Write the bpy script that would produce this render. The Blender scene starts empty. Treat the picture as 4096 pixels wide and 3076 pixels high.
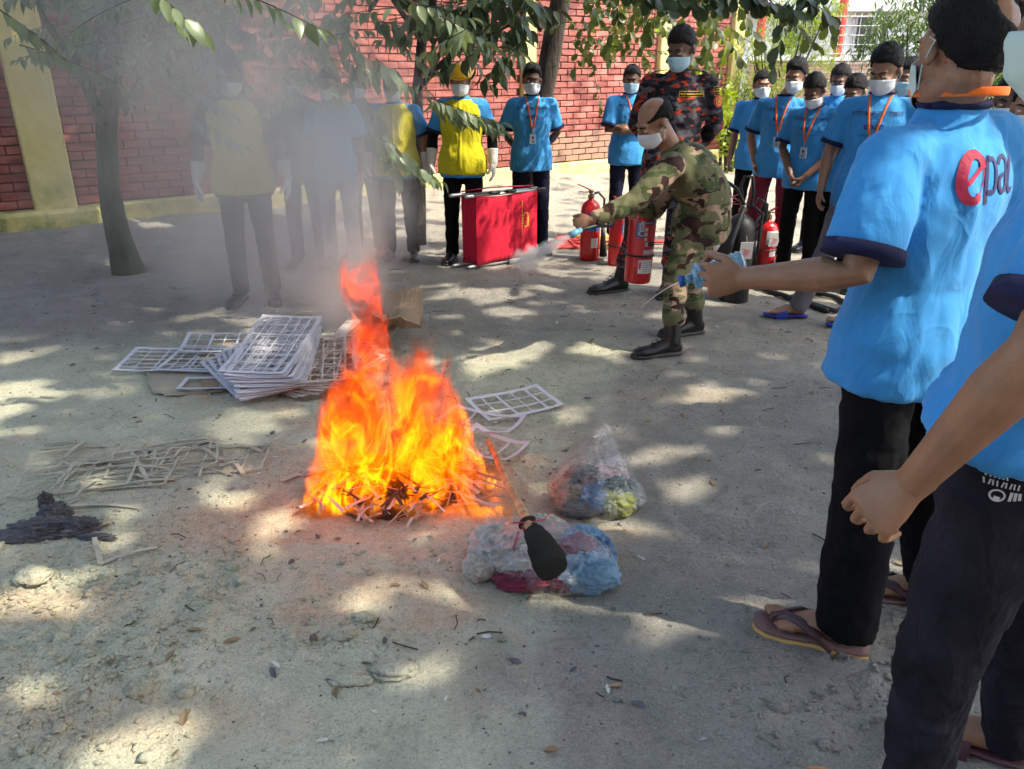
import bpy, bmesh, math, random
import numpy as np
from math import radians, sin, cos, pi
from mathutils import Vector, Matrix
from mathutils.bvhtree import BVHTree

random.seed(7)
RS = np.random.RandomState(7)
sc = bpy.context.scene
COL = sc.collection

# ---------------------------------------------------------------- camera
CAM_H = 1.5
PITCH = radians(21.9)
FPX = 785.0                      # focal length in pixels of a 1024 wide picture
cam_d = bpy.data.cameras.new('camera')
cam = bpy.data.objects.new('camera', cam_d)
COL.objects.link(cam)
cam.location = (0, 0, CAM_H)
cam.rotation_euler = (pi / 2 - PITCH, 0, 0)
cam_d.sensor_width = 36
cam_d.lens = 36 * FPX / 1024
cam_d.clip_start = 0.05
cam_d.clip_end = 1000
sc.camera = cam

# ---------------------------------------------------------------- light
SUN_EL, SUN_AZ = radians(52), radians(-20)      # azimuth of the sun measured from +X towards +Y
S = np.array([cos(SUN_EL) * cos(SUN_AZ), cos(SUN_EL) * sin(SUN_AZ), sin(SUN_EL)])
world = bpy.data.worlds.new('World')
sc.world = world
world.use_nodes = True
wn = world.node_tree
bg = wn.nodes['Background']
sky = wn.nodes.new('ShaderNodeTexSky')
sky.sky_type = 'NISHITA'
sky.sun_disc = False
sky.sun_elevation = SUN_EL
sky.sun_rotation = pi / 2 - SUN_AZ
sky.air_density = 1.0
sky.dust_density = 3.0
wn.links.new(sky.outputs[0], bg.inputs[0])
bg.inputs[1].default_value = 0.15
sun_d = bpy.data.lights.new('sun', 'SUN')
sun_d.energy = 2.0
sun_d.angle = radians(0.8)
sun_d.color = (1.0, 0.91, 0.75)
sun_o = bpy.data.objects.new('sun', sun_d)
sun_o.rotation_euler = Vector(S).to_track_quat('Z', 'Y').to_euler()
sun_o.location = (10, -4, 14)
COL.objects.link(sun_o)
sc.view_settings.view_transform = 'Standard'
sc.view_settings.look = 'None'
sc.view_settings.gamma = 1
sc.view_settings.use_curve_mapping = False
sc.view_settings.exposure = 2.02
cy = sc.cycles
cy.use_denoising = True
cy.use_adaptive_sampling = True
cy.adaptive_threshold = 0.035
cy.adaptive_min_samples = 20
cy.max_bounces = 4
cy.diffuse_bounces = 2
cy.glossy_bounces = 2
cy.transmission_bounces = 4
cy.transparent_max_bounces = 14
cy.volume_bounces = 1
cy.volume_step_rate = 1.0
cy.volume_max_steps = 96
cy.sample_clamp_indirect = 4
cy.caustics_reflective = False
cy.caustics_refractive = False

# ---------------------------------------------------------------- pixel helpers (used to measure real positions)
def ray(px, py):
    a, b = (px - 512) / FPX, (384.5 - py) / FPX
    return np.array([a, cos(PITCH) + b * sin(PITCH), -sin(PITCH) + b * cos(PITCH)])
def at(px, py, z=0.0):
    d = ray(px, py)
    t = (z - CAM_H) / d[2]
    return np.array([0, 0, CAM_H]) + d * t
def atY(px, py, Y):
    d = ray(px, py)
    return np.array([0, 0, CAM_H]) + d * (Y / d[1])
def topix(P):
    P = np.asarray(P, float)
    q = P - np.array([0, 0, CAM_H])
    dep = q[..., 1] * cos(PITCH) - q[..., 2] * sin(PITCH)
    up = q[..., 1] * sin(PITCH) + q[..., 2] * cos(PITCH)
    return 512 + FPX * q[..., 0] / dep, 384.5 - FPX * up / dep
def V(*a): return np.array(a, float)
def nrm(v):
    v = np.asarray(v, float)
    return v / (np.linalg.norm(v) + 1e-12)
def rotz(a): return np.array([[cos(a), -sin(a), 0], [sin(a), cos(a), 0], [0, 0, 1.0]])
def rotx(a): return np.array([[1.0, 0, 0], [0, cos(a), -sin(a)], [0, sin(a), cos(a)]])
def roty(a): return np.array([[cos(a), 0, sin(a)], [0, 1.0, 0], [-sin(a), 0, cos(a)]])

# ---------------------------------------------------------------- numpy noise
def _h(ix, iy, iz, s):
    n = (ix * 374761393 + iy * 668265263 + iz * 2147483647 + s * 1274126177) & 0xffffffff
    n = ((n ^ (n >> 13)) * 1274126177) & 0xffffffff
    n = (n ^ (n >> 16)) & 0xffffffff
    return n / 4294967295.0
def vnoise(x, y, z=None, s=0):
    x = np.asarray(x, float); y = np.asarray(y, float)
    z = np.zeros_like(x) if z is None else np.asarray(z, float)
    ix, iy, iz = np.floor(x).astype(np.int64), np.floor(y).astype(np.int64), np.floor(z).astype(np.int64)
    fx, fy, fz = x - ix, y - iy, z - iz
    fx, fy, fz = fx * fx * (3 - 2 * fx), fy * fy * (3 - 2 * fy), fz * fz * (3 - 2 * fz)
    r = 0
    for dx in (0, 1):
        for dy in (0, 1):
            for dz in (0, 1):
                w = (fx if dx else 1 - fx) * (fy if dy else 1 - fy) * (fz if dz else 1 - fz)
                r = r + w * _h(ix + dx, iy + dy, iz + dz, s)
    return r * 2 - 1
def fbm(x, y, z=None, o=4, s=0):
    r, a, f = 0, 1.0, 1.0
    for i in range(o):
        r = r + a * vnoise(np.asarray(x) * f, np.asarray(y) * f, None if z is None else np.asarray(z) * f, s + i * 7)
        a *= .5; f *= 2.03
    return r / (2 - 2 ** (1 - o))

# ---------------------------------------------------------------- materials
MATS = {}
class NT:
    """small node graph helper"""
    def __init__(s, name):
        m = bpy.data.materials.new(name); m.use_nodes = True
        s.m = m; s.t = m.node_tree; s.n = s.t.nodes; s.b = s.n['Principled BSDF']; s.out = s.n['Material Output']
        s.geo = None; s.obj = None
    def new(s, t, **k):
        x = s.n.new(t)
        for a, v in k.items(): setattr(x, a, v)
        return x
    def L(s, a, b): s.t.links.new(a, b)
    def pos(s, mode='OBJ'):
        if mode == 'WORLD':
            if not s.geo: s.geo = s.new('ShaderNodeNewGeometry')
            return s.geo.outputs['Position']
        if not s.obj: s.obj = s.new('ShaderNodeTexCoord')
        return s.obj.outputs['Object']
    def setin(s, sock, v):
        if hasattr(v, 'is_output'): s.L(v, sock)
        else: sock.default_value = v
    def map(s, vec, scale=(1, 1, 1), loc=(0, 0, 0), rot=(0, 0, 0)):
        x = s.new('ShaderNodeMapping')
        x.inputs['Scale'].default_value = scale; x.inputs['Location'].default_value = loc; x.inputs['Rotation'].default_value = rot
        s.L(vec, x.inputs['Vector']); return x.outputs[0]
    def noise(s, vec, scale=5, detail=4, rough=.55, dist=0, col=False):
        x = s.new('ShaderNodeTexNoise')
        x.inputs['Scale'].default_value = scale; x.inputs['Detail'].default_value = detail
        x.inputs['Roughness'].default_value = rough; x.inputs['Distortion'].default_value = dist
        s.L(vec, x.inputs['Vector']); return x.outputs['Color' if col else 'Fac']
    def ramp(s, fac, stops, interp='LINEAR'):
        x = s.new('ShaderNodeValToRGB'); e = x.color_ramp.elements; x.color_ramp.interpolation = interp
        while len(e) > 1: e.remove(e[0])
        e[0].position = stops[0][0]; e[0].color = c4(stops[0][1])
        for p, c in stops[1:]:
            q = e.new(p); q.color = c4(c)
        s.L(fac, x.inputs[0]); return x.outputs[0]
    def math(s, op, a, b=0.0, c=None, clamp=False):
        x = s.new('ShaderNodeMath', operation=op); x.use_clamp = clamp
        s.setin(x.inputs[0], a); s.setin(x.inputs[1], b)
        if c is not None: s.setin(x.inputs[2], c)
        return x.outputs[0]
    def mix(s, fac, a, b, blend='MIX'):
        x = s.new('ShaderNodeMix', data_type='RGBA', blend_type=blend)
        s.setin(x.inputs[0], fac)
        s.setin(x.inputs[6], a if hasattr(a, 'is_output') else c4(a)); s.setin(x.inputs[7], b if hasattr(b, 'is_output') else c4(b))
        return x.outputs[2]
    def bump(s, h, strength=.5, dist=.01, prev=None):
        x = s.new('ShaderNodeBump'); x.inputs['Strength'].default_value = strength; x.inputs['Distance'].default_value = dist
        s.L(h, x.inputs['Height'])
        if prev is not None: s.L(prev, x.inputs['Normal'])
        s.L(x.outputs[0], s.b.inputs['Normal']); return x.outputs[0]
def c4(c):
    if isinstance(c, (int, float)): return (c, c, c, 1)
    return tuple(c) if len(c) == 4 else (c[0], c[1], c[2], 1)

def simple(name, col, rough=.6, metal=0, var=.15, vs=12, bump=0, bs=60, bd=.002, spec=.5, stretch=(1, 1, 1), sheen=0, coat=0):
    """plain surface with colour variation and fine relief"""
    if name in MATS: return MATS[name]
    g = NT(name)
    p = g.map(g.pos(), stretch)
    n = g.noise(p, vs, 5, .6)
    dark = [c * (1 - var) for c in col[:3]]; lite = [min(1, c * (1 + var)) for c in col[:3]]
    c = g.ramp(n, [(.3, dark), (.7, lite)])
    g.L(c, g.b.inputs['Base Color'])
    g.b.inputs['Roughness'].default_value = rough; g.b.inputs['Metallic'].default_value = metal
    g.b.inputs['Specular IOR Level'].default_value = spec
    if sheen: g.b.inputs['Sheen Weight'].default_value = sheen
    if coat: g.b.inputs['Coat Weight'].default_value = coat; g.b.inputs['Coat Roughness'].default_value = .08
    if bump: g.bump(g.noise(p, bs, 4, .6), bump, bd)
    MATS[name] = g.m; return g.m

def cloth(name, col, rough=.85, var=.10, fold=.35, spec=.25):
    """woven cloth: soft mottling, weave grain and small creases"""
    if name in MATS: return MATS[name]
    g = NT(name); p = g.pos()
    n = g.noise(p, 7, 5, .6)
    c = g.ramp(n, [(.3, [x * (1 - var) for x in col]), (.7, [min(1, x * (1 + var)) for x in col])])
    g.L(c, g.b.inputs['Base Color'])
    g.b.inputs['Roughness'].default_value = rough; g.b.inputs['Specular IOR Level'].default_value = spec
    lum = max(col); g.b.inputs['Sheen Weight'].default_value = .12 if lum > .1 else 0
    if lum < .05: g.b.inputs['Specular IOR Level'].default_value = .12
    a = g.noise(g.map(p, (1, 1, .45)), 14, 3, .5, .9)
    b0 = g.bump(a, fold, .02)
    # creases: narrow ridges where a warped noise crosses its middle
    cr = g.noise(g.map(p, (1, 1, .7), rot=(.5, .4, .2)), 5.5, 2, .45, 1.6)
    cr = g.math('SUBTRACT', 1.0, g.math('MULTIPLY', g.math('ABSOLUTE', g.math('SUBTRACT', cr, .5)), 9.0), clamp=True)
    b1 = g.bump(g.math('MULTIPLY', cr, cr), fold * .45, .008, b0)
    g.bump(g.noise(p, 700, 2, .5), .18, .0008, b1)
    MATS[name] = g.m; return g.m

def camo(name, cols, scale=9, blocky=False):
    """four colour camouflage print in object space; cols = base, then three overlays"""
    if name in MATS: return MATS[name]
    g = NT(name); p = g.pos()
    st = (1, 1, 1.7) if not blocky else (1, 1, 2.2)
    cur = None
    for i, c in enumerate(cols):
        if i == 0: cur = c; continue
        q = g.map(p, st, (3.7 * i, 1.3 * i, 2.1 * i), (.3 * i, .2, .1))
        if blocky:
            v = g.new('ShaderNodeTexVoronoi'); v.inputs['Scale'].default_value = scale * 2.2
            wob = g.noise(q, scale * 3, 2, .5, 0, True)
            qq = g.new('ShaderNodeVectorMath', operation='MULTIPLY_ADD'); g.L(wob, qq.inputs[0]); qq.inputs[1].default_value = (.06, .06, .06); g.L(q, qq.inputs[2])
            g.L(qq.outputs[0], v.inputs['Vector'])
            sep = g.new('ShaderNodeSeparateColor'); g.L(v.outputs['Color'], sep.inputs[0]); f = sep.outputs[0]
            m = g.ramp(f, [(0, 0), (.70, 1)], 'CONSTANT')
        else:
            f = g.noise(q, scale, 2.5, .55, .5)
            m = g.ramp(f, [(0, 0), (.555 if i == 1 else .575, 1)], 'CONSTANT')
        cur = g.mix(m, cur, c)
    g.L(cur, g.b.inputs['Base Color'])
    g.b.inputs['Roughness'].default_value = .85; g.b.inputs['Specular IOR Level'].default_value = .2
    b1 = g.bump(g.noise(g.map(p, (1, 1, .5)), 12, 3, .5, .8), .4, .02)
    g.bump(g.noise(p, 600, 2, .5), .15, .0008, b1)
    MATS[name] = g.m; return g.m

def skin(name, col):
    if name in MATS: return MATS[name]
    g = NT(name); p = g.pos()
    n = g.noise(p, 18, 5, .6)
    c = g.ramp(n, [(.25, [x * .78 for x in col]), (.55, col), (.8, [min(1, col[0] * 1.2), col[1] * 1.12, col[2] * 1.08])])
    g.L(c, g.b.inputs['Base Color'])
    g.b.inputs['Roughness'].default_value = .48; g.b.inputs['Specular IOR Level'].default_value = .45
    g.b.inputs['Subsurface Weight'].default_value = .06
    g.b.inputs['Subsurface Radius'].default_value = (.02, .008, .004); g.b.inputs['Subsurface Scale'].default_value = .5
    b = g.bump(g.noise(p, 40, 4, .6), .45, .005)
    g.bump(g.noise(p, 350, 3, .6), .5, .0015, b)
    MATS[name] = g.m; return g.m

# ---------------------------------------------------------------- mesh building
class MB:
    def __init__(s): s.v = []; s.f = []; s.m = []; s.nv = 0
    def add(s, v, f, mi=0):
        v = np.asarray(v, float).reshape(-1, 3)
        s.v.append(v); s.f += [[i + s.nv for i in q] for q in f]; s.m += [mi] * len(f); s.nv += len(v)
        return s
    def loft(s, rings, n=14, caps=True, mi=0, power=2.0):
        """rings: (centre, ax, ay) ; elliptical sections joined to a closed skin"""
        vs = []; e = 2.0 / power
        for c, ax, ay in rings:
            for k in range(n):
                a = 2 * pi * k / n; ca, sa = cos(a), sin(a)
                if power != 2.0:
                    ca = math.copysign(abs(ca) ** e, ca); sa = math.copysign(abs(sa) ** e, sa)
                vs.append(np.asarray(c) + np.asarray(ax) * ca + np.asarray(ay) * sa)
        f = []
        for r in range(len(rings) - 1):
            for k in range(n):
                a, b = r * n + k, r * n + (k + 1) % n
                f.append([a, b, b + n, a + n])
        if caps:
            f.append(list(range(n))[::-1]); f.append([(len(rings) - 1) * n + k for k in range(n)])
        return s.add(vs, f, mi)
    def tube(s, pts, rad, n=10, mi=0, round_ends=True, flat=1.0, side=None):
        pts = [np.asarray(p, float) for p in pts]
        if np.isscalar(rad): rad = [rad] * len(pts)
        T = []
        for i in range(len(pts)):
            a = pts[max(0, i - 1)]; b = pts[min(len(pts) - 1, i + 1)]; T.append(nrm(b - a))
        u = np.asarray(side, float) if side is not None else np.cross(T[0], [0, 0, 1.0])
        if np.linalg.norm(u) < .05: u = np.cross(T[0], [0, 1.0, 0])
        rings = []
        for i, p in enumerate(pts):
            u = nrm(u - T[i] * np.dot(u, T[i])); w = np.cross(T[i], u)
            if i == 0 and round_ends:
                for q in (.95, .75, .4): rings.append((p - T[0] * rad[0] * q, u * rad[0] * math.sqrt(1 - q * q), w * rad[0] * flat * math.sqrt(1 - q * q)))
            rings.append((p, u * rad[i], w * rad[i] * flat))
            if i == len(pts) - 1 and round_ends:
                for q in (.4, .75, .95): rings.append((p + T[i] * rad[i] * q, u * rad[i] * math.sqrt(1 - q * q), w * rad[i] * flat * math.sqrt(1 - q * q)))
        return s.loft(rings, n, True, mi)
    def ball(s, c, r, R=None, nu=14, nv=10, mi=0):
        r = np.array([r] * 3 if np.isscalar(r) else r, float); R = np.eye(3) if R is None else R
        vs = []
        for j in range(1, nv):
            b = pi * j / nv
            for i in range(nu):
                a = 2 * pi * i / nu; vs.append([sin(b) * cos(a), sin(b) * sin(a), cos(b)])
        vs += [[0, 0, 1], [0, 0, -1]]
        vs = (np.array(vs) * r) @ np.asarray(R).T + np.asarray(c)
        f = []
        for j in range(nv - 2):
            for i in range(nu):
                a, b = j * nu + i, j * nu + (i + 1) % nu; f.append([a, a + nu, b + nu, b])
        t, bt = (nv - 1) * nu, (nv - 1) * nu + 1
        for i in range(nu):
            f.append([t, i, (i + 1) % nu]); f.append([bt, (nv - 2) * nu + (i + 1) % nu, (nv - 2) * nu + i])
        return s.add(vs, f, mi)
    def box(s, c, size, R=None, mi=0, bev=0.0):
        h = np.array(size, float) / 2; R = np.eye(3) if R is None else np.asarray(R)
        if bev <= 0:
            vs = np.array([[x, y, z] for x in (-1, 1) for y in (-1, 1) for z in (-1, 1)]) * h
            f = [[0, 1, 3, 2], [4, 6, 7, 5], [0, 4, 5, 1], [2, 3, 7, 6], [0, 2, 6, 4], [1, 5, 7, 3]]
        else:
            b = min(bev, h.min() * .9); vs = []
            for z, q in ((-h[2], b), (-h[2] + b, 0), (h[2] - b, 0), (h[2], b)):
                x, y = h[0] - q, h[1] - q
                vs += [[-x, -y + b, z], [-x + b, -y, z], [x - b, -y, z], [x, -y + b, z], [x, y - b, z], [x - b, y, z], [-x + b, y, z], [-x, y - b, z]]
            f = [[0, 7, 6, 5, 4, 3, 2, 1], [24 + i for i in range(8)]]
            for r in range(3):
                for k in range(8):
                    a, d = r * 8 + k, r * 8 + (k + 1) % 8; f.append([a, d, d + 8, a + 8])
            vs = np.array(vs)
        return s.add(vs @ R.T + np.asarray(c), f, mi)
    def lathe(s, prof, c=(0, 0, 0), n=24, R=None, mi=0):
        R = np.eye(3) if R is None else np.asarray(R)
        return s.loft([(np.asarray(c) + R @ V(0, 0, z), R @ V(max(r, 1e-4), 0, 0), R @ V(0, max(r, 1e-4), 0)) for r, z in prof], n, True, mi)
    def ribbon(s, pts, w, t=.002, up=(0, 0, 1), mi=0):
        """flat strip with thickness along pts"""
        pts = [np.asarray(p, float) for p in pts]; up = np.asarray(up, float); rings = []
        for i, p in enumerate(pts):
            d = nrm(pts[min(i + 1, len(pts) - 1)] - pts[max(0, i - 1)]); u = nrm(np.cross(d, up)); n = np.cross(u, d)
            rings.append([p + u * w / 2 + n * t / 2, p - u * w / 2 + n * t / 2, p - u * w / 2 - n * t / 2, p + u * w / 2 - n * t / 2])
        vs = [q for r in rings for q in r]; f = []
        for r in range(len(rings) - 1):
            for k in range(4):
                a, b = r * 4 + k, r * 4 + (k + 1) % 4; f.append([a, b, b + 4, a + 4])
        f.append([3, 2, 1, 0]); e = (len(rings) - 1) * 4; f.append([e, e + 1, e + 2, e + 3])
        return s.add(vs, f, mi)
    def data(s, name='m'):
        me = bpy.data.meshes.new(name)
        if s.v: me.from_pydata(np.concatenate(s.v).tolist(), [], s.f)
        me.polygons.foreach_set('material_index', s.m)
        me.update(); return me
    def build(s, name, mat=None, parent=None, smooth=True, loc=None, fix=False):
        me = s.data(name)
        if fix:
            b = bmesh.new(); b.from_mesh(me); bmesh.ops.recalc_face_normals(b, faces=b.faces); b.to_mesh(me); b.free()
        if smooth: me.shade_smooth()
        return link(name, me, mat, parent, loc)

def link(name, me, mat=None, parent=None, loc=None):
    o = bpy.data.objects.new(name, me); COL.objects.link(o)
    if mat is not None:
        me.materials.clear()
        for m in (mat if isinstance(mat, (list, tuple)) else [mat]): me.materials.append(m)
    if parent is not None:
        o.parent = parent
        o.matrix_parent_inverse = parent.matrix_world.inverted() if False else inv(parent)
    if loc is not None: o.location = loc
    return o
def world_m(o):
    m = Matrix.LocRotScale(o.location, o.rotation_euler, o.scale)
    return (world_m(o.parent) @ o.matrix_parent_inverse @ m) if o.parent else m
def inv(o): return world_m(o).inverted()
def tag(o, label=None, cat=None, group=None, kind=None):
    if label: o['label'] = label
    if cat: o['category'] = cat
    if group: o['group'] = group
    if kind: o['kind'] = kind
    return o
def empty(name, loc, label=None, cat=None, group=None, rz=0):
    o = bpy.data.objects.new(name, None); COL.objects.link(o); o.location = loc; o.rotation_euler = (0, 0, rz)
    o.empty_display_size = .1
    return tag(o, label, cat, group)
def copy_tree(o, parent=None):
    c = o.copy(); COL.objects.link(c)
    if parent is not None: c.parent = parent
    for ch in [x for x in bpy.data.objects if x.parent == o]: copy_tree(ch, c)
    return c

_tmp = bpy.data.objects.new('tmp', bpy.data.meshes.new('tmp')); COL.objects.link(_tmp)
def remesh(mb, voxel=.01, smooth=3, name='m', fac=.5):
    """fuse the overlapping closed pieces to one continuous skin"""
    me = mb.data(name)
    b = bmesh.new(); b.from_mesh(me); bmesh.ops.recalc_face_normals(b, faces=b.faces); b.to_mesh(me); b.free()
    _tmp.data = me; _tmp.modifiers.clear()
    r = _tmp.modifiers.new('r', 'REMESH'); r.mode = 'VOXEL'; r.voxel_size = voxel; r.adaptivity = 0
    if smooth:
        q = _tmp.modifiers.new('s', 'SMOOTH'); q.factor = fac; q.iterations = smooth
    dg = bpy.context.evaluated_depsgraph_get(); dg.update()
    out = bpy.data.meshes.new_from_object(_tmp.evaluated_get(dg)); out.name = name
    out.shade_smooth()
    return out
def getv(me):
    a = np.empty(len(me.vertices) * 3); me.vertices.foreach_get('co', a); return a.reshape(-1, 3)
def getn(me):
    a = np.empty(len(me.vertices) * 3); me.vertex_normals.foreach_get('vector', a); return a.reshape(-1, 3)
def setv(me, v):
    me.vertices.foreach_set('co', np.asarray(v).ravel()); me.update()
def bvh_of(me):
    return BVHTree.FromPolygons([tuple(x) for x in getv(me)], [tuple(p.vertices) for p in me.polygons])
def sx(px, py, Y):
    """world X where the line of sight meets depth Y at the height seen in row py"""
    return atY(px, py, Y)[0]
# ================================================================ people
SKINS = {'mid': skin('skin_brown', (.30, .155, .092)), 'dark': skin('skin_deep_brown', (.15, .072, .043)), 'warm': skin('skin_warm_brown', (.29, .145, .078))}
M_HAIR = simple('black_hair', (.006, .0055, .0055), .62, var=.5, vs=90, bump=1.0, bs=230, bd=.010, stretch=(1, 1, .35), spec=.25)
M_BLUE = cloth('sky_blue_jersey', (.042, .265, .60))
M_NAVY = cloth('navy_rib', (.012, .014, .05))
M_YEL = cloth('yellow_vest_cloth', (.52, .46, .01), fold=.7)
M_BLACKC = cloth('black_cloth', (.0045, .0045, .0055))
M_JEAN = cloth('light_denim', (.14, .20, .31), fold=.6)
M_NJEAN = cloth('navy_denim', (.010, .012, .030), fold=.6)
M_DJEAN = cloth('black_denim', (.017, .016, .023), fold=.8, var=.45)
M_MAROON = cloth('maroon_cotton', (.20, .016, .035), fold=.6)
M_GREYP = cloth('grey_cotton', (.15, .14, .16), fold=.6)
M_KHAKI = cloth('khaki_cotton', (.17, .15, .12), fold=.6)
M_GLOVE = cloth('white_leather_glove', (.60, .57, .53), fold=.5)
M_MASKW = cloth('white_mask_cloth', (.62, .66, .70), var=.03, fold=.1)
M_MASKB = cloth('pale_blue_mask_cloth', (.38, .60, .72), var=.03, fold=.1)
M_MASKG = cloth('pale_green_mask_cloth', (.50, .62, .56), var=.03, fold=.1)
M_ORANGE = cloth('orange_ribbon', (.85, .16, .02), fold=.1)
M_CARD = simple('id_card_plastic', (.45, .55, .62), .25, var=.15, vs=60)
M_BOOT = simple('black_boot_leather', (.012, .012, .013), .35, var=.4, vs=30, bump=.4, bs=90, bd=.003)
M_SOLE = simple('dark_rubber', (.03, .028, .027), .7, var=.3)
M_BLUESL = simple('blue_slipper_rubber', (.02, .04, .32), .5)
M_WHITE = simple('eye_white', (.55, .52, .48), .3, var=.05)
M_IRIS = simple('eye_dark', (.01, .007, .005), .2, var=.1)
M_CAMO = camo('woodland_camouflage', [(.125, .125, .065), (.055, .075, .030), (.33, .23, .155), (.036, .018, .018)], 8.5)
M_FCAMO = camo('orange_black_camouflage', [(.03, .028, .035), (.42, .045, .02), (.012, .012, .018), (.11, .10, .115)], 9, True)
M_PRINT = simple('dark_print', (.03, .02, .10), .7, var=.1)
M_REDP = simple('red_print', (.34, .008, .045), .7, var=.1)
M_TAN = simple('yellow_stitch', (.62, .42, .04), .7, var=.1)

def head_parts(mb, c, R, s=1.0, fine=False):
    """skull, jaw, nose, brows, cheeks, lips, ears; face looks along -Y of frame R"""
    def B(p, r, q=None):
        RR = R if q is None else R @ q
        mb.ball(c + R @ (V(*p) * s), np.array(r) * s, RR, 18, 12)
    B((0, .018, .028), (.076, .094, .088))
    B((0, -.015, -.03), (.064, .074, .078))
    B((0, -.052, -.085), (.034, .034, .028))
    B((-.03, -.02, -.075), (.034, .05, .034)); B((.03, -.02, -.075), (.034, .05, .034))
    B((0, -.074, .03), (.052, .022, .014))
    for q in (-1, 1):
        B((q * .036, -.066, -.026), (.026, .024, .022))
        B((q * .014, -.100, -.040), (.010, .011, .009))
        B((q * .081, .012, -.006), (.010, .021, .034), rotz(q * .35))
        B((q * .083, .020, .008), (.007, .016, .016), rotz(q * .5))
    for q in (-1, 1):
        B((q * .031, -.0765, .0145), (.016, .0125, .0058)); B((q * .031, -.0755, -.0035), (.015, .011, .0045))
    mb.tube([c + R @ (V(0, -.088, .012) * s), c + R @ (V(0, -.101, -.012) * s), c + R @ (V(0, -.112, -.036) * s)], [.008 * s, .010 * s, .0125 * s], 10)
    B((0, -.085, -.060), (.026, .013, .007)); B((0, -.083, -.070), (.022, .012, .007))

def eye_set(root, c, R, s=1.0):
    for q in (-1, 1):
        mb = MB(); p = c + R @ (V(q * .031, -.0790, .006) * s)
        mb.ball(p + R @ (V(0, .001, 0) * s), np.array([.0125, .010, .0052]) * s, R, 12, 8, 0)
        mb.ball(p + R @ (V(0, -.0052, -.0005) * s), np.array([.0060, .0058, .0052]) * s, R, 10, 8, 1)
        mb.build('eye', [M_WHITE, M_IRIS], root)
    mb = MB()
    for q in (-1, 1):
        mb.tube([c + R @ (V(q * .012, -.0955, .026) * s), c + R @ (V(q * .032, -.0945, .033) * s), c + R @ (V(q * .052, -.078, .027) * s)], [.0035 * s, .0045 * s, .002 * s], 6)
    mb.build('eyebrows', M_HAIR, root)

def hair_cap(root, c, R, s=1.0, style='short', nu=44, nv=34, seed=0, mat=None, amp=.006):
    """closed hair mass; it dives under the scalp beyond the hairline"""
    vs = []
    for j in range(nv + 1):
        b = pi * j / nv
        for i in range(nu):
            a = 2 * pi * i / nu; vs.append([sin(b) * cos(a), sin(b) * sin(a), cos(b)])
    d = np.array(vs); p = d * np.array([.0845, .101, .0975]) + V(0, .021, .034)
    x, y, z = p.T
    front = -.045 + .0 * x
    if style == 'short': line = np.where(y < -.05, .076, np.where(y < .0, .076 - (y + .05) / .05 * .062, .014 - (y - .0) / .09 * .094))
    elif style == 'low': line = np.where(y < -.055, .064, np.where(y < .0, .064 - (y + .055) / .055 * .052, .012 - (y - .0) / .09 * .092))
    elif style == 'quiff': line = np.where(y < -.05, .080, np.where(y < .0, .080 - (y + .05) / .05 * .064, .016 - (y - .0) / .09 * .096))
    elif style == 'crown': line = np.where(y < -.04, .08, np.where(y < .02, .08 - (y + .04) / .06 * .066, .014 - (y - .02) / .05 * .088))
    else: line = np.where(y < .0, .035, np.where(y < .03, .035 - (y) / .03 * .02, .015 - (y - .03) / .06 * .100))
    k = np.clip((z - line) / .012, -1, 1)
    n = fbm(d[:, 0] * 5 + seed, d[:, 1] * 5, d[:, 2] * 5, 3, seed) * amp + vnoise(d[:, 0] * 22, d[:, 1] * 22, d[:, 2] * 22, seed) * amp * .35
    if style == 'crown':
        cd = nrm(V(-.30, .88, .42)); ang = np.degrees(np.arccos(np.clip(d @ cd, -1, 1))) + 6 * fbm(d[:, 0] * 4, d[:, 1] * 4, d[:, 2] * 4, 2, 3)
        k = np.minimum(k, np.clip((ang - 34) / 7, -1, 1)); thick = .0025; n = n * .6
    elif style == 'bald':
        top = np.clip((z - .066 - .38 * np.minimum(y, .035)) / .016, -1, 1)   # bare crown
        k = np.minimum(k, -top)
        thick = .0015; n = n * .5
    elif style == 'quiff': thick = .003 + .022 * np.clip((z - .06) / .06, 0, 1) + .008 * np.clip(-y / .06, 0, 1) * (z > .08)
    else: thick = .0015 + .007 * np.clip((z - .06) / .06, 0, 1)
    off = np.where(k > 0, (thick + n) * np.clip(k * 1.3, 0, 1), -.027 * (-k) ** .6)
    p = p + d * off[:, None]
    p = (p * s) @ R.T + c
    f = []
    for j in range(nv):
        for i in range(nu):
            a, b = j * nu + i, j * nu + (i + 1) % nu; f.append([a, a + nu, b + nu, b])
    mb = MB(); mb.add(p, f)
    # short tufts break up the outline
    rr = np.random.RandomState(seed + 100); idx = np.where(k > .15)[0]
    if len(idx):
        ii = rr.choice(idx, 1500 if style not in ('bald', 'crown') else 5200); dd = d[ii]; q = p[ii] + rr.randn(len(ii), 3) * .004 * s
        flow = (np.array([0, .35 if style != 'quiff' else -.5, -.1]) + .45 * rr.randn(len(ii), 3))
        dr = dd * .9 + flow * .8; dr /= np.linalg.norm(dr, axis=1)[:, None]; dr = dr @ R.T
        Lh = (.006 + .007 * rr.rand(len(ii))) * (1 if style not in ('bald', 'crown') else .42) * s; sd = np.cross(dr, rr.randn(len(ii), 3)); sd /= np.linalg.norm(sd, axis=1)[:, None]
        w = .0013 * s; bse = q - dr * .004
        tv = np.stack([bse - sd * w, bse + sd * w, bse + dr * Lh[:, None]], 1).reshape(-1, 3)
        mb.add(tv, [[3 * i, 3 * i + 1, 3 * i + 2] for i in range(len(ii))])
    return mb.build('hair', mat or M_HAIR, root)

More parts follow.
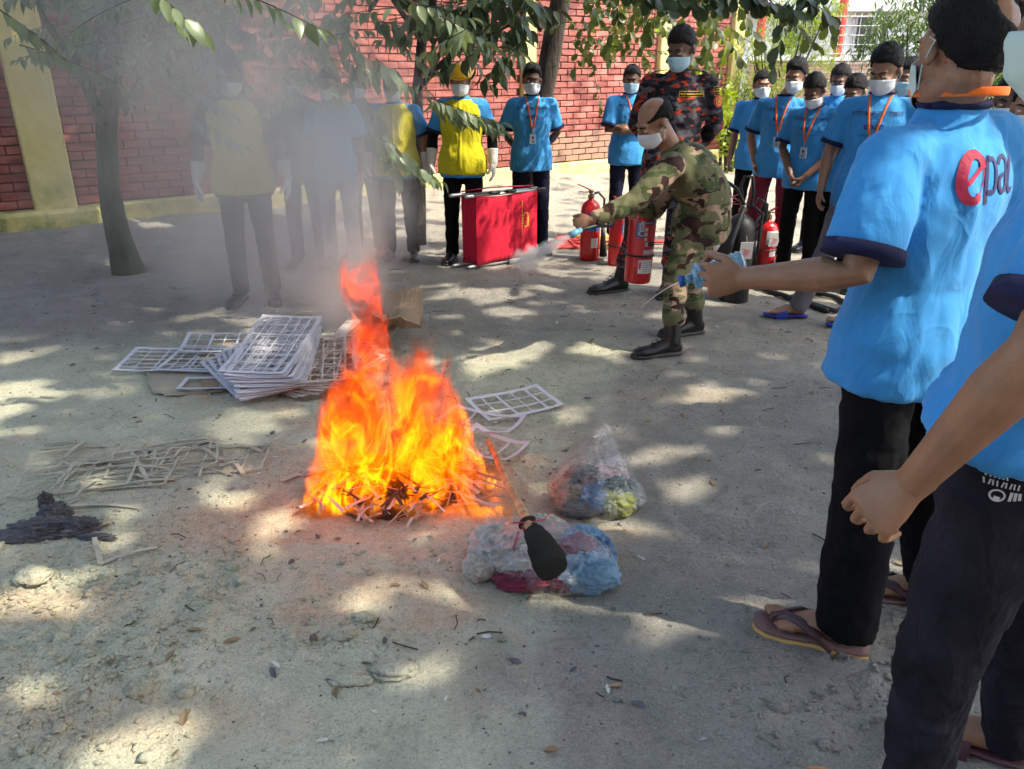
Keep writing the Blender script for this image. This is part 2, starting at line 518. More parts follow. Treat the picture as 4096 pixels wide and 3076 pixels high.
def face_mask(root, c, R, s=1.0, mat=None, loops=True, seed=0):
    nu, nv = 22, 12; vs = []; rows = []
    for layer in (0, 1):
        for j in range(nv + 1):
            v = j / nv
            for i in range(nu + 1):
                u = i / nu * 2 - 1; a = u * radians(80)
                z = (-.012 + .010 * (1 - u * u) - .018 * abs(u)) * (1 - v) + (-.108 + .030 * u * u) * v
                bul = sin(pi * min(1, v * .95 + .05)) ** .7
                y = -(.012 + cos(a) ** .75 * (.084 + .026 * bul * (1 - abs(u) ** 1.6) + .012 * max(0, 1 - abs(u) * 3.5) * (1 - v) ** .4 - .008 * v))
                x = sin(a) * (.077 - .008 * v)
                pl = .0016 * sin(v * 5 * pi) * (1 - abs(u)) if layer == 0 else 0
                k = 1 - .025 * layer
                w = .0015 * vnoise(np.array([u * 4 + seed]), np.array([v * 4]))[0]
                vs.append([x * k, (y - pl - w) * k, z])
    P = (np.array(vs) * s) @ R.T + c; f = []; W = nu + 1; N = (nv + 1) * W
    for j in range(nv):
        for i in range(nu):
            a = j * W + i; f.append([a, a + 1, a + 1 + W, a + W]); f.append([N + a, N + a + W, N + a + 1 + W, N + a + 1])
    for i in range(nu):
        f.append([i, N + i, N + i + 1, i + 1]); a = nv * W + i; f.append([a, a + 1, N + a + 1, N + a])
    for j in range(nv):
        a = j * W; f.append([a, a + W, N + a + W, N + a]); a = j * W + nu; f.append([a, N + a, N + a + W, a + W])
    m = MB(); m.add(P, f); o = m.build('face_mask', mat or M_MASKW, root)
    if loops:
        for q in (-1, 1):
            e = MB()
            for z0 in (-.03, -.078):
                e.tube([c + R @ (V(q * .0705, -.020, z0) * s), c + R @ (V(q * .0815, -.002, z0 * .5) * s), c + R @ (V(q * .0885, .022, .012 if z0 > -.05 else -.02) * s), c + R @ (V(q * .085, .034, .004) * s)], .0016 * s, 6)
            e.build('ear_loop', mat or M_MASKW, o)
    return o

def hand_parts(mb, w, d, t, n, s=1.0, curl=.35, k=1.0, spread=1.0, thumb=.5, wr=.024, fr_=1.0):
    """w wrist, d finger direction, t thumb side, n palm normal; palm, four unequal fingers, thumb"""
    d, t, n = nrm(d), nrm(t), nrm(n)
    K = s * k
    mb.loft([(w - d * .02 * s, t * wr * s * 1.1, n * wr * s * .85), (w + d * .012 * s, t * .026 * K, n * .017 * K), (w + d * .045 * s, t * .037 * K, n * .0165 * K),
             (w + d * .078 * s, t * .040 * K, n * .0130 * K), (w + d * (.094 if fr_ >= 1 else .087) * s, t * .034 * K, n * .008 * K)], 14)
    L = [.068, .078, .073, .056]; o = [.0285, .0098, -.0095, -.028]
    for i in range(4):
        p = w + d * (.080 - .003 * abs(i - 1)) * s + t * o[i] * K * (1.06 if fr_ >= 1 else 1.16); a = 0.0; pts = [p - d * .012 * s]; r = [.0090 * K]
        side = t * (o[i] * 1.6) * spread
        q = p; pts.append(q); r.append(.0092 * K)
        for seg, fr in enumerate((.44, .31, .25)):
            a += curl * (1.0 + .15 * i) * (1.15 if seg == 1 else .9)
            v = nrm(d * cos(a) + n * sin(a) + side * (1 if seg == 0 else .4))
            q = q + v * L[i] * fr * s; pts.append(q); r.append((.0086, .0079, .0064)[seg] * K)
        mb.tube(pts, [q_ * fr_ for q_ in r], 8)
    b = w + d * .022 * s + t * .020 * K + n * .004 * s
    v1 = nrm(t * .75 + d * .75 + n * thumb); v2 = nrm(t * .25 + d * .95 + n * thumb * 1.2)
    p1 = b + v1 * .036 * s; p2 = p1 + v2 * .030 * s; p3 = p2 + nrm(v2 + n * .2) * .022 * s
    mb.tube([b, p1, p2, p3], [.0145 * K, .0118 * K, .0102 * K, .0078 * K], 8)

def pose(x, y, yaw, H=1.6, z=0, **ov):
    """joint table; the local figure faces -Y, R is local -x. overrides are given in local, full-scale metres"""
    s = H / 1.71; R = rotz(radians(yaw)); o = V(x, y, z)
    J = dict(pelvis=(0, 0, .93), waist=(0, .0, 1.06), chest=(0, 0, 1.25), sho=(0, .01, 1.37), neck=(0, .012, 1.435), head=(0, -.014, 1.56),
             hipR=(-.088, 0, .90), hipL=(.088, 0, .90), kneeR=(-.105, -.012, .49), kneeL=(.105, -.012, .49), ankR=(-.115, .02, .085), ankL=(.115, .02, .085),
             toeR=(-.15, -.17, .02), toeL=(.15, -.17, .02), shoR=(-.174, .012, 1.355), shoL=(.174, .012, 1.355), elR=(-.222, .03, 1.09), elL=(.222, .03, 1.09),
             wrR=(-.235, -.03, .865), wrL=(.235, -.03, .865))
    hy, hp, hr = ov.pop('hyaw', 0), ov.pop('hpitch', 0), ov.pop('hroll', 0)
    D = {k: ov.pop(k) for k in list(ov) if k.startswith('d_') or k.startswith('t_')}
    J.update(ov)
    out = {k: o + R @ (np.array(v, float) * s) for k, v in J.items()}
    out['s'] = s; out['R'] = R
    out['HR'] = R @ rotz(radians(hy)) @ rotx(radians(hp)) @ roty(radians(hr))
    for k, v in D.items(): out[k] = R @ np.array(v, float)
    return out

def limb_folds(me, amp, seed, f=(9, 9, 5)):
    v = getv(me); n = getn(me)
    a = v * np.array(f)
    w = fbm(a[:, 0], a[:, 1], a[:, 2], 2, seed)
    r = 1 - np.abs(fbm(a[:, 0] * 1.5 + w * 1.2, a[:, 1] * 1.5 + w, a[:, 2] * 1.2 - w, 2, seed + 3)) * 2.6
    q = fbm(v[:, 0] * 34, v[:, 1] * 34, v[:, 2] * 18, 2, seed + 9)
    setv(me, v + n * (amp * (r * .8 + w * .5) + amp * .28 * q)[:, None])

def person(J, label, group=None, tone='mid', shirt=M_BLUE, sleeve='short', trousers=M_BLACKC, mask=M_MASKW, hairstyle='short', shoes='boot', glove=False,
           vest=None, collar=True, lanyard=True, printed=True, name='person', vox=.0085, cvox=.013, curl=.35, build=1.0, seed=0, hem=.10, hair=True, bare_feet=False,
           hands=True, headless=False, card=True, fold=.007, hemdrop=0, shoemat=None, trbell=1.0, slw=1.0, tuck=False, eyes=True, shirt_name='shirt', bloused=False):
    s = J['s']; base = (J['ankR'] + J['ankL']) / 2; base = V(base[0], base[1], 0)
    root = empty('person', base, label, 'person', group)
    lat = nrm(J['shoL'] - J['shoR']); latp = nrm(J['hipL'] - J['hipR'])
    R = J['R']; fwd = nrm(np.cross(lat, [0, 0, 1.0])) if abs(lat[2]) < .8 else R @ V(0, -1, 0)
    if 'fwd' in J: fwd = nrm(J['fwd'])
    HR = J['HR']; hc = J['head']
    # --- skin
    mb = MB()
    head_parts(mb, hc, HR, s)
    mb.tube([J['sho'], J['neck'], hc + HR @ (V(0, .02, -.05) * s)], [.062 * s, .056 * s, .054 * s], 14)
    def ring(c, rx, ry, l=lat, T=None):
        T = nrm(T if T is not None else [0, 0, 1.0]); l = nrm(l - T * np.dot(l, T)); f = np.cross(T, l)
        return (c, l * rx * s * build, f * ry * s * build)
    spine = [J['pelvis'], J['waist'], J['chest'], J['sho'], J['neck']]
    tan = [nrm(spine[min(i + 1, 4)] - spine[max(0, i - 1)]) for i in range(5)]
    core = [ring(spine[0], .12, .07, latp, tan[0]), ring(spine[1], .10, .07, lat, tan[1]), ring(spine[2], .13, .08, lat, tan[2]), ring(spine[3], .13, .06, lat, tan[3]), ring(spine[4], .05, .05, lat, tan[4])]
    mb.loft(core, 14)
    for q in 'RL':
        sh, el, wr = J['sho' + q], J['el' + q], J['wr' + q]
        fd = nrm(wr - el)
        mb.tube([sh, sh * .5 + el * .5, el, el * .72 + wr * .28, wr * .8 + el * .2, wr], [.047 * s, .043 * s, .036 * s, .040 * s, .029 * s, .0255 * s], 12)
        mb.tube([J['sho'], sh], [.04 * s, .045 * s], 10)
        d = J.get('d_' + q, fd); f0 = R @ V(0, -1, 0)
        t = J.get('t_' + q, f0); t = nrm(t - d * np.dot(t, d)); n = np.cross(t, d) * (1 if q == 'R' else -1)
        if hands and not glove: hand_parts(mb, wr, d, t, n, s * .98, curl, 1.06, fr_=1.0 if vox > .0045 else .88)
        if glove:
            g = MB(); hand_parts(g, wr, d, t, n, s * 1.02, curl * .8, 1.32)
            g.tube([wr - fd * .13 * s, wr - fd * .07 * s, wr + fd * .02 * s], [.052 * s, .044 * s, .034 * s], 14, round_ends=False)
            me = remesh(g, .005, 2, 'glove'); link('glove', me, M_GLOVE, root)
        hip, kn, an = J['hip' + q], J['knee' + q], J['ank' + q]
        mb.tube([hip, kn, an], [.06 * s, .045 * s, .034 * s], 10)
        toe = J['toe' + q]; fo = nrm(toe - an * V(1, 1, 0) - V(0, 0, toe[2])); L = .2 * s
        heel = V(an[0], an[1], 0) - fo * .045 * s; z0 = min(an[2] - .085 * s, 9) ; up = V(0, 0, 1)
        sd = np.cross(fo, up)
        if shoes in ('sandal', 'flip'):
            off = up * (.030 * s + max(0, z0))
            mb.loft([(heel + off + up * .03 * s, sd * .026 * s, up * .026 * s), (heel + fo * .05 * s + off + up * .04 * s, sd * .034 * s, up * .042 * s), (heel + fo * .12 * s + off + up * .030 * s, sd * .038 * s, up * .032 * s), (heel + fo * .19 * s + off + up * .016 * s, sd * .045 * s, up * .018 * s), (heel + fo * .205 * s + off + up * .012 * s, sd * .042 * s, up * .013 * s)], 14)
            for k in range(5):
                o = (.036 - .0185 * k) * (1 if q == 'R' else -1) * -1 * -1; rr = (.0125, .0095, .009, .0085, .008)[k]; ll = (.050, .050, .044, .037, .028)[k]
                b0 = heel + fo * (.19 - .006 * k) * s + off + up * .014 * s - sd * o * s * (1 if True else 0)
                mb.tube([b0, b0 + fo * ll * .55 * s + up * .003 * s, b0 + fo * ll * s - up * .003 * s], [rr * s, rr * .95 * s, rr * .9 * s], 8)
    body = link('body', remesh(mb, vox, 3 if vox > .0045 else 2, 'body'), SKINS[tone], root)
    if eyes: eye_set(root, hc, HR, s)
    if hair: hair_cap(root, hc, HR, s, hairstyle, seed=seed)
    if mask is not None: face_mask(root, hc, HR, s, mask, seed=seed)
    # --- trousers
    tb = MB(); P = J['pelvis']; Tp = tan[0]
    tb.loft([ring(P + Tp * .10 * s, .135, .095, lat, Tp), ring(P + Tp * .02 * s, .16, .112, latp, Tp), ring(P - Tp * .07 * s, .168, .118, latp, Tp), ring(P - Tp * .12 * s, .14, .095, latp, Tp)], 18)
    for q in 'RL':
        hip, kn, an = J['hip' + q], J['knee' + q], J['ank' + q]
        up = nrm(kn - an)
        b = trbell
        tb.tube([hip, hip * .5 + kn * .5, kn, kn * .5 + an * .5, an - up * .02 * s if not bloused else an + up * .13 * s], [.086 * s * build, .082 * s * build, .067 * s * (1 + b) / 2, .062 * s * b, .060 * s * b if not bloused else .066 * s], 14, round_ends=bloused)
        tb.ball(hip, .086 * s * build)
    me = remesh(tb, cvox, 3, 'trousers'); limb_folds(me, fold * .8, seed + 40, (8, 8, 12)); link('trousers', me, trousers, root)
    # --- shirt
    sb = MB(); up = tan[0]
    C, W, SH, N = J['chest'], J['waist'], J['sho'], J['neck']
    hz = P - up * (.06 + hem) * s
    bx = 1.0
    P2 = P if hem > -.05 else hz * .6 + W * .4
    rings = [ring(hz, .200, .152, latp, up), ring(P2, .197, .148, latp, up), ring(W, .160, .118, lat, tan[1]), ring(C, .182, .125, lat, tan[2]), ring(C * .4 + SH * .6, .186, .112, lat, tan[3]), ring(SH + tan[3] * .012 * s, .150, .085, lat, tan[3]), ring(SH * .35 + N * .65, .085, .066, lat, tan[4]), ring(N + tan[4] * .008 * s, .062, .060, lat, tan[4])]
    sb.loft(rings, 24)
    cuffs = []
    for q in 'RL':
        sh, el, wr = J['sho' + q], J['el' + q], J['wr' + q]
        sb.tube([SH + (sh - SH) * .45, sh], [.058 * s, .064 * s], 12)
        if sleeve == 'short':
            e = sh + (el - sh) * .80; m = sh + (el - sh) * .4
            sb.tube([sh, m, e], [.066 * s * build, .066 * s * slw, .069 * s * slw], 16, round_ends=False); sb.ball(sh, .065 * s * build)
            cuffs.append((e, nrm(el - sh), .0715 * s * slw))
        elif sleeve == 'long':
            sb.tube([sh, sh * .5 + el * .5, el, el * .5 + wr * .5, wr - nrm(wr - el) * .01], [.069 * s, .064 * s, .057 * s, .050 * s, .042 * s], 14, round_ends=False); sb.ball(sh, .068 * s)
        elif sleeve == 'none':
            pass
    me = remesh(sb, cvox, 4, 'shirt'); limb_folds(me, fold, seed + 3)
    shirt_o = link(shirt_name, me, vest if (vest and sleeve == 'none') else shirt, root)
    if vest is not None and sleeve == 'short':
        vb = MB()
        vr = [(c, a * 1.07, b * 1.12) for c, a, b in rings[:-1]]; vr[0] = ring(P - up * (.035 + hem) * s, .214, .168, latp, up)
        vb.loft(vr, 24); mv = remesh(vb, cvox, 3, 'vest'); limb_folds(mv, fold * 1.1, seed + 5); vo = link('vest', mv, vest, root)
        bv = bvh_of(mv)
        z = MB(); pts = []
        for k in range(14):
            q = P - up * (hem) * s + (N - P + up * hem * s) * (k / 13.0) * .93
            h = bv.ray_cast(Vector(q + fwd * .4), Vector(-fwd)); 
            if h[0] is not None: pts.append(np.array(h[0]) + fwd * .003)
        if len(pts) > 2: z.ribbon(pts, .03 * s, .004, fwd); z.build('front_placket', vest, vo)
        # open collar flaps
        fl = MB()
        for q in (-1, 1):
            b0 = N + lat * q * .055 * s + V(0, 0, .0); fl.ribbon([b0 - fwd * .03 * s, b0 + fwd * .045 * s - V(0, 0, .012), b0 + fwd * .085 * s - lat * q * .02 * s - V(0, 0, .06 * s)], .045 * s, .004, nrm(lat * q + fwd + V(0, 0, 1.2)))
        fl.build('collar_flaps', vest, vo)
    for e, dd, r in cuffs:
        cb = MB(); cb.tube([e - dd * .011 * s, e + dd * .016 * s], [r * 1.07, r * 1.09], 24, round_ends=False)
        cb.build('cuff', M_NAVY, shirt_o)
    if collar and sleeve == 'short' and vest is None:
        cb = MB(); T = tan[4]; l = nrm(lat - T * np.dot(lat, T)); f2 = np.cross(T, l)
        pts = [N + T * .004 * s + (l * cos(a) * .066 - f2 * -sin(a) * .062) * s for a in np.linspace(0, 2 * pi, 22)]
        cb.tube(pts, .010 * s, 8, round_ends=False, flat=1.0); cb.build('collar', M_NAVY, shirt_o)
    # --- footwear
    for q in 'RL':
        an, toe = J['ank' + q], J['toe' + q]; fo = nrm((toe - an) * V(1, 1, 0)); sd = np.cross(fo, V(0, 0, 1)); up = V(0, 0, 1)
        z0 = max(0, an[2] - .085 * s); heel = V(an[0], an[1], z0) - fo * .055 * s
        if shoes == 'boot':
            b = MB(); kn = J['knee' + q]; shd = nrm(kn - an)
            b.tube([an - shd * .02, an + shd * .10 * s, an + shd * .2 * s], [.048 * s, .052 * s, .058 * s], 14, round_ends=False)
            b.loft([(heel + up * .05 * s, sd * .032 * s, up * .035 * s), (heel + fo * .05 * s + up * .062 * s, sd * .041 * s, up * .055 * s), (heel + fo * .12 * s + up * .055 * s, sd * .041 * s, up * .045 * s), (heel + fo * .19 * s + up * .038 * s, sd * .048 * s, up * .032 * s), (heel + fo * .25 * s + up * .036 * s, sd * .047 * s, up * .030 * s), (heel + fo * .288 * s + up * .03 * s, sd * .030 * s, up * .020 * s)], 16)
            me = remesh(b, .006, 2, 'boot'); bo = link('boot', me, shoemat or M_BOOT, root)
            so = MB(); so.loft([(heel + fo * t * s + up * .012 * s, sd * w * s, up * .014 * s) for t, w in ((-.008, .025), (.02, .04), (.10, .040), (.19, .051), (.26, .05), (.3, .026))], 12, power=3.2); so.build('sole', M_SOLE, bo)
            la = MB()
            for k in range(5):
                p = heel + fo * (.175 - .023 * k) * s + up * (.078 + .018 * k) * s
                la.tube([p + sd * .026 * s - up * .006 * s, p + up * .006 * s, p - sd * .026 * s - up * .006 * s], .003 * s, 5)
            la.build('laces', M_SOLE, bo)
        else:
            m2 = shoemat or M_BLUESL
            so = MB(); pr = [(-.012, .022, 0), (.01, .034, 0), (.06, .038, 0), (.12, .037, .003), (.19, .048, 0), (.24, .048, 0), (.268, .036, .004), (.28, .018, .006)]
            so.loft([(heel + fo * t * s + up * (.021 + z) * s, sd * w * s, up * .008 * s) for t, w, z in pr], 14, power=3.0)
            slo = so.build('sandal', m2 if shoes == 'sandal' else M_FLIP, root)
            st = MB()
            if shoes == 'sandal':
                arc = [heel + fo * .165 * s + (sd * cos(a) * .048 + up * sin(a) * .056) * s + up * .015 * s for a in np.linspace(0, pi, 9)]
                st.ribbon(arc, .075 * s, .005, fo)
                me = st.data(); b2 = arc
                st = MB(); st.loft([(heel + fo * (.13 + .07 * k) * s + up * .018 * s, sd * .050 * s, up * (.062 - .014 * k) * s) for k in (0, .5, 1)], 16, caps=False)
                st.build('strap', m2, slo)
            else:
                for q2 in (-1, 1):
                    st.ribbon([heel + fo * .235 * s + sd * -.012 * s + up * .050 * s, heel + fo * .20 * s + sd * q2 * .010 * s + up * .068 * s, heel + fo * .165 * s + sd * q2 * .030 * s + up * .074 * s, heel + fo * .115 * s + sd * q2 * .046 * s + up * .056 * s, heel + fo * .075 * s + sd * q2 * .045 * s + up * .024 * s], .024 * s, .008, nrm(up + sd * q2 * .6))
                st.build('strap', M_STRAP, slo)
                un = MB(); un.loft([(heel + fo * t * s + up * (.0075 + z) * s, sd * (w + .0035) * s, up * .0085 * s) for t, w, z in pr], 14, power=3.0); un.build('outsole', M_FLIPEDGE, slo)
    # --- print, ribbon and card on the chest
    sv = bvh_of(me_of(shirt_o)) if (lanyard or printed) else None
    T = nrm(SH - W); l = lat
    if printed:
        c0 = C + T * .045 * s
        wrap(root, text_mesh('বািষক বনেভাজন', .042 * s), c0 + T * .02 * s, l, T, fwd, sv, M_PRINT, 'chest_print')
        wrap(root, text_mesh('epac', .060 * s, bold=.012), c0 - T * .055 * s, l, T, fwd, sv, M_PRINT, 'chest_logo')
        wrap(root, text_mesh('Printing & Accessories Ltd.', .016 * s), c0 - T * .095 * s, l, T, fwd, sv, M_PRINT, 'chest_small_print')
    if lanyard:
        la = MB(); low = C - T * .10 * s
        for q in (-1, 1):
            pts = []
            for k in range(12):
                f_ = k / 11.0
                g0 = N + l * q * .060 * s + T * .0 * s; e0 = low + l * q * .004
                g1 = g0 + (e0 - g0) * f_
                h = sv.ray_cast(Vector(g1 + fwd * .45), Vector(-fwd))
                if h[0] is not None: pts.append(np.array(h[0]) + fwd * .004)
            if len(pts) > 2: la.ribbon([N + l * q * .052 * s + T * .015 * s - fwd * .02 * s] + pts, .013 * s, .002, fwd)
        lo = la.build('lanyard', M_ORANGE, root)
        if card:
            h = sv.ray_cast(Vector(low + fwd * .45), Vector(-fwd)); hp = np.array(h[0]) if h[0] is not None else low + fwd * .13
            cb = MB(); dn = V(0, 0, -1); cc = hp + fwd * .012 + dn * .085 * s; Rm = np.array([l, nrm(np.cross(V(0, 0, 1), l)), V(0, 0, 1)]).T
            cb.box(cc, (.056 * s, .003, .088 * s), Rm, bev=.001); co = cb.build('id_card', M_CARD, root, smooth=False)
            tb2 = MB(); tb2.tube([hp + fwd * .008, hp + fwd * .010 + dn * .04 * s], .0035, 6); tb2.build('clip', M_STEEL, co)
            ph = MB()
            ph.box(cc + fwd * .003 + V(0, 0, .012 * s), (.018 * s, .0012, .022 * s), Rm)
            for k in range(3): ph.box(cc + fwd * .003 - V(0, 0, (.012 + .010 * k) * s), (.036 * s, .0012, .003 * s), Rm)
            ph.build('card_print', M_PRINT, co, smooth=False)
    return root, shirt_o

def me_of(o): return o.data
_font_cache = {}
def text_mesh(txt, size, bold=0, shear=0, cuts=0):
    key = (txt, bold, shear)
    if key not in _font_cache:
        cu = bpy.data.curves.new('t', 'FONT'); cu.body = txt; cu.size = 1; cu.align_x = 'CENTER'; cu.offset = bold; cu.shear = shear; cu.resolution_u = 3
        o = bpy.data.objects.new('t', cu); COL.objects.link(o)
        dg = bpy.context.evaluated_depsgraph_get(); dg.update()
        me = bpy.data.meshes.new_from_object(o.evaluated_get(dg))
        if cuts:
            b = bmesh.new(); b.from_mesh(me)
            bmesh.ops.triangulate(b, faces=b.faces)
            for _ in range(3):
                long = [e for e in b.edges if e.calc_length() > cuts]
                if not long: break
                bmesh.ops.subdivide_edges(b, edges=long, cuts=1); bmesh.ops.triangulate(b, faces=b.faces)
            b.to_mesh(me); b.free()
        _font_cache[key] = (getv(me).copy(), [list(p.vertices) for p in me.polygons])
        bpy.data.objects.remove(o)
    v, f = _font_cache[key]
    return v * size, f
def wrap(parent, vf, org, right, up, nor, bvh, mat, name, lift=.003, dist=.5):
    """lay flat print on the cloth surface"""
    v, f = vf
    if not len(v): return None
    P = org + np.outer(v[:, 0], right) + np.outer(v[:, 1], up); out = []
    for p in P:
        h = bvh.ray_cast(Vector(p + nor * dist), Vector(-nor))
        out.append((np.array(h[0]) + nor * lift) if h[0] is not None and (np.array(h[0]) - p) @ nor > -.12 else None)
    keep = [q for q in f if all(out[i] is not None for i in q)]
    out = [o if o is not None else org for o in out]
    mb = MB(); mb.add(out, keep)
    return mb.build(name, mat, parent, smooth=False)
M_STEEL = simple('brushed_steel', (.45, .45, .46), .3, 1.0, var=.1)
M_FLIP = simple('brown_foam_insole', (.17, .095, .085), .8, var=.15, bump=.4, bs=200)
M_FLIPEDGE = simple('tan_foam_outsole', (.50, .30, .10), .8, var=.2)
M_STRAP = simple('maroon_strap', (.075, .03, .035), .5)
def stroke(pts, w, n=None):
    """flat bent band in the print plane"""
    pts = [np.array(p, float) for p in pts]; v = []; f = []
    for i, p in enumerate(pts):
        d = nrm(pts[min(i + 1, len(pts) - 1)] - pts[max(0, i - 1)]); u = np.array([-d[1], d[0]]); ww = w[i] if hasattr(w, '__len__') else w
        for q in (-.5, 0, .5): v.append([p[0] + u[0] * ww * q, p[1] + u[1] * ww * q, 0])
    for i in range(len(pts) - 1):
        for k in range(2): a = i * 3 + k; f.append([a, a + 1, a + 4, a + 3])
    return np.array(v), f
def arc(cx, cy, rx, ry, a0, a1, n=28, tilt=0):
    out = []
    for a in np.linspace(radians(a0), radians(a1), n):
        x, y = rx * cos(a), ry * sin(a); out.append((cx + x * cos(tilt) - y * sin(tilt), cy + x * sin(tilt) + y * cos(tilt)))
    return out
def disc(r, n=20): 
    v = [[0, 0, 0]] + [[r * cos(2 * pi * k / n), r * sin(2 * pi * k / n), 0] for k in range(n)]
    return np.array(v), [[0, 1 + k, 1 + (k + 1) % n] for k in range(n)]
# ================================================================ ground
FIRE = at(398, 498)
WO, WE = V(-4.75, 7.35, 0), V(.796, .605, 0)
WN = V(.605, -.796, 0)
def ss(a, b, x): 
    t = np.clip((np.asarray(x, float) - a) / (b - a), 0, 1); return t * t * (3 - 2 * t)
def rough_mask(x, y):
    """loose dug earth: the corner near the camera on the left and small heaps elsewhere"""
    m = ss(-.55, -1.05, x + .25 * fbm(x * 2, y * 2, None, 3, 5)) * ss(2.9, 1.9, y + .3 * fbm(x * 3, y * 3, None, 2, 8))
    px, py = at(335, 640)[:2]
    m = np.maximum(m, .9 * np.exp(-(((x - px) / .22) ** 2 + ((y - py) / .10) ** 2)))
    for (qx, qy, a, b, k) in ((395, 560, .35, .15, .35), (250, 590, .4, .2, .5), (20, 640, .4, .3, 1.0), (530, 460, .2, .1, .4), (900, 700, .4, .4, .5), (975, 640, .3, .4, .9)):
        cx, cy_ = at(qx, qy)[:2]; m = np.maximum(m, k * np.exp(-(((x - cx) / a) ** 2 + ((y - cy_) / b) ** 2)))
    return m
def ground_z(x, y):
    x = np.asarray(x, float); y = np.asarray(y, float)
    d = (x - WO[0]) * WN[0] + (y - WO[1]) * WN[1]          # distance before the wall
    near = ss(16, 9, y)
    z = .010 * fbm(x * 1.1, y * 1.1, None, 3, 1) * near + .0065 * fbm(x * 6, y * 6, None, 4, 2) * near
    r = rough_mask(x, y)
    z = z + r * (.014 * (1 - np.abs(fbm(x * 9, y * 9, None, 3, 3)) * 2.2) + .012 * fbm(x * 30, y * 30, None, 4, 4) + .012)
    z = z + .0055 * fbm(x * 20, y * 26, None, 4, 14) * near
    # trodden scuffs: short ridges
    q = fbm(x * 5 + 3, y * 12, None, 3, 21); z = z + .010 * ss(.30, .6, q) * near * ss(1.2, 3, y)
    # bank of earth along the wall
    bank = ss(2.1, .35, d) * ss(9, 6.5, x + 4)
    z = z + bank * (.10 + .05 * fbm(x * 1.6, y * 1.6, None, 3, 6) + .022 * fbm(x * 7, y * 7, None, 3, 9))
    return z
def gz(p): return float(ground_z(np.array([p[0]]), np.array([p[1]]))[0])
def gat(px, py, dz=0):
    p = at(px, py); return V(p[0], p[1], gz(p) + dz)
def axis_x():
    a = [0.0]
    while a[-1] < 9: a.append(a[-1] + .0085 * (1 + a[-1] * .75))
    a += [11, 14, 20, 35, 70, 150, 260]
    return np.array([-q for q in a[:0:-1]] + a)
def axis_y():
    a = [.85]
    while a[-1] < 15: a.append(a[-1] * 1.0062)
    a = [-260, -80, -20, -6, -2, -.5, .2, .6] + a + [15.5, 16.5, 18, 21, 26, 40, 80, 160, 300]
    return np.array(a)
gx, gy = axis_x(), axis_y()
X, Y = np.meshgrid(gx, gy)
Z = ground_z(X.ravel(), Y.ravel())
vs = np.stack([X.ravel(), Y.ravel(), Z], 1)
nx, ny = len(gx), len(gy)
a = (np.arange(ny - 1)[:, None] * nx + np.arange(nx - 1)[None, :]).ravel()
fs = np.stack([a, a + 1, a + 1 + nx, a + nx], 1)
me = bpy.data.meshes.new('ground')
me.vertices.add(len(vs)); me.vertices.foreach_set('co', vs.ravel())
me.loops.add(fs.size); me.loops.foreach_set('vertex_index', fs.ravel().astype(np.int32))
me.polygons.add(len(fs)); me.polygons.foreach_set('loop_start', (np.arange(len(fs)) * 4).astype(np.int32))
me.update(calc_edges=True); me.shade_smooth()

g = NT('trodden_earth'); P = g.pos('WORLD')
sep = g.new('ShaderNodeSeparateXYZ'); g.L(P, sep.inputs[0]); PX, PY = sep.outputs[0], sep.outputs[1]
n1 = g.noise(P, 1.3, 5, .6); n2 = g.noise(P, 5, 6, .65); n3 = g.noise(P, 22, 6, .7); n4 = g.noise(P, 90, 4, .7)
grey = g.ramp(n2, [(.25, (.235, .220, .190)), (.5, (.29, .273, .238)), (.75, (.35, .33, .29))])
sage = g.ramp(n2, [(.25, (.43, .43, .31)), (.5, (.52, .52, .385)), (.75, (.60, .59, .45))])
tan = g.ramp(n3, [(.3, (.46, .36, .24)), (.7, (.62, .52, .37))])
far = g.ramp(n2, [(.3, (.31, .285, .225)), (.7, (.40, .37, .295))])
# dry sand, also paled to carry the mottled light: left of a wandering line, nearer than ~5 m
e = g.math('ADD', g.math('SUBTRACT', g.math('MULTIPLY_ADD', PY, .22, -.36), PX), g.math('MULTIPLY_ADD', n1, 1.6, -.8))
e = g.math('MULTIPLY_ADD', e, 2.2, .5, True)
y2 = g.math('MULTIPLY_ADD', g.math('SUBTRACT', 4.75, PY), 1.3, g.math('MULTIPLY_ADD', n1, 2.0, -1.0), True)
dry = g.math('MULTIPLY', e, y2, clamp=True)
c = g.mix(dry, grey, sage)
# sand patches; several blobs also put the pools of sun into the colour
t1 = g.noise(g.map(P, (1, 1.6, 1), (4, 2, 0)), 1.9, 5, .6)
tm = g.math('MULTIPLY', g.math('MULTIPLY_ADD', t1, 9, -5.1, True), g.math('MULTIPLY_ADD', dry, .85, .10))
def blob(cx, cy_, rx, ry, k=1.0):
    dx = g.math('DIVIDE', g.math('SUBTRACT', PX, cx), rx); dy = g.math('DIVIDE', g.math('SUBTRACT', PY, cy_), ry)
    r = g.math('ADD', g.math('MULTIPLY', dx, dx), g.math('MULTIPLY', dy, dy))
    r = g.math('ADD', r, g.math('MULTIPLY_ADD', n2, 1.4, -.7))
    return g.math('MULTIPLY', g.math('SUBTRACT', 1.25, r, clamp=True), k)
for q in ((255, 525, .42, .20, .9), (150, 455, .5, .12, .6), (600, 535, .3, .06, .6), (120, 720, .5, .12, .5), (30, 610, .35, .10, .8), (380, 590, .28, .10, .7), (690, 395, .4, .12, .35)):
    p = at(q[0], q[1]); tm = g.math('MAXIMUM', tm, blob(p[0], p[1], q[2], q[3], q[4]))
c = g.mix(tm, c, tan)
fm = g.math('MULTIPLY_ADD', g.math('ADD', g.math('SUBTRACT', PY, 6.6), g.math('MULTIPLY', PX, .9)), .7, g.math('MULTIPLY_ADD', n1, 1.4, -.7), True)
c = g.mix(fm, c, far)
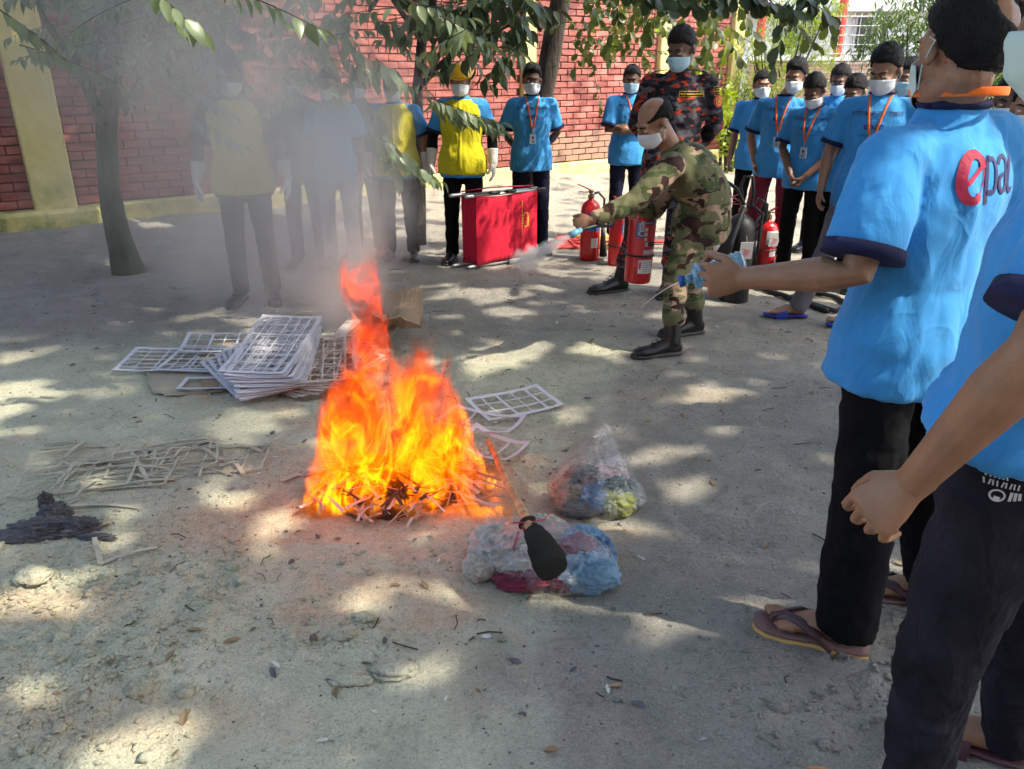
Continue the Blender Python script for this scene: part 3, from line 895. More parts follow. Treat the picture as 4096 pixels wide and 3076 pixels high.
# soot round the fire
sm = blob(float(FIRE[0]), float(FIRE[1]) + .02, .36, .20, .85)
c = g.mix(sm, c, (.035, .03, .027))
# grit, dark specks
v = g.new('ShaderNodeTexVoronoi'); v.inputs['Scale'].default_value = 38; g.L(P, v.inputs['Vector'])
sp = g.ramp(v.outputs['Distance'], [(.10, 1), (.17, 0)])
sp = g.math('MULTIPLY', sp, g.ramp(n3, [(.52, 0), (.62, .75)]))
c = g.mix(sp, c, (.10, .095, .08))
scf = g.math('MULTIPLY', g.math('MULTIPLY_ADD', g.noise(g.map(P, (1, 1.8, 1), (7, 3, 0)), 2.4, 4, .6), 7, -3.9, True), g.math('MULTIPLY_ADD', g.noise(P, 60, 5, .75), 7, -3.6, True))
c = g.mix(g.math('MULTIPLY', scf, .75), c, (.085, .08, .068))
c = g.mix(g.math('MULTIPLY_ADD', n4, 1.6, -.62, True), c, g.mix(.45, c, (.10, .10, .09)))
gr = g.noise(P, 150, 3, .7)
c = g.mix(g.ramp(gr, [(.36, .42), (.44, 0)]), c, (.09, .085, .07)); c = g.mix(g.ramp(gr, [(.60, 0), (.70, .38)]), c, (.70, .67, .56))
md = g.noise(P, 45, 4, .7); c = g.mix(g.ramp(md, [(.34, .35), (.45, 0)]), c, (.11, .105, .085))
g.L(c, g.b.inputs['Base Color']); g.b.inputs['Roughness'].default_value = .95; g.b.inputs['Specular IOR Level'].default_value = .15
b1 = g.bump(n3, .7, .025); b2 = g.bump(n4, .9, .009, b1); g.bump(g.noise(P, 300, 2, .6), .5, .002, b2)
M_EARTH = g.m
tag(link('ground', me, M_EARTH), kind='structure')

# loose clods and grit, uncountable
def scatter_clods(name, pts, sizes, mat, seed=0, squash=.62):
    b = bmesh.new(); bmesh.ops.create_icosphere(b, subdivisions=1, radius=1); base = np.array([v.co[:] for v in b.verts]); fc = [[v.index for v in f.verts] for f in b.faces]; b.free()
    fc = np.array(fc); rs = np.random.RandomState(seed); n = len(pts)
    dirs = base[None] * (1 + .22 * rs.randn(n, len(base), 1)) + .15 * rs.randn(n, len(base), 3)
    sc3 = sizes[:, None, None] * np.stack([rs.uniform(.6, 1.5, n), rs.uniform(.7, 1.3, n), rs.uniform(.3, .75, n) * squash / .62], 1)[:, None, :]
    a = rs.uniform(0, 6.28, n); ca, sa = np.cos(a)[:, None], np.sin(a)[:, None]
    q = dirs * sc3; x = q[..., 0] * ca - q[..., 1] * sa; y = q[..., 0] * sa + q[..., 1] * ca
    v = np.stack([x, y, q[..., 2]], -1) + pts[:, None, :]
    f = (fc[None] + (np.arange(n) * len(base))[:, None, None]).reshape(-1, 3)
    me = bpy.data.meshes.new(name); me.vertices.add(n * len(base)); me.vertices.foreach_set('co', v.ravel())
    me.loops.add(f.size); me.loops.foreach_set('vertex_index', f.ravel().astype(np.int32)); me.polygons.add(len(f)); me.polygons.foreach_set('loop_start', (np.arange(len(f)) * 3).astype(np.int32))
    me.update(calc_edges=True)
    return tag(link(name, me, mat), kind='stuff')
def clod_points(n, smin, smax, seed, ymax=5.5, pw=2.6, mask=True):
    rs = np.random.RandomState(seed); y = rs.uniform(1.15, ymax, n * 6); x = rs.uniform(-1, 1, n * 6) * (.75 * y + .3)
    m = rough_mask(x, y) if mask else np.ones_like(x)
    keep = rs.rand(len(x)) < (m ** 1.3 * 1.0 + .012)
    fx = ((x - FIRE[0]) / .45) ** 2 + ((y - FIRE[1]) / .28) ** 2
    keep &= fx > 1
    x, y = x[keep][:n], y[keep][:n]; s = smin + (smax - smin) * rs.rand(len(x)) ** pw
    z = ground_z(x, y) + s * .12
    return np.stack([x, y, z], 1), s
p_, s_ = clod_points(13000, .0015, .0105, 3); scatter_clods('loose_earth_crumbs', p_, s_, M_EARTH, 3)
p_, s_ = clod_points(110, .010, .024, 5, 2.6, 2.4); scatter_clods('earth_clods', p_, s_, M_EARTH, 5)
rs = np.random.RandomState(9); y = rs.uniform(1.2, 8, 3400) ; x = rs.uniform(-1, 1, 3400) * (.75 * y + .3)
scatter_clods('grit', np.stack([x, y, ground_z(x, y)], 1), rs.uniform(.001, .004, len(x)) * (1 + y * .15), simple('dark_grit', (.12, .115, .10), .9, var=.6, vs=30), 9)
# dry leaves and twig scraps on the earth
def litter(name, n, col, lo, hi, seed, size, fn=None):
    rs = np.random.RandomState(seed); mb = MB()
    for k in range(n):
        y = rs.uniform(*hi); x = rs.uniform(*lo) * (.7 * y + .2)
        if ((x - FIRE[0]) / .45) ** 2 + ((y - FIRE[1]) / .28) ** 2 < 1: continue
        c = V(x, y, gz((x, y)) + .004); R = rotz(rs.uniform(0, 6.28)) @ rotx(rs.uniform(-.3, .3)) @ roty(rs.uniform(-.3, .3)); L = size * rs.uniform(.5, 1.4)
        pts = [c + R @ (V(t, w, zz) * L) for t, w, zz in ((-.5, 0, 0), (-.2, .22, .05), (.25, .18, .1), (.6, 0, .02), (.25, -.18, .04), (-.2, -.2, .07), (0, 0, -.02))]
        mb.add(pts + [q + V(0, 0, .0015) for q in pts], [[0, 1, 6], [1, 2, 6], [2, 3, 6], [3, 4, 6], [4, 5, 6], [5, 0, 6]] + [[7, 13, 8], [8, 13, 9], [9, 13, 10], [10, 13, 11], [11, 13, 12], [12, 13, 7]])
    return tag(mb.build(name, simple(name + '_colour', col, .8, var=.4, vs=9), smooth=False), kind='stuff')
litter('dry_leaf_litter', 150, (.22, .15, .08), (-.9, .9), (1.3, 7.5), 4, .035)
litter('grey_ash_flakes', 40, (.09, .09, .10), (-.85, .3), (1.3, 3.2), 6, .028)
litter('pale_paper_scraps', 45, (.55, .55, .52), (-.8, .7), (1.4, 5.5), 8, .025)
# twig pieces
m = MB(); rs = np.random.RandomState(15)
for k in range(110):
    y = rs.uniform(1.5, 6.5); x = rs.uniform(-.8, .8) * (.7 * y); a = rs.uniform(0, 3.14); L = rs.uniform(.01, .045)
    c = V(x, y, gz((x, y)) + .004); d = V(cos(a), sin(a), 0)
    if np.linalg.norm((c - FIRE)[:2]) < .45: continue
    m.tube([c - d * L, c + V(rs.uniform(-.01, .01), rs.uniform(-.01, .01), .004), c + d * L], rs.uniform(.001, .0028), 5)
tag(m.build('twig_litter', simple('twig_brown', (.06, .045, .035), .9, var=.4)), kind='stuff')

# ================================================================ brick wall with piers
g = NT('red_painted_brick'); P = g.pos('WORLD'); oi = g.new('ShaderNodeObjectInfo')
a_ = g.noise(g.map(P, (4.2, 4.2, 12.5)), 1.0, 1, .5)
c = g.ramp(g.math('ADD', a_, g.math('MULTIPLY_ADD', oi.outputs['Random'], .34, -.17)), [(.25, (.20, .055, .045)), (.45, (.32, .092, .074)), (.6, (.36, .125, .10)), (.8, (.42, .18, .15))])
c = g.mix(g.math('MULTIPLY_ADD', g.noise(P, 1.1, 5, .65), 3.2, -1.6, True), c, (.17, .06, .05))
c = g.mix(g.math('MULTIPLY_ADD', g.noise(P, 40, 4, .7), 5, -2.9, True), c, (.40, .27, .22))
g.L(c, g.b.inputs['Base Color']); g.b.inputs['Roughness'].default_value = .88
b_ = g.bump(g.noise(P, 25, 4, .65), .6, .008); g.bump(g.noise(P, 110, 3, .6), .6, .003, b_); M_BRICK = g.m
M_BRICK2 = simple('dusty_lower_brick', (.30, .17, .12), .9, var=.25, vs=4, bump=.6, bs=70, bd=.004)
M_MORTAR = simple('dark_red_mortar', (.10, .035, .028), .95, var=.3)
g = NT('yellow_plaster'); P = g.pos('WORLD')
n = g.noise(P, 3, 6, .65); c = g.ramp(n, [(.3, (.50, .42, .15)), (.6, (.60, .52, .22)), (.8, (.66, .60, .34))])
sp = g.new('ShaderNodeSeparateXYZ'); g.L(P, sp.inputs[0])
mo = g.math('MULTIPLY', g.math('MULTIPLY_ADD', sp.outputs[2], -1.3, 1.0, True), g.math('MULTIPLY_ADD', g.noise(P, 5, 5, .65), 4, -1.7, True))
mo = g.math('MULTIPLY', mo, g.math('MULTIPLY_ADD', sp.outputs[0], -.45, -.2, True))
c = g.mix(mo, c, (.12, .17, .035))
c = g.mix(g.math('MULTIPLY_ADD', g.noise(P, 14, 5, .7), 3, -1.75, True), c, (.34, .30, .17))
g.L(c, g.b.inputs['Base Color']); g.b.inputs['Roughness'].default_value = .9
b = g.bump(g.noise(P, 9, 5, .6), .5, .02); g.bump(g.noise(P, 80, 4, .6), .5, .004, b)
M_PLAST = g.m
def WP(u, d, z): return WO + WE * u + WN * d + V(0, 0, z)
WR = np.array([WE, -WN, V(0, 0, 1)]).T
wall = empty('brick_wall', WP(3.5, 0, 0), 'long red painted brick wall with yellow plinth and yellow piers', 'wall')
U0, U1, HT = -3.6, 10.45, 3.3
m = MB(); m.box(WP((U0 + U1) / 2, -.13, HT / 2), (U1 - U0, .24, HT), WR); m.build('wall_core', M_MORTAR, wall, smooth=False)
m = MB(); m.box(WP((U0 + U1) / 2, .035, .07), (U1 - U0 + .1, .15, .40), WR, bev=.02)
pl_o = m.build('plinth', M_PLAST, wall, smooth=False)
me_b = []
rs = random.Random(5)
for k in range(6):
    m = MB(); m.box((0, 0, 0), (.240 + rs.uniform(-.004, .004), .03, .069 + rs.uniform(-.003, .003)), bev=.006)
    v = m.v[0]; v += np.array([[rs.uniform(-.0025, .0025) for _ in range(3)] for _ in range(len(v))])
    d = m.data('brick'); d.materials.append(M_BRICK if k < 4 else M_BRICK2); me_b.append(d)
piers = [(.46, .36), (6.20, .20), (8.76, .24), (10.42, .26)]
rest = MB(); nb = 0
for r in range(int((HT - .28) / .0815)):
    z = .28 + .041 + r * .0815
    u = U0 + .13 + (.125 if r % 2 else 0)
    while u < U1 - .1:
        blocked = any(abs(u - pu) < pw / 2 - .05 for pu, pw in piers)
        if not blocked:
            c = WP(u, .006 + rs.uniform(-.003, .003), z); k = rs.randrange(4) if z > .75 - rs.uniform(0, .25) else 4 + rs.randrange(2)
            inwin = 6.5 < u < 8.62 and z < 2.75 and nb < 290
            if inwin:
                o = bpy.data.objects.new('brick', me_b[k]); COL.objects.link(o); o.parent = wall; o.matrix_parent_inverse = inv(wall)
                o.location = c; o.rotation_euler = (rs.uniform(-.006, .006), rs.uniform(-.008, .008), math.atan2(WE[1], WE[0])); nb += 1
            else:
                Rb = WR @ roty(rs.uniform(-.008, .008))
                rest.box(c, (.240 + rs.uniform(-.005, .004), .03, .069 + rs.uniform(-.003, .002)), Rb, 0 if k < 4 else 1)
        u += .250
tag(rest.build('brickwork', [M_BRICK, M_BRICK2], wall, smooth=False), kind='stuff')
for pu, pw in piers:
    m = MB(); m.box(WP(pu, .03, HT / 2), (pw, .14, HT), WR, bev=.012); m.build('pier', M_PLAST, wall, smooth=False)
m = MB(); m.box(WP(.40, .13, .09), (.85, .22, .36), WR, bev=.03); m.build('pier_footing', M_PLAST, wall, smooth=False)

# ================================================================ leaves and trees
def leafmat(name, col, trans=.35, rough=.42, var=.25, back=None):
    g = NT(name); P = g.pos('WORLD')
    oi = g.new('ShaderNodeObjectInfo')
    n = g.noise(P, 6, 3, .6)
    f = g.math('ADD', n, g.math('MULTIPLY_ADD', oi.outputs['Random'], .3, -.15))
    c = g.ramp(f, [(.3, [x * (1 - var) for x in col]), (.5, col), (.72, [min(1, x * (1 + var)) for x in col])])
    g.L(c, g.b.inputs['Base Color']); g.b.inputs['Roughness'].default_value = rough; g.b.inputs['Specular IOR Level'].default_value = .55
    tr = g.new('ShaderNodeBsdfTranslucent'); g.L(g.mix(.5, c, (col[0] * 1.6 + .02, col[1] * 1.7, col[2] * .8)), tr.inputs[0])
    mx = g.new('ShaderNodeMixShader'); mx.inputs[0].default_value = trans
    g.L(g.b.outputs[0], mx.inputs[1]); g.L(tr.outputs[0], mx.inputs[2]); g.L(mx.outputs[0], g.out.inputs[0])
    return g.m
L_GREY = leafmat('broad_leaf', (.17, .22, .12), rough=.36)  # paled to look sunlit, paired with the dark copy
L_DARK = leafmat('dark_leaf', (.035, .062, .022), .3)  # dark copy of the leaf green, shadow put into its colour
L_OLIVE = leafmat('olive_round_leaf', (.085, .115, .022), .45)
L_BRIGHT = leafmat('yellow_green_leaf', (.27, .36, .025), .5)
L_MID = leafmat('mid_green_leaf', (.085, .14, .03), .4)
L_DRY = leafmat('dry_tan_leaf', (.36, .24, .13), .3)
M_BARKM = simple('mossy_bark', (.040, .046, .018), .95, var=.5, vs=14, bump=1.0, bs=30, bd=.02, stretch=(1, 1, .3))
M_BARK = simple('dark_bark', (.045, .035, .028), .95, var=.5, vs=18, bump=1.0, bs=34, bd=.02, stretch=(1, 1, .3))
def leaf_geo(L, W, kind='drip', fold=.25, droop=.35, seed=0):
    """one leaf from its stalk along +Y, folded on the midrib; returns verts, faces"""
    prof = {'drip': [(0, .03), (.08, .45), (.25, .95), (.45, 1.0), (.65, .72), (.82, .34), (.92, .12), (1.0, .01)],
            'round': [(0, .05), (.12, .35), (.35, .8), (.6, 1.0), (.8, .9), (.93, .6), (1.0, .15)],
            'lance': [(0, .05), (.2, .7), (.45, 1.0), (.75, .6), (1.0, .02)]}[kind]
    r = random.Random(seed); v = []; wav = r.uniform(-.1, .1); yy = 0; zz = 0; pt = 0
    for t, w in prof:
        a = -droop * t * 1.6; dt = t - pt; pt = t; yy += cos(a) * dt * L; zz += sin(a) * dt * L
        ww = W / 2 * w
        for q in (-1, 0, 1): v.append([q * ww * cos(fold), yy, zz + abs(q) * ww * sin(fold) + wav * ww * q])
    f = []
    for i in range(len(prof) - 1):
        for k in range(2): a = i * 3 + k; f.append([a, a + 1, a + 4, a + 3])
    return np.array(v), f
class Foliage:
    """leaves of one plant: the largest ones are objects of their own, the rest one mesh"""
    def __init__(s, parent, mats, geos, stem=M_BARK):
        s.p = parent; s.mats = mats; s.geos = geos; s.L = []; s.stems = MB(); s.stem = stem
    def leaf(s, c, R, sc_, mi=None): s.L.append((np.array(c, float), R, sc_, random.randrange(len(s.geos)), random.randrange(len(s.mats)) if mi is None else mi))
    def spray(s, a, b, n, size=1.0, sag=.1, r=.003, spread=.9, hang=.8, mi=None, pairs=True):
        a, b = np.array(a, float), np.array(b, float); pts = [a + (b - a) * t - V(0, 0, sag * t * t * np.linalg.norm(b - a)) for t in np.linspace(0, 1, 7)]
        s.stems.tube(pts, [r * (1 - .7 * t) for t in np.linspace(0, 1, 7)], 5)
        d = nrm(b - a)
        for k in range(n):
            t = (k + random.random() * .6) / n; i = min(5, int(t * 6)); f = t * 6 - i; p = pts[i] * (1 - f) + pts[i + 1] * f
            sd = (1 if k % 2 else -1)
            lat = nrm(np.cross(d, [0, 0, 1.0])) * sd
            dr = nrm(d * random.uniform(.1, .7) + lat * spread * random.uniform(.4, 1) + V(0, 0, -hang * random.uniform(.4, 1.3)))
            up = nrm(V(random.uniform(-.6, .6), random.uniform(-.9, .3), 1)); x = nrm(np.cross(dr, up)); z = np.cross(x, dr)
            s.leaf(p + dr * .01, np.array([x, dr, z]).T, size * random.uniform(.65, 1.15), mi)
        x = nrm(np.cross(d, [0, .1, 1.0])); s.leaf(pts[-1], np.array([x, d, np.cross(x, d)]).T, size, mi)
    def done(s, nmax=290, rest_name='foliage', stem_name='branches'):
        if s.stems.nv: tag(s.stems.build(stem_name, s.stem, s.p), kind='stuff')
        def big(q):
            x, y = topix(q[0]); ok = -10 < x < 1034 and -10 < y < 780 and q[0][1] > .5
            return (0 if ok else 1e6) + np.linalg.norm(q[0] - V(0, 0, 1.5)) / q[2]
        s.L.sort(key=big); data = {}
        for c, R, k, gi, mi in s.L[:nmax]:
            if (gi, mi) not in data:
                m = MB(); m.add(*s.geos[gi]); d = m.data('leaf'); d.materials.append(s.mats[mi]); d.shade_smooth(); data[(gi, mi)] = d
            o = bpy.data.objects.new('leaf', data[(gi, mi)]); COL.objects.link(o); o.parent = s.p; o.matrix_parent_inverse = inv(s.p)
            M = Matrix(R.tolist()).to_4x4(); M.translation = Vector(c); o.matrix_basis = M @ Matrix.Scale(k, 4)
        if len(s.L) > nmax:
            m = MB()
            for c, R, k, gi, mi in s.L[nmax:]:
                v, f = s.geos[gi]; m.add((v * k) @ R.T + c, f, mi)
            tag(m.build(rest_name, s.mats, s.p), kind='stuff')
def rnd_R():
    q = nrm(np.random.RandomState(random.randrange(10 ** 6)).randn(3)); d = nrm(q * V(1, 1, .6) - V(0, 0, .4)); x = nrm(np.cross(d, V(random.uniform(-1, 1), random.uniform(-1, 1), 1))); return np.array([x, d, np.cross(x, d)]).T
G_DRIP = [leaf_geo(.12, .060, 'drip', .30, .35, i) for i in range(3)] + [leaf_geo(.12, .048, 'drip', .55, .6, 7)]
G_RND = [leaf_geo(.075, .047, 'round', .15, .25, i) for i in range(3)]
G_LAN = [leaf_geo(.13, .028, 'lance', .3, .5, i) for i in range(2)]
def knobbly(pts, rad, n=14, seed=0, amp=.12):
    """tapered trunk with an uneven surface"""
    P = []; R_ = []
    for i in range(len(pts) - 1):
        for k in range(5):
            t = k / 5; P.append(np.array(pts[i]) * (1 - t) + np.array(pts[i + 1]) * t); R_.append(rad[i] * (1 - t) + rad[i + 1] * t)
    P.append(np.array(pts[-1])); R_.append(rad[-1])
    m = MB(); m.tube(P, R_, n, round_ends=False); v = m.v[0]
    c = np.repeat(np.array(P), n, 0); d = v - c
    v += d * (amp * fbm(v[:, 0] * 9, v[:, 1] * 9, v[:, 2] * 4, 3, seed))[:, None]
    return m

# mossy tree on the left
b0 = gat(127, 272)
t1 = empty('mossy_tree', b0, 'dark mossy tree trunk beside the yellow pier, broad leaves above', 'tree')
Yt = b0[1]
tp = [V(b0[0] + .02, b0[1], -.05), atY(118, 235, Yt), atY(109, 190, Yt + .1), atY(106, 130, Yt + .1), atY(113, 70, Yt + .1), atY(103, 10, Yt + .15), atY(85, -60, Yt + .2), atY(80, -170, Yt + .2)]
knobbly(tp, [.13, .095, .078, .074, .072, .068, .06, .04], seed=2).build('trunk', M_BARKM, t1)
m = MB()
for e in ([tp[4], atY(150, 30, 5.9), atY(215, -20, 5.6)], [tp[3], atY(80, 70, 5.9), atY(45, 20, 5.6), atY(20, -40, 5.3)], [tp[5], atY(180, -60, 5), V(-.8, 3.6, 3.6)], [tp[6], V(-2.6, 5, 3.2), V(-2.2, 3.2, 4.0)], [tp[7], V(-3.4, 5, 4.0), V(-3.9, 3.5, 4.3)]):
    m.tube(e, [.05, .035, .02, .012][:len(e)], 8)
m.build('limb', M_BARKM, t1)
F = Foliage(t1, [L_GREY, L_DARK, L_DRY], G_DRIP, M_BARKM)
random.seed(11)
for (x0, y0, x1, y1, Yd, n, s_, mi) in ((0, 10, 70, 55, 4.3, 12, .85, 0), (150, -12, 195, 22, 3.0, 7, .9, 0), (215, -14, 320, 14, 3.2, 10, .8, 0), (235, 20, 200, 60, 5.0, 8, 1.0, 0), (300, 60, 340, 90, 4.6, 5, .9, 0),
        (20, 45, 115, 70, 4.6, 14, .8, 0), (130, 0, 60, 25, 4.4, 14, .85, 0), (170, 75, 230, 105, 5.0, 14, .85, 0), (150, 50, 205, 60, 5.2, 10, .85, 1), (190, 118, 240, 138, 4.9, 8, .85, 0)):
    F.spray(atY(x0, y0, Yd), atY(x1, y1, Yd + .1), n, s_, .15, .004, mi=mi)
for k in range(330):          # extra crown out of view, added to keep sky light off the wall
    a = V(random.uniform(-6.2, -.3), random.uniform(4.6, 8.6), random.uniform(2.75, 4.2))
    if a[1] - (WO[1] + (a[0] - WO[0]) * .76) > -.3: continue
    F.spray(a, a + V(random.uniform(-.5, .5), random.uniform(-.5, .5), random.uniform(-.1, .2)), 12, random.uniform(1.6, 2.2), .1, .006, hang=.3, mi=random.choice([0, 1, 1]))
for k in range(150):
    x, y = random.uniform(40, 330) if k < 90 else random.uniform(50, 235), random.uniform(-10, 110); Yd = random.uniform(5.0, 6.3)
    if y > 60 + (x - 40) * .2: y *= .5
    a = atY(x, y, Yd); F.spray(a, a + V(random.uniform(-.35, .35), random.uniform(-.3, .3), random.uniform(-.1, .15)), 12, random.uniform(.55, .85), .2, .004, mi=random.choice([0, 0, 1]))
F.done()

# slim tree behind the wardens with broad drooping leaves
b0 = V(sx(418, 200, 7.2), 7.2, .02)
t3 = empty('slim_tree', b0, 'slim forked tree with drooping pale leaves over the yellow vests', 'tree')
tp = [b0 - V(0, 0, .1), atY(419, 140, 7.2), atY(417, 90, 7.15), atY(422, 40, 7.0), atY(440, -30, 6.6), V(-.2, 5.6, 3.4)]
knobbly(tp, [.06, .05, .045, .04, .035, .02], seed=3).build('trunk', M_BARK, t3)
m = MB()
for e in ([tp[2], atY(445, 60, 6.8), atY(480, 40, 6.2), atY(520, 20, 5.8)], [tp[3], atY(400, 10, 6.2), atY(380, -20, 5.2)], [tp[4], atY(395, -30, 5.3), atY(370, 10, 4.6)], [tp[4], atY(500, -40, 5.6), atY(540, 30, 5.2)], [tp[3], atY(455, 20, 6.0), atY(430, 75, 5.0)], [tp[5], V(.2, 4.2, 3.9), V(.5, 3, 4.2)]):
    m.tube(e, [.03, .02, .012, .007][:len(e)], 7)
m.build('limb', M_BARK, t3)
F = Foliage(t3, [L_GREY, L_DARK, L_DRY], G_DRIP, M_BARK)
random.seed(21)
for (x0, y0, x1, y1, Yd, n, s_, mi) in (
        (410, 15, 470, 30, 4.4, 12, .80, 0), (440, 28, 485, 55, 4.3, 12, .95, 0), (395, 20, 330, 30, 4.5, 11, .60, 0), (470, 40, 430, 65, 4.2, 13, .95, 0),
        (345, 45, 300, 60, 4.6, 8, .60, 0), (375, 70, 405, 100, 4.2, 9, .95, 0), (420, 95, 450, 130, 4.3, 8, .8, 0), (430, 110, 498, 140, 4.2, 26, .80, 0), (440, 120, 500, 135, 4.3, 20, .85, 0),
        (365, 110, 400, 175, 4.1, 22, .75, 0), (380, 150, 430, 190, 4.1, 20, .90, 0), (395, 165, 440, 195, 4.2, 10, .75, 0), (370, 125, 395, 190, 4.2, 14, .9, 0),
        (490, 0, 556, 22, 4.9, 14, 1.0, 1), (500, 15, 528, 45, 5.0, 12, 1.0, 1), (470, 45, 505, 80, 5.2, 14, 1.1, 1), (515, -5, 540, 30, 4.8, 10, 1.1, 1), (470, 70, 490, 100, 5.4, 8, 1.0, 1),
        (480, 10, 440, 50, 5.5, 12, 1.2, 1), (515, 60, 500, 90, 5.3, 6, 1.0, 1), (440, -5, 520, 5, 5.0, 16, 1.2, 1), (300, 15, 330, 75, 5.0, 10, .8, 2), (345, 40, 365, 75, 4.6, 8, .8, 2), (270, 85, 300, 110, 5, 5, .8, 2), (350, 55, 372, 95, 4.4, 8, .85, 0)):
    F.spray(atY(x0, y0 - 12, Yd), atY(x1, y1 - 20, Yd + .15), n, s_, .12, .0035, mi=mi)
for k in range(30):
    x, y = random.uniform(440, 525), random.uniform(-15, 55); Yd = random.uniform(5.3, 6.2); a = atY(x, y, Yd)
    F.spray(a, a + V(random.uniform(-.3, .3), random.uniform(-.2, .2), random.uniform(-.1, .1)), 8, random.uniform(.9, 1.3), .2, .004, mi=1)
for k in range(26):
    x, y = random.uniform(290, 430), random.uniform(-15, 60); Yd = random.uniform(5.0, 6.2); a = atY(x, y, Yd)
    F.spray(a, a + V(random.uniform(-.3, .3), random.uniform(-.2, .2), random.uniform(-.1, .1)), 7, random.uniform(.7, 1.1), .2, .004, mi=random.choice([0, 1]))
F.done()

# dark leaning tree before the centre pier
b0 = V(sx(532, 215, 7.9), 7.9, .05)
t2 = empty('leaning_tree', b0, 'dark leaning tree trunk before the slim yellow pier', 'tree')
tp = [b0 - V(0, 0, .1), atY(537, 160, 7.9), atY(543, 100, 7.85), atY(552, 45, 7.8), atY(561, -5, 7.75), atY(572, -80, 7.6), V(.9, 7.2, 4.0)]
knobbly(tp, [.13, .10, .092, .095, .09, .08, .05], seed=5).build('trunk', M_BARK, t2)
m = MB()
for e in ([tp[5], V(1.2, 6.6, 3.6), V(1.6, 5.6, 4.1)], [tp[5], V(.2, 6.8, 3.7), V(-.5, 6.2, 4.1)], [tp[6], V(1.6, 7.4, 4.6)]): m.tube(e, [.06, .04, .02][:len(e)], 8)
m.build('limb', M_BARK, t2)

# overhanging tree: trunk outside the picture, its branches hang into the top edge
t4 = empty('overhanging_tree', V(3.6, 4.6, 0), 'tree with round olive leaves hanging along the top edge over the officer', 'tree')
knobbly([V(3.6, 4.6, -.05), V(3.55, 4.6, 1.6), V(3.4, 4.7, 3.0), V(3.1, 4.9, 4.3)], [.16, .14, .12, .07], seed=6).build('trunk', M_BARK, t4)
m = MB()
for e in ([V(3.4, 4.7, 3.0), V(2.4, 5, 3.2), V(1.4, 5.2, 2.9), V(.8, 5.3, 2.4)], [V(3.3, 4.8, 3.4), V(2.5, 4.0, 3.9), V(1.6, 3.4, 4.2), V(.6, 3.0, 4.3)], [V(3.1, 4.9, 4.0), V(1.8, 4.9, 4.5), V(.2, 4.6, 4.7)], [V(3.4, 4.7, 3.2), V(3.2, 3.2, 4.0), V(2.8, 1.6, 4.4)], [V(2.4, 5, 3.2), V(2.0, 5.0, 2.7), V(1.7, 4.8, 2.3)]):
    m.tube(e, [.06, .045, .03, .015][:len(e)], 8)
m.build('limb', M_BARK, t4)
F = Foliage(t4, [L_OLIVE, L_DARK, L_BRIGHT], G_RND, M_BARK)
random.seed(31)
for (x0, y0, x1, y1, Yd, n, s_, mi) in (
        (600, 5, 585, 60, 6.3, 12, 1.125, 0), (585, 20, 575, 75, 5.1, 9, 0.8, 0), (620, 5, 610, 60, 6.1, 14, 1.1875, 0), (640, 0, 625, 55, 6.3, 13, 1.125, 0), (655, 0, 650, 40, 6.2, 12, 1.1875, 0), (680, 5, 690, 60, 6, 14, 1.1875, 0),
        (700, 10, 712, 85, 6.1, 16, 1.25, 0), (720, 8, 700, 100, 6.2, 16, 1.125, 0), (700, 15, 740, 60, 5.9, 14, 1.25, 0), (735, 10, 765, 55, 5.8, 12, 1.375, 0), (690, 60, 722, 118, 6.3, 10, 1.125, 2), (665, 80, 700, 108, 6.5, 8, 1.125, 2),
        (790, 5, 775, 70, 4.4, 12, 1.15, 1), (800, 2, 830, 20, 4.4, 14, 1.1, 1), (760, 0, 815, 45, 4.3, 14, 1.1, 0), (820, 5, 832, 40, 4.5, 8, 1, 0), (745, 0, 800, 15, 4.2, 18, 1.15, 1), (640, 0, 720, 8, 4.3, 26, 1.1, 1), (610, -5, 700, 5, 4.2, 26, 1.15, 1),
        (630, -2, 670, 12, 5.5, 18, 1.4375, 1), (690, -5, 760, 5, 4.2, 22, 1.15, 1), (575, -5, 600, 25, 4.9, 12, 0.9, 0), (660, 20, 640, 55, 6.5, 12, 1.125, 0), (590, 60, 600, 110, 5.2, 6, 0.7, 0), (640, 25, 690, 40, 6.6, 14, 1.125, 2), (730, 30, 715, 95, 6.5, 12, 1.125, 2),
        (830, 0, 780, 12, 4.4, 12, 1.1, 1)):
    F.spray(atY(x0, y0 - 8, Yd), atY(x1, y1 - 8, Yd + .05), n, s_, .08, .0028, spread=.8, hang=.5, mi=mi)
for k in range(60):
    x, y = random.uniform(565, 735), random.uniform(-20, 62) ; Yd = random.uniform(6.0, 7.0)
    if 575 < x < 600 and y > 40: continue
    a = atY(x, y, Yd); F.spray(a, a + V(random.uniform(-.3, .3), random.uniform(-.2, .2), random.uniform(-.2, .1)), 8, random.uniform(.7, 1.1), .2, .003, hang=.5, mi=random.choice([0, 0, 2]))
F.done()

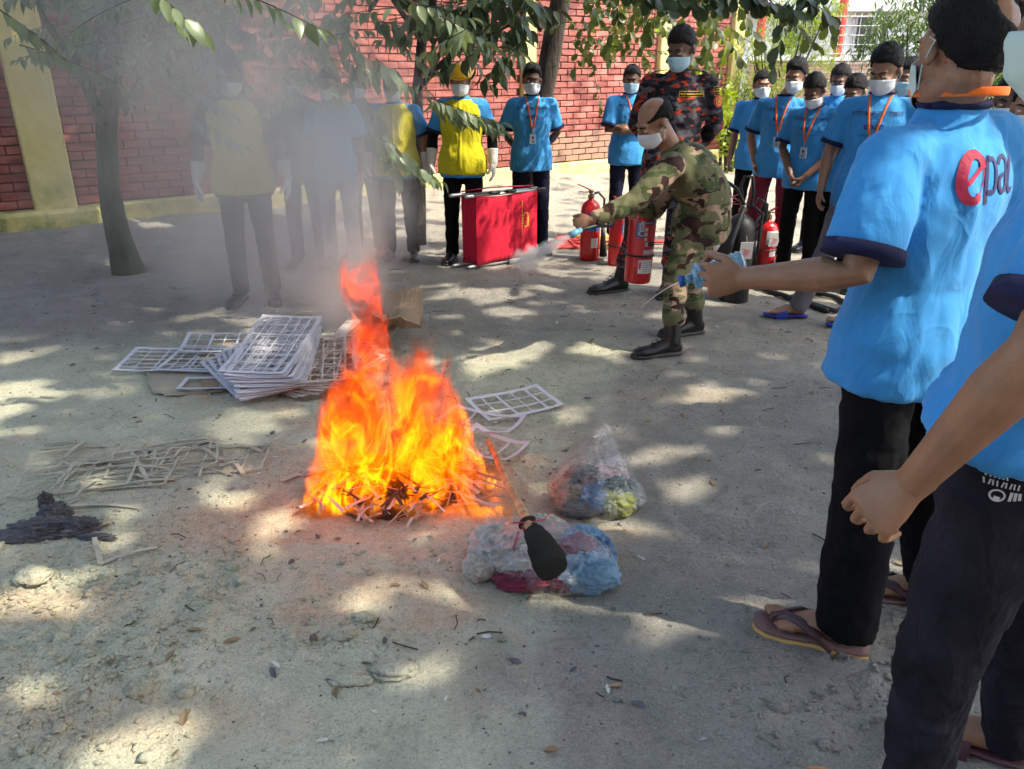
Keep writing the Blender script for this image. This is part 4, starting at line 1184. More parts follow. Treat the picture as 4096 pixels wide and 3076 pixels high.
# ---------------------------------------------------------------- crown overhead that throws the dappled shade
LIT = []          # (point, radius) that the sun reaches through gaps
def lit(px, py, rx, z=0.0): p = at(px, py, z); LIT.append((p, rx))
for px, py, r in ((478, 368, .12), (500, 360, .16), (525, 356, .18), (548, 350, .16), (565, 345, .10), (225, 425, .16), (250, 420, .16), (268, 430, .10), (235, 440, .10), (10, 395, .28), (40, 390, .22), (8, 415, .2),
                  (470, 293, .20), (490, 292, .22), (530, 294, .20), (550, 291, .20), (715, 395, .10), (730, 393, .12), (640, 456, .07), (660, 452, .08), (675, 450, .05), (632, 432, .06), (615, 536, .045), (632, 532, .05),
                  (25, 590, .07), (50, 600, .08), (70, 612, .05), (15, 605, .06), (100, 745, .07), (130, 740, .07), (160, 730, .06), (185, 722, .04), (640, 752, .035), (660, 748, .04), (675, 742, .03), (620, 762, .03), (370, 592, .035), (395, 588, .04), (350, 605, .03),
                   (700, 300, .12), (745, 282, .2),  (260, 545, .09), (290, 520, .08), (230, 510, .07), (540, 620, .02), (150, 232, .3), (80, 300, .06), (600, 250, .25), (565, 245, .25), (600, 225, .4), (640, 235, .3),
                  ):
    lit(px, py, r)
def litp(p, r): LIT.append((np.array(p, float), r))
litp((.98, 1.70, 1.35), .14); litp((1.10, 1.78, 1.25), .15); litp((.99, 1.70, 1.18), .10); litp((1.05, 1.8, 1.05), .10); litp((.85, 1.70, 1.33), .06)     # shoulders of the bottle holder
litp((.97, 1.84, 1.70), .09); litp((.90, 1.70, .80), .06)
litp(atY(648, 100, 4.27), .08); litp(atY(700, 165, 4.2), .14); litp(atY(714, 200, 4.2), .12); litp(atY(610, 215, 4.05), .10); litp(atY(640, 190, 4.1), .10); litp(atY(672, 300, 4.2), .07)
litp(atY(497, 225, 6.4), .10); litp(atY(515, 250, 6.4), .09); litp(atY(528, 215, 6.5), .12); litp(atY(490, 262, 6.35), .06); litp(atY(505, 240, 6.4), .07)   # dapples on the stretcher
litp(atY(463, 130, 6.4), .22); litp(atY(478, 155, 6.4), .12); litp(atY(398, 140, 6.5), .14); litp(atY(420, 165, 6.5), .08)
litp(atY(531, 130, 6.8), .28); litp(atY(531, 75, 6.8), .16); litp(atY(635, 130, 7.3), .2); litp(atY(770, 140, 6.4), .32); litp(atY(700, 110, 5.4), .16); litp(atY(672, 120, 5.4), .15); litp(atY(860, 120, 4.6), .20); litp(atY(885, 130, 4.7), .14); litp(atY(805, 115, 5.9), .10)
for (x, y, Y_, r) in ((390, 40, 4.4, .15), (455, 30, 4.4, .25), (430, 55, 4.2, .2), (470, 45, 4.3, .2), (340, 50, 4.5, .15), (470, 120, 4.2, .16), (440, 118, 4.2, .12), (400, 160, 4.1, .10), (370, 125, 4.2, .10), (690, 60, 4.8, .25), (730, 40, 4.6, .25), (650, 50, 5, .2), (300, 10, 3.2, .2), (400, 90, 4.2, .12)): litp(atY(x, y, Y_), r)
for k in range(12): litp(WP(7.0 + .28 * k, .02, 1.0 + .9 * random.random()), .30)
for (u, z, r) in ((.55, 1.25, .10), (.50, 1.05, .08), (.38, 1.75, .10), (.62, 1.9, .08), (.85, 1.35, .09), (1.5, 1.2, .12), (1.75, 1.0, .10), (1.6, 1.05, .06), (1.45, .9, .05), (2.1, .15, .12), (3.2, .18, .15), (.8, .28, .12), (5.0, 1.5, .1), (5.4, 1.3, .12), (5.7, 1.6, .08), (5.55, 1.0, .1), (5.9, 1.2, .08), (6.36, 1.9, .12), (6.36, 1.4, .10), (6.0, .6, .12), (5.3, .7, .1)): litp(WP(u, .03, z), r)
n = 38000
rs = np.random.RandomState(44)
c = np.stack([rs.uniform(-6, 10.5, n), rs.uniform(-4.5, 12.0, n), rs.uniform(4.4, 5.6, n)], 1)
gp = c - S * (c[:, 2] / S[2])[:, None]                     # where its shadow meets the ground
xg, yg = gp[:, 0], gp[:, 1]
open_side = (yg - 6.3) + .75 * xg + .9 * fbm(xg * .8, yg * .8, None, 3, 50)     # sunlit yard to the back right
dens = np.where(open_side > 0, .04, 1.0) * ss(-7.2, -6.0, xg) * ss(13.5, 12.5, yg) * ss(-1.5, -.2, yg) * ss(6.5, 5.0, xg)
leftz = ss(.2, -.8, xg) * ss(4.9, 4.2, yg)
dens = dens * (1 - .30 * leftz)

keep = rs.rand(n) < dens
wall_hit = (gp - WO) @ WN < 0
LP = np.array([q[0] for q in LIT]); LR = np.array([q[1] for q in LIT])
d = c[:, None, :] - LP[None]; al = d @ S; perp = np.linalg.norm(d - al[..., None] * S, axis=2)
jit = 1 + .35 * rs.randn(n, 1)
keep &= ~((perp < LR[None] * .56 * jit + .05) & (al > 0)).any(1)
c = c[keep]
lv, lf = leaf_geo(.26, .17, 'lance', .2, .3, 1); lv = lv - lv.mean(0)
k = len(c); ax = rs.randn(k, 3); ax /= np.linalg.norm(ax, axis=1)[:, None]
up = S[None] + .55 * ax; up /= np.linalg.norm(up, axis=1)[:, None]
t_ = np.cross(up, rs.randn(k, 3)); t_ /= np.linalg.norm(t_, axis=1)[:, None]; b_ = np.cross(up, t_)
szz = rs.uniform(.75, 1.2, k)[:, None, None]
vv = (lv[None, :, 0:1] * b_[:, None] + lv[None, :, 1:2] * t_[:, None] + lv[None, :, 2:3] * up[:, None]) * szz + c[:, None]
ff = (np.array(lf)[None] + (np.arange(k) * len(lv))[:, None, None]).reshape(-1, 4)
me = bpy.data.meshes.new('crown'); me.vertices.add(k * len(lv)); me.vertices.foreach_set('co', vv.ravel())
me.loops.add(ff.size); me.loops.foreach_set('vertex_index', ff.ravel().astype(np.int32)); me.polygons.add(len(ff)); me.polygons.foreach_set('loop_start', (np.arange(len(ff)) * 4).astype(np.int32)); me.update(calc_edges=True)
tag(link('crown', me, L_MID, t4), kind='stuff')

# ================================================================ yard beyond the wall end
M_WHITEW = simple('white_render', (.60, .60, .58), .9, var=.12, vs=1.2, bump=.2, bs=20, bd=.01)
M_GLASSD = simple('dark_window', (.03, .035, .04), .12, var=.3)
M_REDPIPE = simple('red_painted_pipe', (.50, .05, .04), .5)
M_BRICKF = None
bd_ = empty('white_building', V(9, 24, 0), 'pale building with red pipes seen through the leaves beyond the yard', 'building')
m = MB(); m.box((10.5, 26.5, 3.2), (14, 4, 6.4)); m.build('wall', M_WHITEW, bd_, smooth=False)
m = MB()
for z in (1.75, 3.1, 5.2): m.box((10.5, 24.35, z), (14.2, .5, .22))
m.build('ledge', M_WHITEW, bd_, smooth=False)
for x in (6.2, 8.2, 10.2, 12.4):
    for z0, z1 in ((.7, 1.55), (2.0, 2.9)):
        m = MB(); m.box((x, 24.46, (z0 + z1) / 2), (.95, .10, z1 - z0)); w = m.build('window', M_WHITEW, bd_, smooth=False)
        for q in (-1, 1):
            m = MB(); m.box((x + q * .22, 24.39, (z0 + z1) / 2), (.40, .04, z1 - z0 - .1)); m.build('pane', M_GLASSD, w, smooth=False)
for px in (762, 842):
    x = atY(px, 20, 24)[0]; m = MB(); m.tube([V(x, 24.02, 1.9 if px == 842 else 2.3), V(x, 24.02, 6.2)], .12, 12); m.build('pipe', M_REDPIPE, bd_)
# low brown brick wall behind the mesh fence
g = NT('far_brick'); P = g.pos('WORLD'); bt_ = g.new('ShaderNodeTexBrick'); g.L(g.map(P, (1, 1, 1), rot=(pi / 2, 0, 0)), bt_.inputs[0])
bt_.inputs['Color1'].default_value = (.30, .15, .10, 1); bt_.inputs['Color2'].default_value = (.24, .12, .09, 1); bt_.inputs['Mortar'].default_value = (.36, .32, .26, 1); bt_.inputs['Scale'].default_value = 3.6; bt_.inputs['Mortar Size'].default_value = .02
g.L(bt_.outputs[0], g.b.inputs[0]); g.b.inputs['Roughness'].default_value = .9
m = MB(); m.box((8.6, 19.2, .8), (6.5, .25, 1.75)); o = m.build('far_brick_wall', g.m, smooth=False); tag(o, 'brown brick wall behind the wire mesh fence', 'wall')
m = MB(); m.box((8.6, 19.2, 1.71), (6.6, .32, .07)); m.build('coping', M_WHITEW, o, smooth=False)
# yellow garden wall
x0, x1 = atY(722, 150, 14.4)[0], atY(800, 150, 14.4)[0]
m = MB(); m.box(((x0 + x1) / 2, 14.5, .30), (x1 - x0, .2, .66), bev=.02); o = m.build('garden_wall', M_PLAST, smooth=False); tag(o, 'low yellow garden wall behind the creeper at the end of the brick wall', 'wall')
# wire mesh fence
M_WIRE = simple('galvanised_wire', (.50, .52, .50), .5, .3)
fe = empty('wire_mesh_fence', V(6.2, 13.6, 0), 'square wire mesh fence between the bright bush and the dark trees', 'fence')
xa, xb = atY(795, 60, 13.5)[0], atY(875, 60, 13.5)[0]
for k in range(13):
    x = xa + (xb - xa) * k / 12; m = MB(); m.tube([V(x, 13.5, 0), V(x, 13.5, 2.3)], .007, 5); m.build('wire', M_WIRE, fe)
for k in range(17):
    m = MB(); m.tube([V(xa, 13.49, .1 + k * .135), V(xb, 13.49, .1 + k * .135)], .007, 5); m.build('wire', M_WIRE, fe)
for x in (xa, xb): m = MB(); m.tube([V(x, 13.52, 0), V(x, 13.52, 2.4)], .03, 8); m.build('post', M_WIRE, fe)
# planting
def bush(name, label, cat, base, blobs, n, mats, geos, size, seed, stems=6, nmax=0, stem_mat=M_BARK):
    random.seed(seed); t = empty(name, base, label, cat); F = Foliage(t, mats, geos, stem_mat)
    for k in range(stems):
        b = random.choice(blobs); e = np.array(b[:3]) + V(random.uniform(-.5, .5) * b[3], random.uniform(-.5, .5) * b[3], random.uniform(0, .6) * b[4])
        s0 = np.array(base) + V(random.uniform(-.12, .12), random.uniform(-.1, .1), 0)
        F.stems.tube([s0, s0 * .5 + e * .5 + V(random.uniform(-.1, .1), 0, .1), e], [.028, .018, .007], 6)
    wts = [b[3] * b[3] * b[4] for b in blobs]; tot = sum(wts)
    for b, w in zip(blobs, wts):
        cl = [nrm(np.array([random.gauss(0, 1) for _ in range(3)])) * random.random() ** .4 for _ in range(max(4, int(26 * w / tot * len(blobs))))]
        for k in range(int(n * w / tot)):
            q = random.choice(cl) + np.array([random.gauss(0, .16) for _ in range(3)])
            F.leaf(np.array(b[:3]) + q * V(b[3], b[3] * .8, b[4]), rnd_R(), size * random.uniform(.6, 1.3))
    F.done(nmax); return t
bush('bright_bush', 'tall yellow green bush between the brick wall and the mesh fence', 'bush', V(4.25, 13.5, 0), [(3.95, 13.4, 1.2, .50, .55), (4.55, 13.5, 1.6, .60, .6), (4.3, 13.4, 2.15, .5, .5), (3.7, 13.2, 1.6, .35, .5), (4.95, 13.4, 1.2, .35, .45), (4.7, 13.3, 2.3, .4, .4)], 5200, [L_BRIGHT, L_BRIGHT, L_MID], G_LAN, .62, 51, 12)
bush('creeper', 'sunlit yellow green creeper trailing at the end of the brick wall', 'creeper', V(3.2, 12.2, 0), [(3.05, 12.2, 1.15, .22, .22), (3.15, 12.1, .8, .28, .3), (3.3, 12.0, .45, .22, .3), (3.6, 12.1, .85, .3, .16), (3.05, 12.1, .15, .15, .15)], 800, [L_BRIGHT, L_BRIGHT, L_OLIVE], G_RND, .95, 52, 9)
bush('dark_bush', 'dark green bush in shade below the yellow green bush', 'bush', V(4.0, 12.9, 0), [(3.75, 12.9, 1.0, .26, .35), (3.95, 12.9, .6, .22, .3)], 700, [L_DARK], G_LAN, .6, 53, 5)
bush('garden_tree', 'green tree with narrow leaves right of the mesh fence', 'tree', V(6.2, 13.0, 0), [(5.7, 12.6, 2.0, .65, .6), (6.5, 12.9, 1.5, .8, .7), (5.9, 12.8, 1.1, .6, .5), (7.2, 13.2, 2.1, .8, .7), (5.35, 12.5, 1.6, .35, .5), (6.5, 12.8, 2.5, .7, .45), (7.6, 13.0, 1.2, .8, .7)], 9000, [L_MID, L_MID, L_DARK, L_OLIVE], G_LAN, .95, 54, 16)
bush('dry_topped_tree', 'tree with tan withered leaves over the head of the tall man', 'tree', V(7.6, 13.9, 0), [(6.8, 12.3, 2.05, .3, .3), (7.7, 13.6, 2.3, .6, .4), (7.6, 13.8, 1.2, .8, .6), (8.5, 13.8, 1.5, .9, .7)], 2200, [L_DRY, L_MID, L_MID], G_LAN, 1.0, 55, 10)
bush('far_hedge_tree', 'leafy tree farthest along the yard behind the crowd', 'tree', V(12, 16.5, 0), [(11.5, 16, 1.6, 1.3, 1.3), (13.3, 16.5, 1.8, 1.4, 1.3)], 2500, [L_MID, L_DARK], G_LAN, 1.3, 56, 10)
# unseen long building added behind the photographer to block low sky light
yb = empty('sky_block_building', V(-2, -7, 0), 'unseen long brown brick building added behind the photographer to block low sky light', 'building')
m = MB(); m.box((-4, -8.5, 3.2), (26, 3, 6.4)); m.build('wall', M_BRICK2, yb, smooth=False)
m = MB(); m.box((-4, -8.3, 6.5), (26.8, 3.8, .2)); m.build('roof', M_WHITEW, yb, smooth=False)
for k in range(7):
    m = MB(); m.box((-14 + 3.4 * k, -6.98, 1.8), (1.5, .08, 1.4)); m.build('window', M_GLASSD, yb, smooth=False)

# ================================================================ things on the ground
M_RED = simple('red_enamel', (.50, .006, .010), .28, var=.06, vs=5, coat=.4)
M_REDC = cloth('red_canvas', (.55, .008, .035), fold=.35)
M_BLK = simple('black_rubber', (.012, .012, .013), .5, var=.3)
M_CHROME = simple('dull_aluminium', (.50, .50, .49), .35, .9, var=.15)
M_LABW = simple('white_label', (.60, .60, .60), .5, var=.05)
M_LABB = simple('blue_label', (.03, .09, .30), .5, var=.05)
M_LABR = simple('light_red_label', (.60, .05, .06), .5, var=.05)
M_LABK = simple('label_ink', (.02, .02, .04), .6)
M_BRASS = simple('brass_fitting', (.35, .25, .10), .35, .9)
def curved_label(parent, c, r, a0, w, z0, h, mat, name, lift=.0012, R=np.eye(3)):
    """label bent round the cylinder; angle measured from the side facing -Y"""
    n = 10; v = []; da = w / r
    for k in range(n + 1):
        a = a0 - da / 2 + da * k / n
        for z in (z0, z0 + h): v.append(c + R @ V(sin(a) * (r + lift), -cos(a) * (r + lift), z))
    m = MB(); m.add(v, [[2 * k, 2 * k + 2, 2 * k + 3, 2 * k + 1] for k in range(n)]); return m.build(name, mat, parent)
def curved_text(parent, txt, size, c, r, a0, z, mat, name='lettering', lift=.0025, R=np.eye(3), vertical=False):
    v, f = text_mesh(txt, size, bold=.02); out = []
    for p in v:
        x, y = (p[0], p[1]) if not vertical else (p[1], -p[0]); a = a0 + x / r; out.append(c + R @ V(sin(a) * (r + lift), -cos(a) * (r + lift), z + y))
    m = MB(); m.add(out, f); return m.build(name, mat, parent, smooth=False)
def extinguisher(base, label, H=.45, r=.082, rot=0, tilt=None, mat=M_RED, horn=True, tag_=False, style=0, strap=True, a0=0.0, hose_side=1, group='fire extinguishers'):
    R = rotz(radians(rot)) if tilt is None else rotz(radians(rot)) @ rotx(radians(tilt[0])) @ roty(radians(tilt[1]))
    t = empty('fire_extinguisher', base, label, 'fire extinguisher', group); c = np.array(base, float)
    body_prof = [(.001, .012), (r * .8, .012), (r * .96, 0), (r, .012), (r, H * .80), (r * .985, H * .84), (r * .90, H * .90), (r * .70, H * .95), (r * .40, H * .985), (.024, H), (.022, H + .025)]
    m = MB(); m.lathe(body_prof, c, 32, R); m.build('cylinder', mat, t)
    P = lambda x, y, z: c + R @ V(x, y, z)
    m = MB(); m.lathe([(.027, H + .012), (.027, H + .032), (.018, H + .034), (.018, H + .062), (.022, H + .064), (.022, H + .075), (.01, H + .078)], c, 16, R); m.build('valve', M_BRASS if style else M_STEEL, t)
    m = MB(); m.tube([P(-.02 * hose_side, 0, H + .08), P(-.055 * hose_side, 0, H + .098), P(-.12 * hose_side, 0, H + .125)], [.016, .015, .011], 8, flat=.4); m.build('lever', M_RED, t)
    m = MB(); m.tube([P(0, 0, H + .06), P(-.06 * hose_side, 0, H + .062), P(-.11 * hose_side, 0, H + .070)], [.009, .008, .006], 8, flat=.5); m.build('carry_handle', M_RED, t)
    m = MB(); m.ball(P(0, -.028, H + .045), (.016, .007, .016), R); m.build('gauge', M_CHROME, t)
    hs = hose_side
    m = MB(); pts = [P(.02 * hs, 0, H + .045), P(.06 * hs, -.01, H + .055), P((r + .03) * hs, -.02, H + .0), P((r + .022) * hs, -.03, H * .8), P((r + .020) * hs, -.035, H * .55)]
    m.tube(pts, .010, 10); m.build('hose', M_BLK, t)
    if horn: m = MB(); m.tube([P((r + .020) * hs, -.035, H * .57), P((r + .022) * hs, -.04, H * .35), P((r + .025) * hs, -.05, H * .05)], [.014, .022, .034], 14, round_ends=False); m.build('horn', M_BLK, t)
    if strap:
        m = MB(); m.tube([P(cos(a) * (r + .004), sin(a) * (r + .004), H * .36) for a in np.linspace(0, 2 * pi, 25)], .006, 8, round_ends=False, flat=1); m.build('strap', M_BLK, t)
    if style == 0:
        lb = curved_label(t, c, r, a0, r * 1.75, H * .22, H * .60, M_LABR, 'label', .0009, R)
        curved_label(lb, c, r, a0 - .55, .05 * r / .08, H * .60, H * .20, M_LABB, 'label_panel', .0016, R)
        for i, ch in enumerate('ABC'): curved_text(lb, ch, .045 * r / .08, c, r, a0 - .42, H * (.745 - .062 * i), M_LABW, 'label_letter', .0028, R)
        curved_text(lb, 'POWDER', .018, c, r, a0 - .72, H * .70, M_LABW, 'label_letter', .0028, R, True)
        curved_label(lb, c, r, a0 + .25, r * .85, H * .765, H * .05, M_LABB, 'label_panel', .0016, R)
        curved_text(lb, 'FIRE EXTINGUISHER', .0125 * r / .08, c, r, a0 + .25, H * .778, M_LABW, 'label_letter', .0028, R)
        for k in range(3): curved_label(lb, c, r, a0 - .08, .018, H * (.56 + .062 * k), .020, M_LABW, 'pictogram', .0018, R)
        for k in range(4): curved_label(lb, c, r, a0 + .02 + .27 * k, .019, H * .49, .026, M_LABK if k else M_LABW, 'pictogram', .0018, R)
        curved_label(lb, c, r, a0 + .30, .075, H * .39, H * .055, M_LABW, 'label_panel', .0016, R)
        l2 = curved_label(t, c, r, a0 + .12, r * 1.15, H * .14, H * .175, M_LABW, 'inspection_label', .0012, R)
        for k in range(5): curved_label(l2, c, r, a0 + .24, r * .75, H * (.165 + .028 * k), .0022, M_LABK, 'printed_line', .002, R)
        curved_label(l2, c, r, a0 - .32, .010, H * .20, .04, M_RED, 'printed_mark', .002, R)
    else:
        lb = curved_label(t, c, r, a0, r * 1.5, H * .50, H * .30, M_LABB if style == 1 else M_LABW, 'label', .0009, R)
        for k in range(3): curved_label(lb, c, r, a0 - .25 + .25 * k, .018, H * .56, .035, M_LABW if style == 1 else M_LABK, 'pictogram', .0018, R)
        curved_label(t, c, r, a0 + .1, r * .8, H * .22, H * .16, M_LABW, 'inspection_label', .0012, R)
    if tag_:
        m = MB(); q = P(.02, -r - .012, H * .62); m.box(q, (.085, .003, .12), R @ rotx(.15), bev=.001); o = m.build('paper_tag', M_LABW, t, smooth=False)
        m = MB(); m.tube([q + R @ V(0, 0, .06), P(0, -.03, H + .03)], .0012, 5); m.build('string', M_LABW, o)
        m = MB(); rr = random.Random(2)
        for k in range(7): m.box(q + R @ V(rr.uniform(-.015, .015), -.003, .02 - .009 * k), (rr.uniform(.02, .05), .0012, .003), R)
        m.build('tag_writing', M_LABR, o, smooth=False)
    return t
b = at(589, 259); extinguisher(b, 'red extinguisher with raised lever and black horn nearest the stretcher', H=.50, r=.082, style=1, rot=20, hose_side=1, strap=False)
b = at(617, 264); extinguisher(b, 'red extinguisher half hidden behind the held one, black strap round it', H=.44, r=.078, style=0, rot=60, strap=True)
b = atY(637, 281, 4.62); extinguisher(b, 'large red powder extinguisher held off the ground by the bending man', H=.46, r=.0795, style=0, a0=.25, rot=0, tilt=(0, 2), horn=False, hose_side=-1)
b = at(716, 260); extinguisher(b, 'red extinguisher just behind the hips of the bending man', H=.42, r=.078, style=1, a0=-.2, rot=-10, strap=False, hose_side=-1)
b = at(763, 264); extinguisher(b, 'red extinguisher with orange lever and white tag before the maroon trousers', H=.36, r=.085, style=2, a0=.3, rot=10, tag_=True, hose_side=-1)
b = at(733, 300)
t = extinguisher(b, 'black gas extinguisher with looped hoses and pale paper tag', H=.60, r=.100, mat=M_BLK, style=9, rot=0, horn=False, strap=False, tag_=True)
for ch in [c for c in bpy.data.objects if c.parent == t and (c.name.startswith('label') or c.name.startswith('inspection'))]:
    for c2 in [c for c in bpy.data.objects if c.parent == ch]: bpy.data.objects.remove(c2)
    bpy.data.objects.remove(ch)
P = lambda x, y, z: b + V(x, y, z)
m = MB(); m.tube([P(.0, 0, .66), P(-.03, 0, .78), P(-.01, 0, .84), P(.04, 0, .84), P(.06, 0, .74), P(.05, 0, .62), P(.10, 0, .70), P(.16, 0, .66), P(.16, 0, .55), P(.10, 0, .48)], .011, 10); m.build('looped_hose', M_BLK, t)
m = MB(); m.tube([P(-.02, -.10, .66), P(-.10, -.12, .45), P(-.14, -.13, .33)], [.015, .035, .055], 16, round_ends=False); m.build('discharge_horn', M_BLK, t)
m = MB(); m.tube([P(-.11, .02, .80), P(-.05, 0, .76), P(.0, -.02, .66)], .012, 10); m.build('swivel_pipe', M_BLK, t)
# nozzle and hose of the held extinguisher
hb = atY(637, 205, 4.62)
nz0, nz1 = atY(581, 230, 3.98), atY(571, 235, 3.94)
h_ = empty('extinguisher_hose', atY(600, 230, 4.2), 'hose and blue nozzle aimed by the bending man', 'hose')
m = MB(); m.tube([hb + V(-.02, -.02, .02), hb + V(-.10, -.12, .05), atY(612, 226, 4.1), atY(595, 226, 4.0), nz0], .009, 10); m.build('tube', M_BLK, h_)
m = MB(); m.tube([nz0, nz1], [.013, .019], 14, round_ends=False); m.build('nozzle', simple('pale_blue_plastic', (.12, .32, .50), .4), h_)

# red folding stretcher standing on its side
A, B, Cc = at(477, 269), at(536.5, 259.5), at(455, 264.5)
ex = nrm(B - A); L = np.linalg.norm(B - A); dp = (Cc - A) * .62
hgt = .60
stt = empty('folded_stretcher', (A + B) / 2, 'red canvas folding stretcher standing on its side before the wardens', 'stretcher')
def panel(p0, p1, q, seed, name='canvas_panel', n=26, mm=14, bow=.012, th=.004):
    vs = []; nn = nrm(np.cross(p1 - p0, [0, 0, 1.0])); W = np.linalg.norm(p1 - p0)
    for lay in (0, 1):
        for j in range(mm + 1):
            for i in range(n + 1):
                u, v = i / n, j / mm
                w = -.018 * cos(u * 14 + seed) * (v - .5) ** 2 + bow * sin(pi * u) * sin(pi * v) + .007 * fbm(np.array([u * 3 + seed]), np.array([v * 3]), None, 3, seed)[0] + .004 * fbm(np.array([u * 14 + seed]), np.array([v * 3]), None, 2, seed)[0]
                sag = .02 * sin(pi * u) * (v > .99) * 0
                vs.append(p0 + (p1 - p0) * u + V(0, 0, .02 + .022 * sin(pi * u) * (1 - v) + (q - .04 - .026 * sin(pi * u)) * v) + nn * (w - th * lay))
    f = []; Wn = n + 1; N = (mm + 1) * Wn
    for j in range(mm):
        for i in range(n):
            a = j * Wn + i; f.append([a, a + 1, a + 1 + Wn, a + Wn]); f.append([N + a, N + a + Wn, N + a + 1 + Wn, N + a + 1])
    for i in range(n): f.append([i, N + i, N + i + 1, i + 1]); a = mm * Wn + i; f.append([a, a + 1, N + a + 1, N + a])
    m = MB(); m.add(vs, f); return m.build(name, M_REDC, stt)
fp = panel(A, B, hgt, 3); panel(A + dp, A, hgt, 5, n=10, bow=.004); panel(B + dp * .6, A + dp, hgt * .98, 7); 
for zz, ends in ((hgt - .022, (.13, .08)), (.02, (.12, .06))):
    for off, k in ((0, 1), (1, .8)):
        ins = dp * .09 * (1 if off == 0 else -1); p, q = A + dp * off + ins + V(0, 0, zz), B + dp * off * .7 + ins + V(0, 0, zz)
        m = MB(); m.tube([p - ex * ends[0] * (.3 if off == 0 else .6), q + ex * ends[1] * .2], .011, 12, round_ends=False); m.build('pole', M_CHROME, stt)
        m = MB(); m.tube([q + ex * ends[1] * .2, q + ex * ends[1]], .017, 12); m.build('grip', M_BLK, stt)
        m = MB(); m.tube([p - ex * ends[0] * .95 * (.6 if off == 0 else .9), p - ex * .02], .016, 12); m.build('grip', M_CHROME, stt)
for u in (.30, .56):
    p = A + (B - A) * u + V(0, 0, hgt)
    m = MB(); m.box(p + dp * .25 - V(0, 0, .02), (.07, .025, .02), rotz(math.atan2(dp[1], dp[0])), bev=.006); m.box(p - V(0, 0, .008), (.10, .036, .026), rotz(math.atan2(ex[1], ex[0])), bev=.008); m.build('hinge', M_BLK, stt)
for u in (.62,):
    p = A + (B - A) * u + V(0, 0, .02) - V(0, .015, 0); m = MB(); m.box(p, (.11, .02, .045), rotz(math.atan2(ex[1], ex[0])), bev=.006); m.build('foot_bracket', M_LABW, stt)
m = MB(); m.ribbon([A + dp * 1.0 + V(0, 0, hgt), A + (B - A) * .35 + dp * .6 + V(0, 0, hgt + .02), B + dp * .3 + V(0, 0, hgt + .012)], .03, .005, (0, 0, 1)); m.build('canvas_flap', M_REDC, stt)
bv = bvh_of(fp.data); nf = nrm(np.cross(ex, [0, 0, 1.0])); lc = A + (B - A) * .80 + V(0, 0, .35)
ov = disc(1.0, 24); ov = (ov[0] * V(.028, .062, 1), ov[1])
o = wrap(fp, ov, lc, ex, V(0, 0, 1), nf, bv, simple('yellow_logo_print', (.75, .42, .02), .7), 'oval_logo')
ov2 = (disc(1.0, 24)[0] * V(.022, .054, 1), ov[1]); wrap(o or fp, ov2, lc, ex, V(0, 0, 1), nf, bv, M_REDC, 'oval_inner', .0045)
wrap(o or fp, text_mesh('CARING', .030, bold=.02), lc + ex * .009, V(0, 0, 1) * -1, ex, nf, bv, MATS['yellow_logo_print'], 'logo_lettering', .006)
for k in range(12):
    wrap(fp, stroke([(0, -.006), (0, .006)], .008) if 'stroke' in globals() else ov2, lc - ex * .045 + V(0, 0, .10 - .024 * k), ex, V(0, 0, 1), nf, bv, MATS['yellow_logo_print'], 'small_print_mark', .004) if False else None
m = MB()
for k in range(13): m.box(lc - ex * .045 + nf * .02 + V(0, 0, .15 - .022 * k), (.007, .0012, .013), rotz(math.atan2(ex[1], ex[0])))
# (tiny vertical caption marks)
m.build('small_print', MATS['yellow_logo_print'], fp, smooth=False)

# bamboo poles, red beaters, black pipes
M_BAM = simple('yellow_bamboo', (.55, .36, .08), .5, var=.2, vs=5)
for k, (p0, p1, r) in enumerate((((572, 240), (640, 243), .030), ((590, 243), (650, 248), .026), ((585, 247), (648, 252), .026))):
    a, b_ = at(*p0) + V(0, 0, r), at(*p1) + V(0, 0, r); m = MB(); n = 9; pts = []; rr = []
    for i in range(n):
        q = a + (b_ - a) * i / (n - 1)
        for dz, k2 in ((-.006, 1.0), (0, 1.14), (.006, 1.0)): pts.append(q + nrm(b_ - a) * dz); rr.append(r * k2)
    m.tube(pts, rr, 12, round_ends=False); o = m.build('bamboo_pole', M_BAM); tag(o, ['bamboo pole farthest back on the ground behind the red extinguishers', 'middle bamboo pole on the ground behind the red extinguishers', 'bamboo pole lying nearest the red extinguishers'][k], 'pole', 'bamboo poles on the ground')
M_REDW = simple('red_painted_wood', (.42, .03, .03), .6, var=.25, vs=9)
def beater(c, rot, label):
    t = empty('fire_beater', c, label, 'fire beater', 'fire beaters on the ground'); R = rotz(radians(rot))
    for k in range(6): m = MB(); m.box(c + R @ V(0, (k - 2.5) * .045, .015), (.30, .034, .02), R, bev=.004); m.build('slat', M_REDW, t, smooth=False)
    m = MB(); m.box(c + R @ V(.10, 0, .03), (.03, .27, .012), R); m.build('crosspiece', M_REDW, t, smooth=False)
    m = MB(); m.tube([c + R @ V(.12, 0, .035), c + R @ V(1.0, .0, .02)], .015, 10); m.build('handle', M_REDW, t)
beater(at(562, 247), 8, 'red slatted fire beater lying beside the stretcher')
beater(at(572, 242) + V(0, .1, 0), -12, 'red slatted fire beater farther back, its handle under the bamboo')
m = MB(); a, b_ = gat(744, 286, .02), gat(826, 313, .02); m.tube([a, a * .5 + b_ * .5 + V(0, 0, .004), b_], .018, 12); o = m.build('black_pipe', M_BLK); tag(o, 'straight black pipe on the ground under the outstretched forearm', 'pipe')
m = MB(); m.tube([gat(790, 300, .02), gat(812, 296, .02), gat(835, 300, .02), gat(850, 308, .02), gat(835, 314, .02), gat(815, 308, .02), gat(800, 304, .02)], .016, 10); o = m.build('rubber_hose', M_BLK); tag(o, 'black rubber hose coiled beside the blue slipper', 'hose')

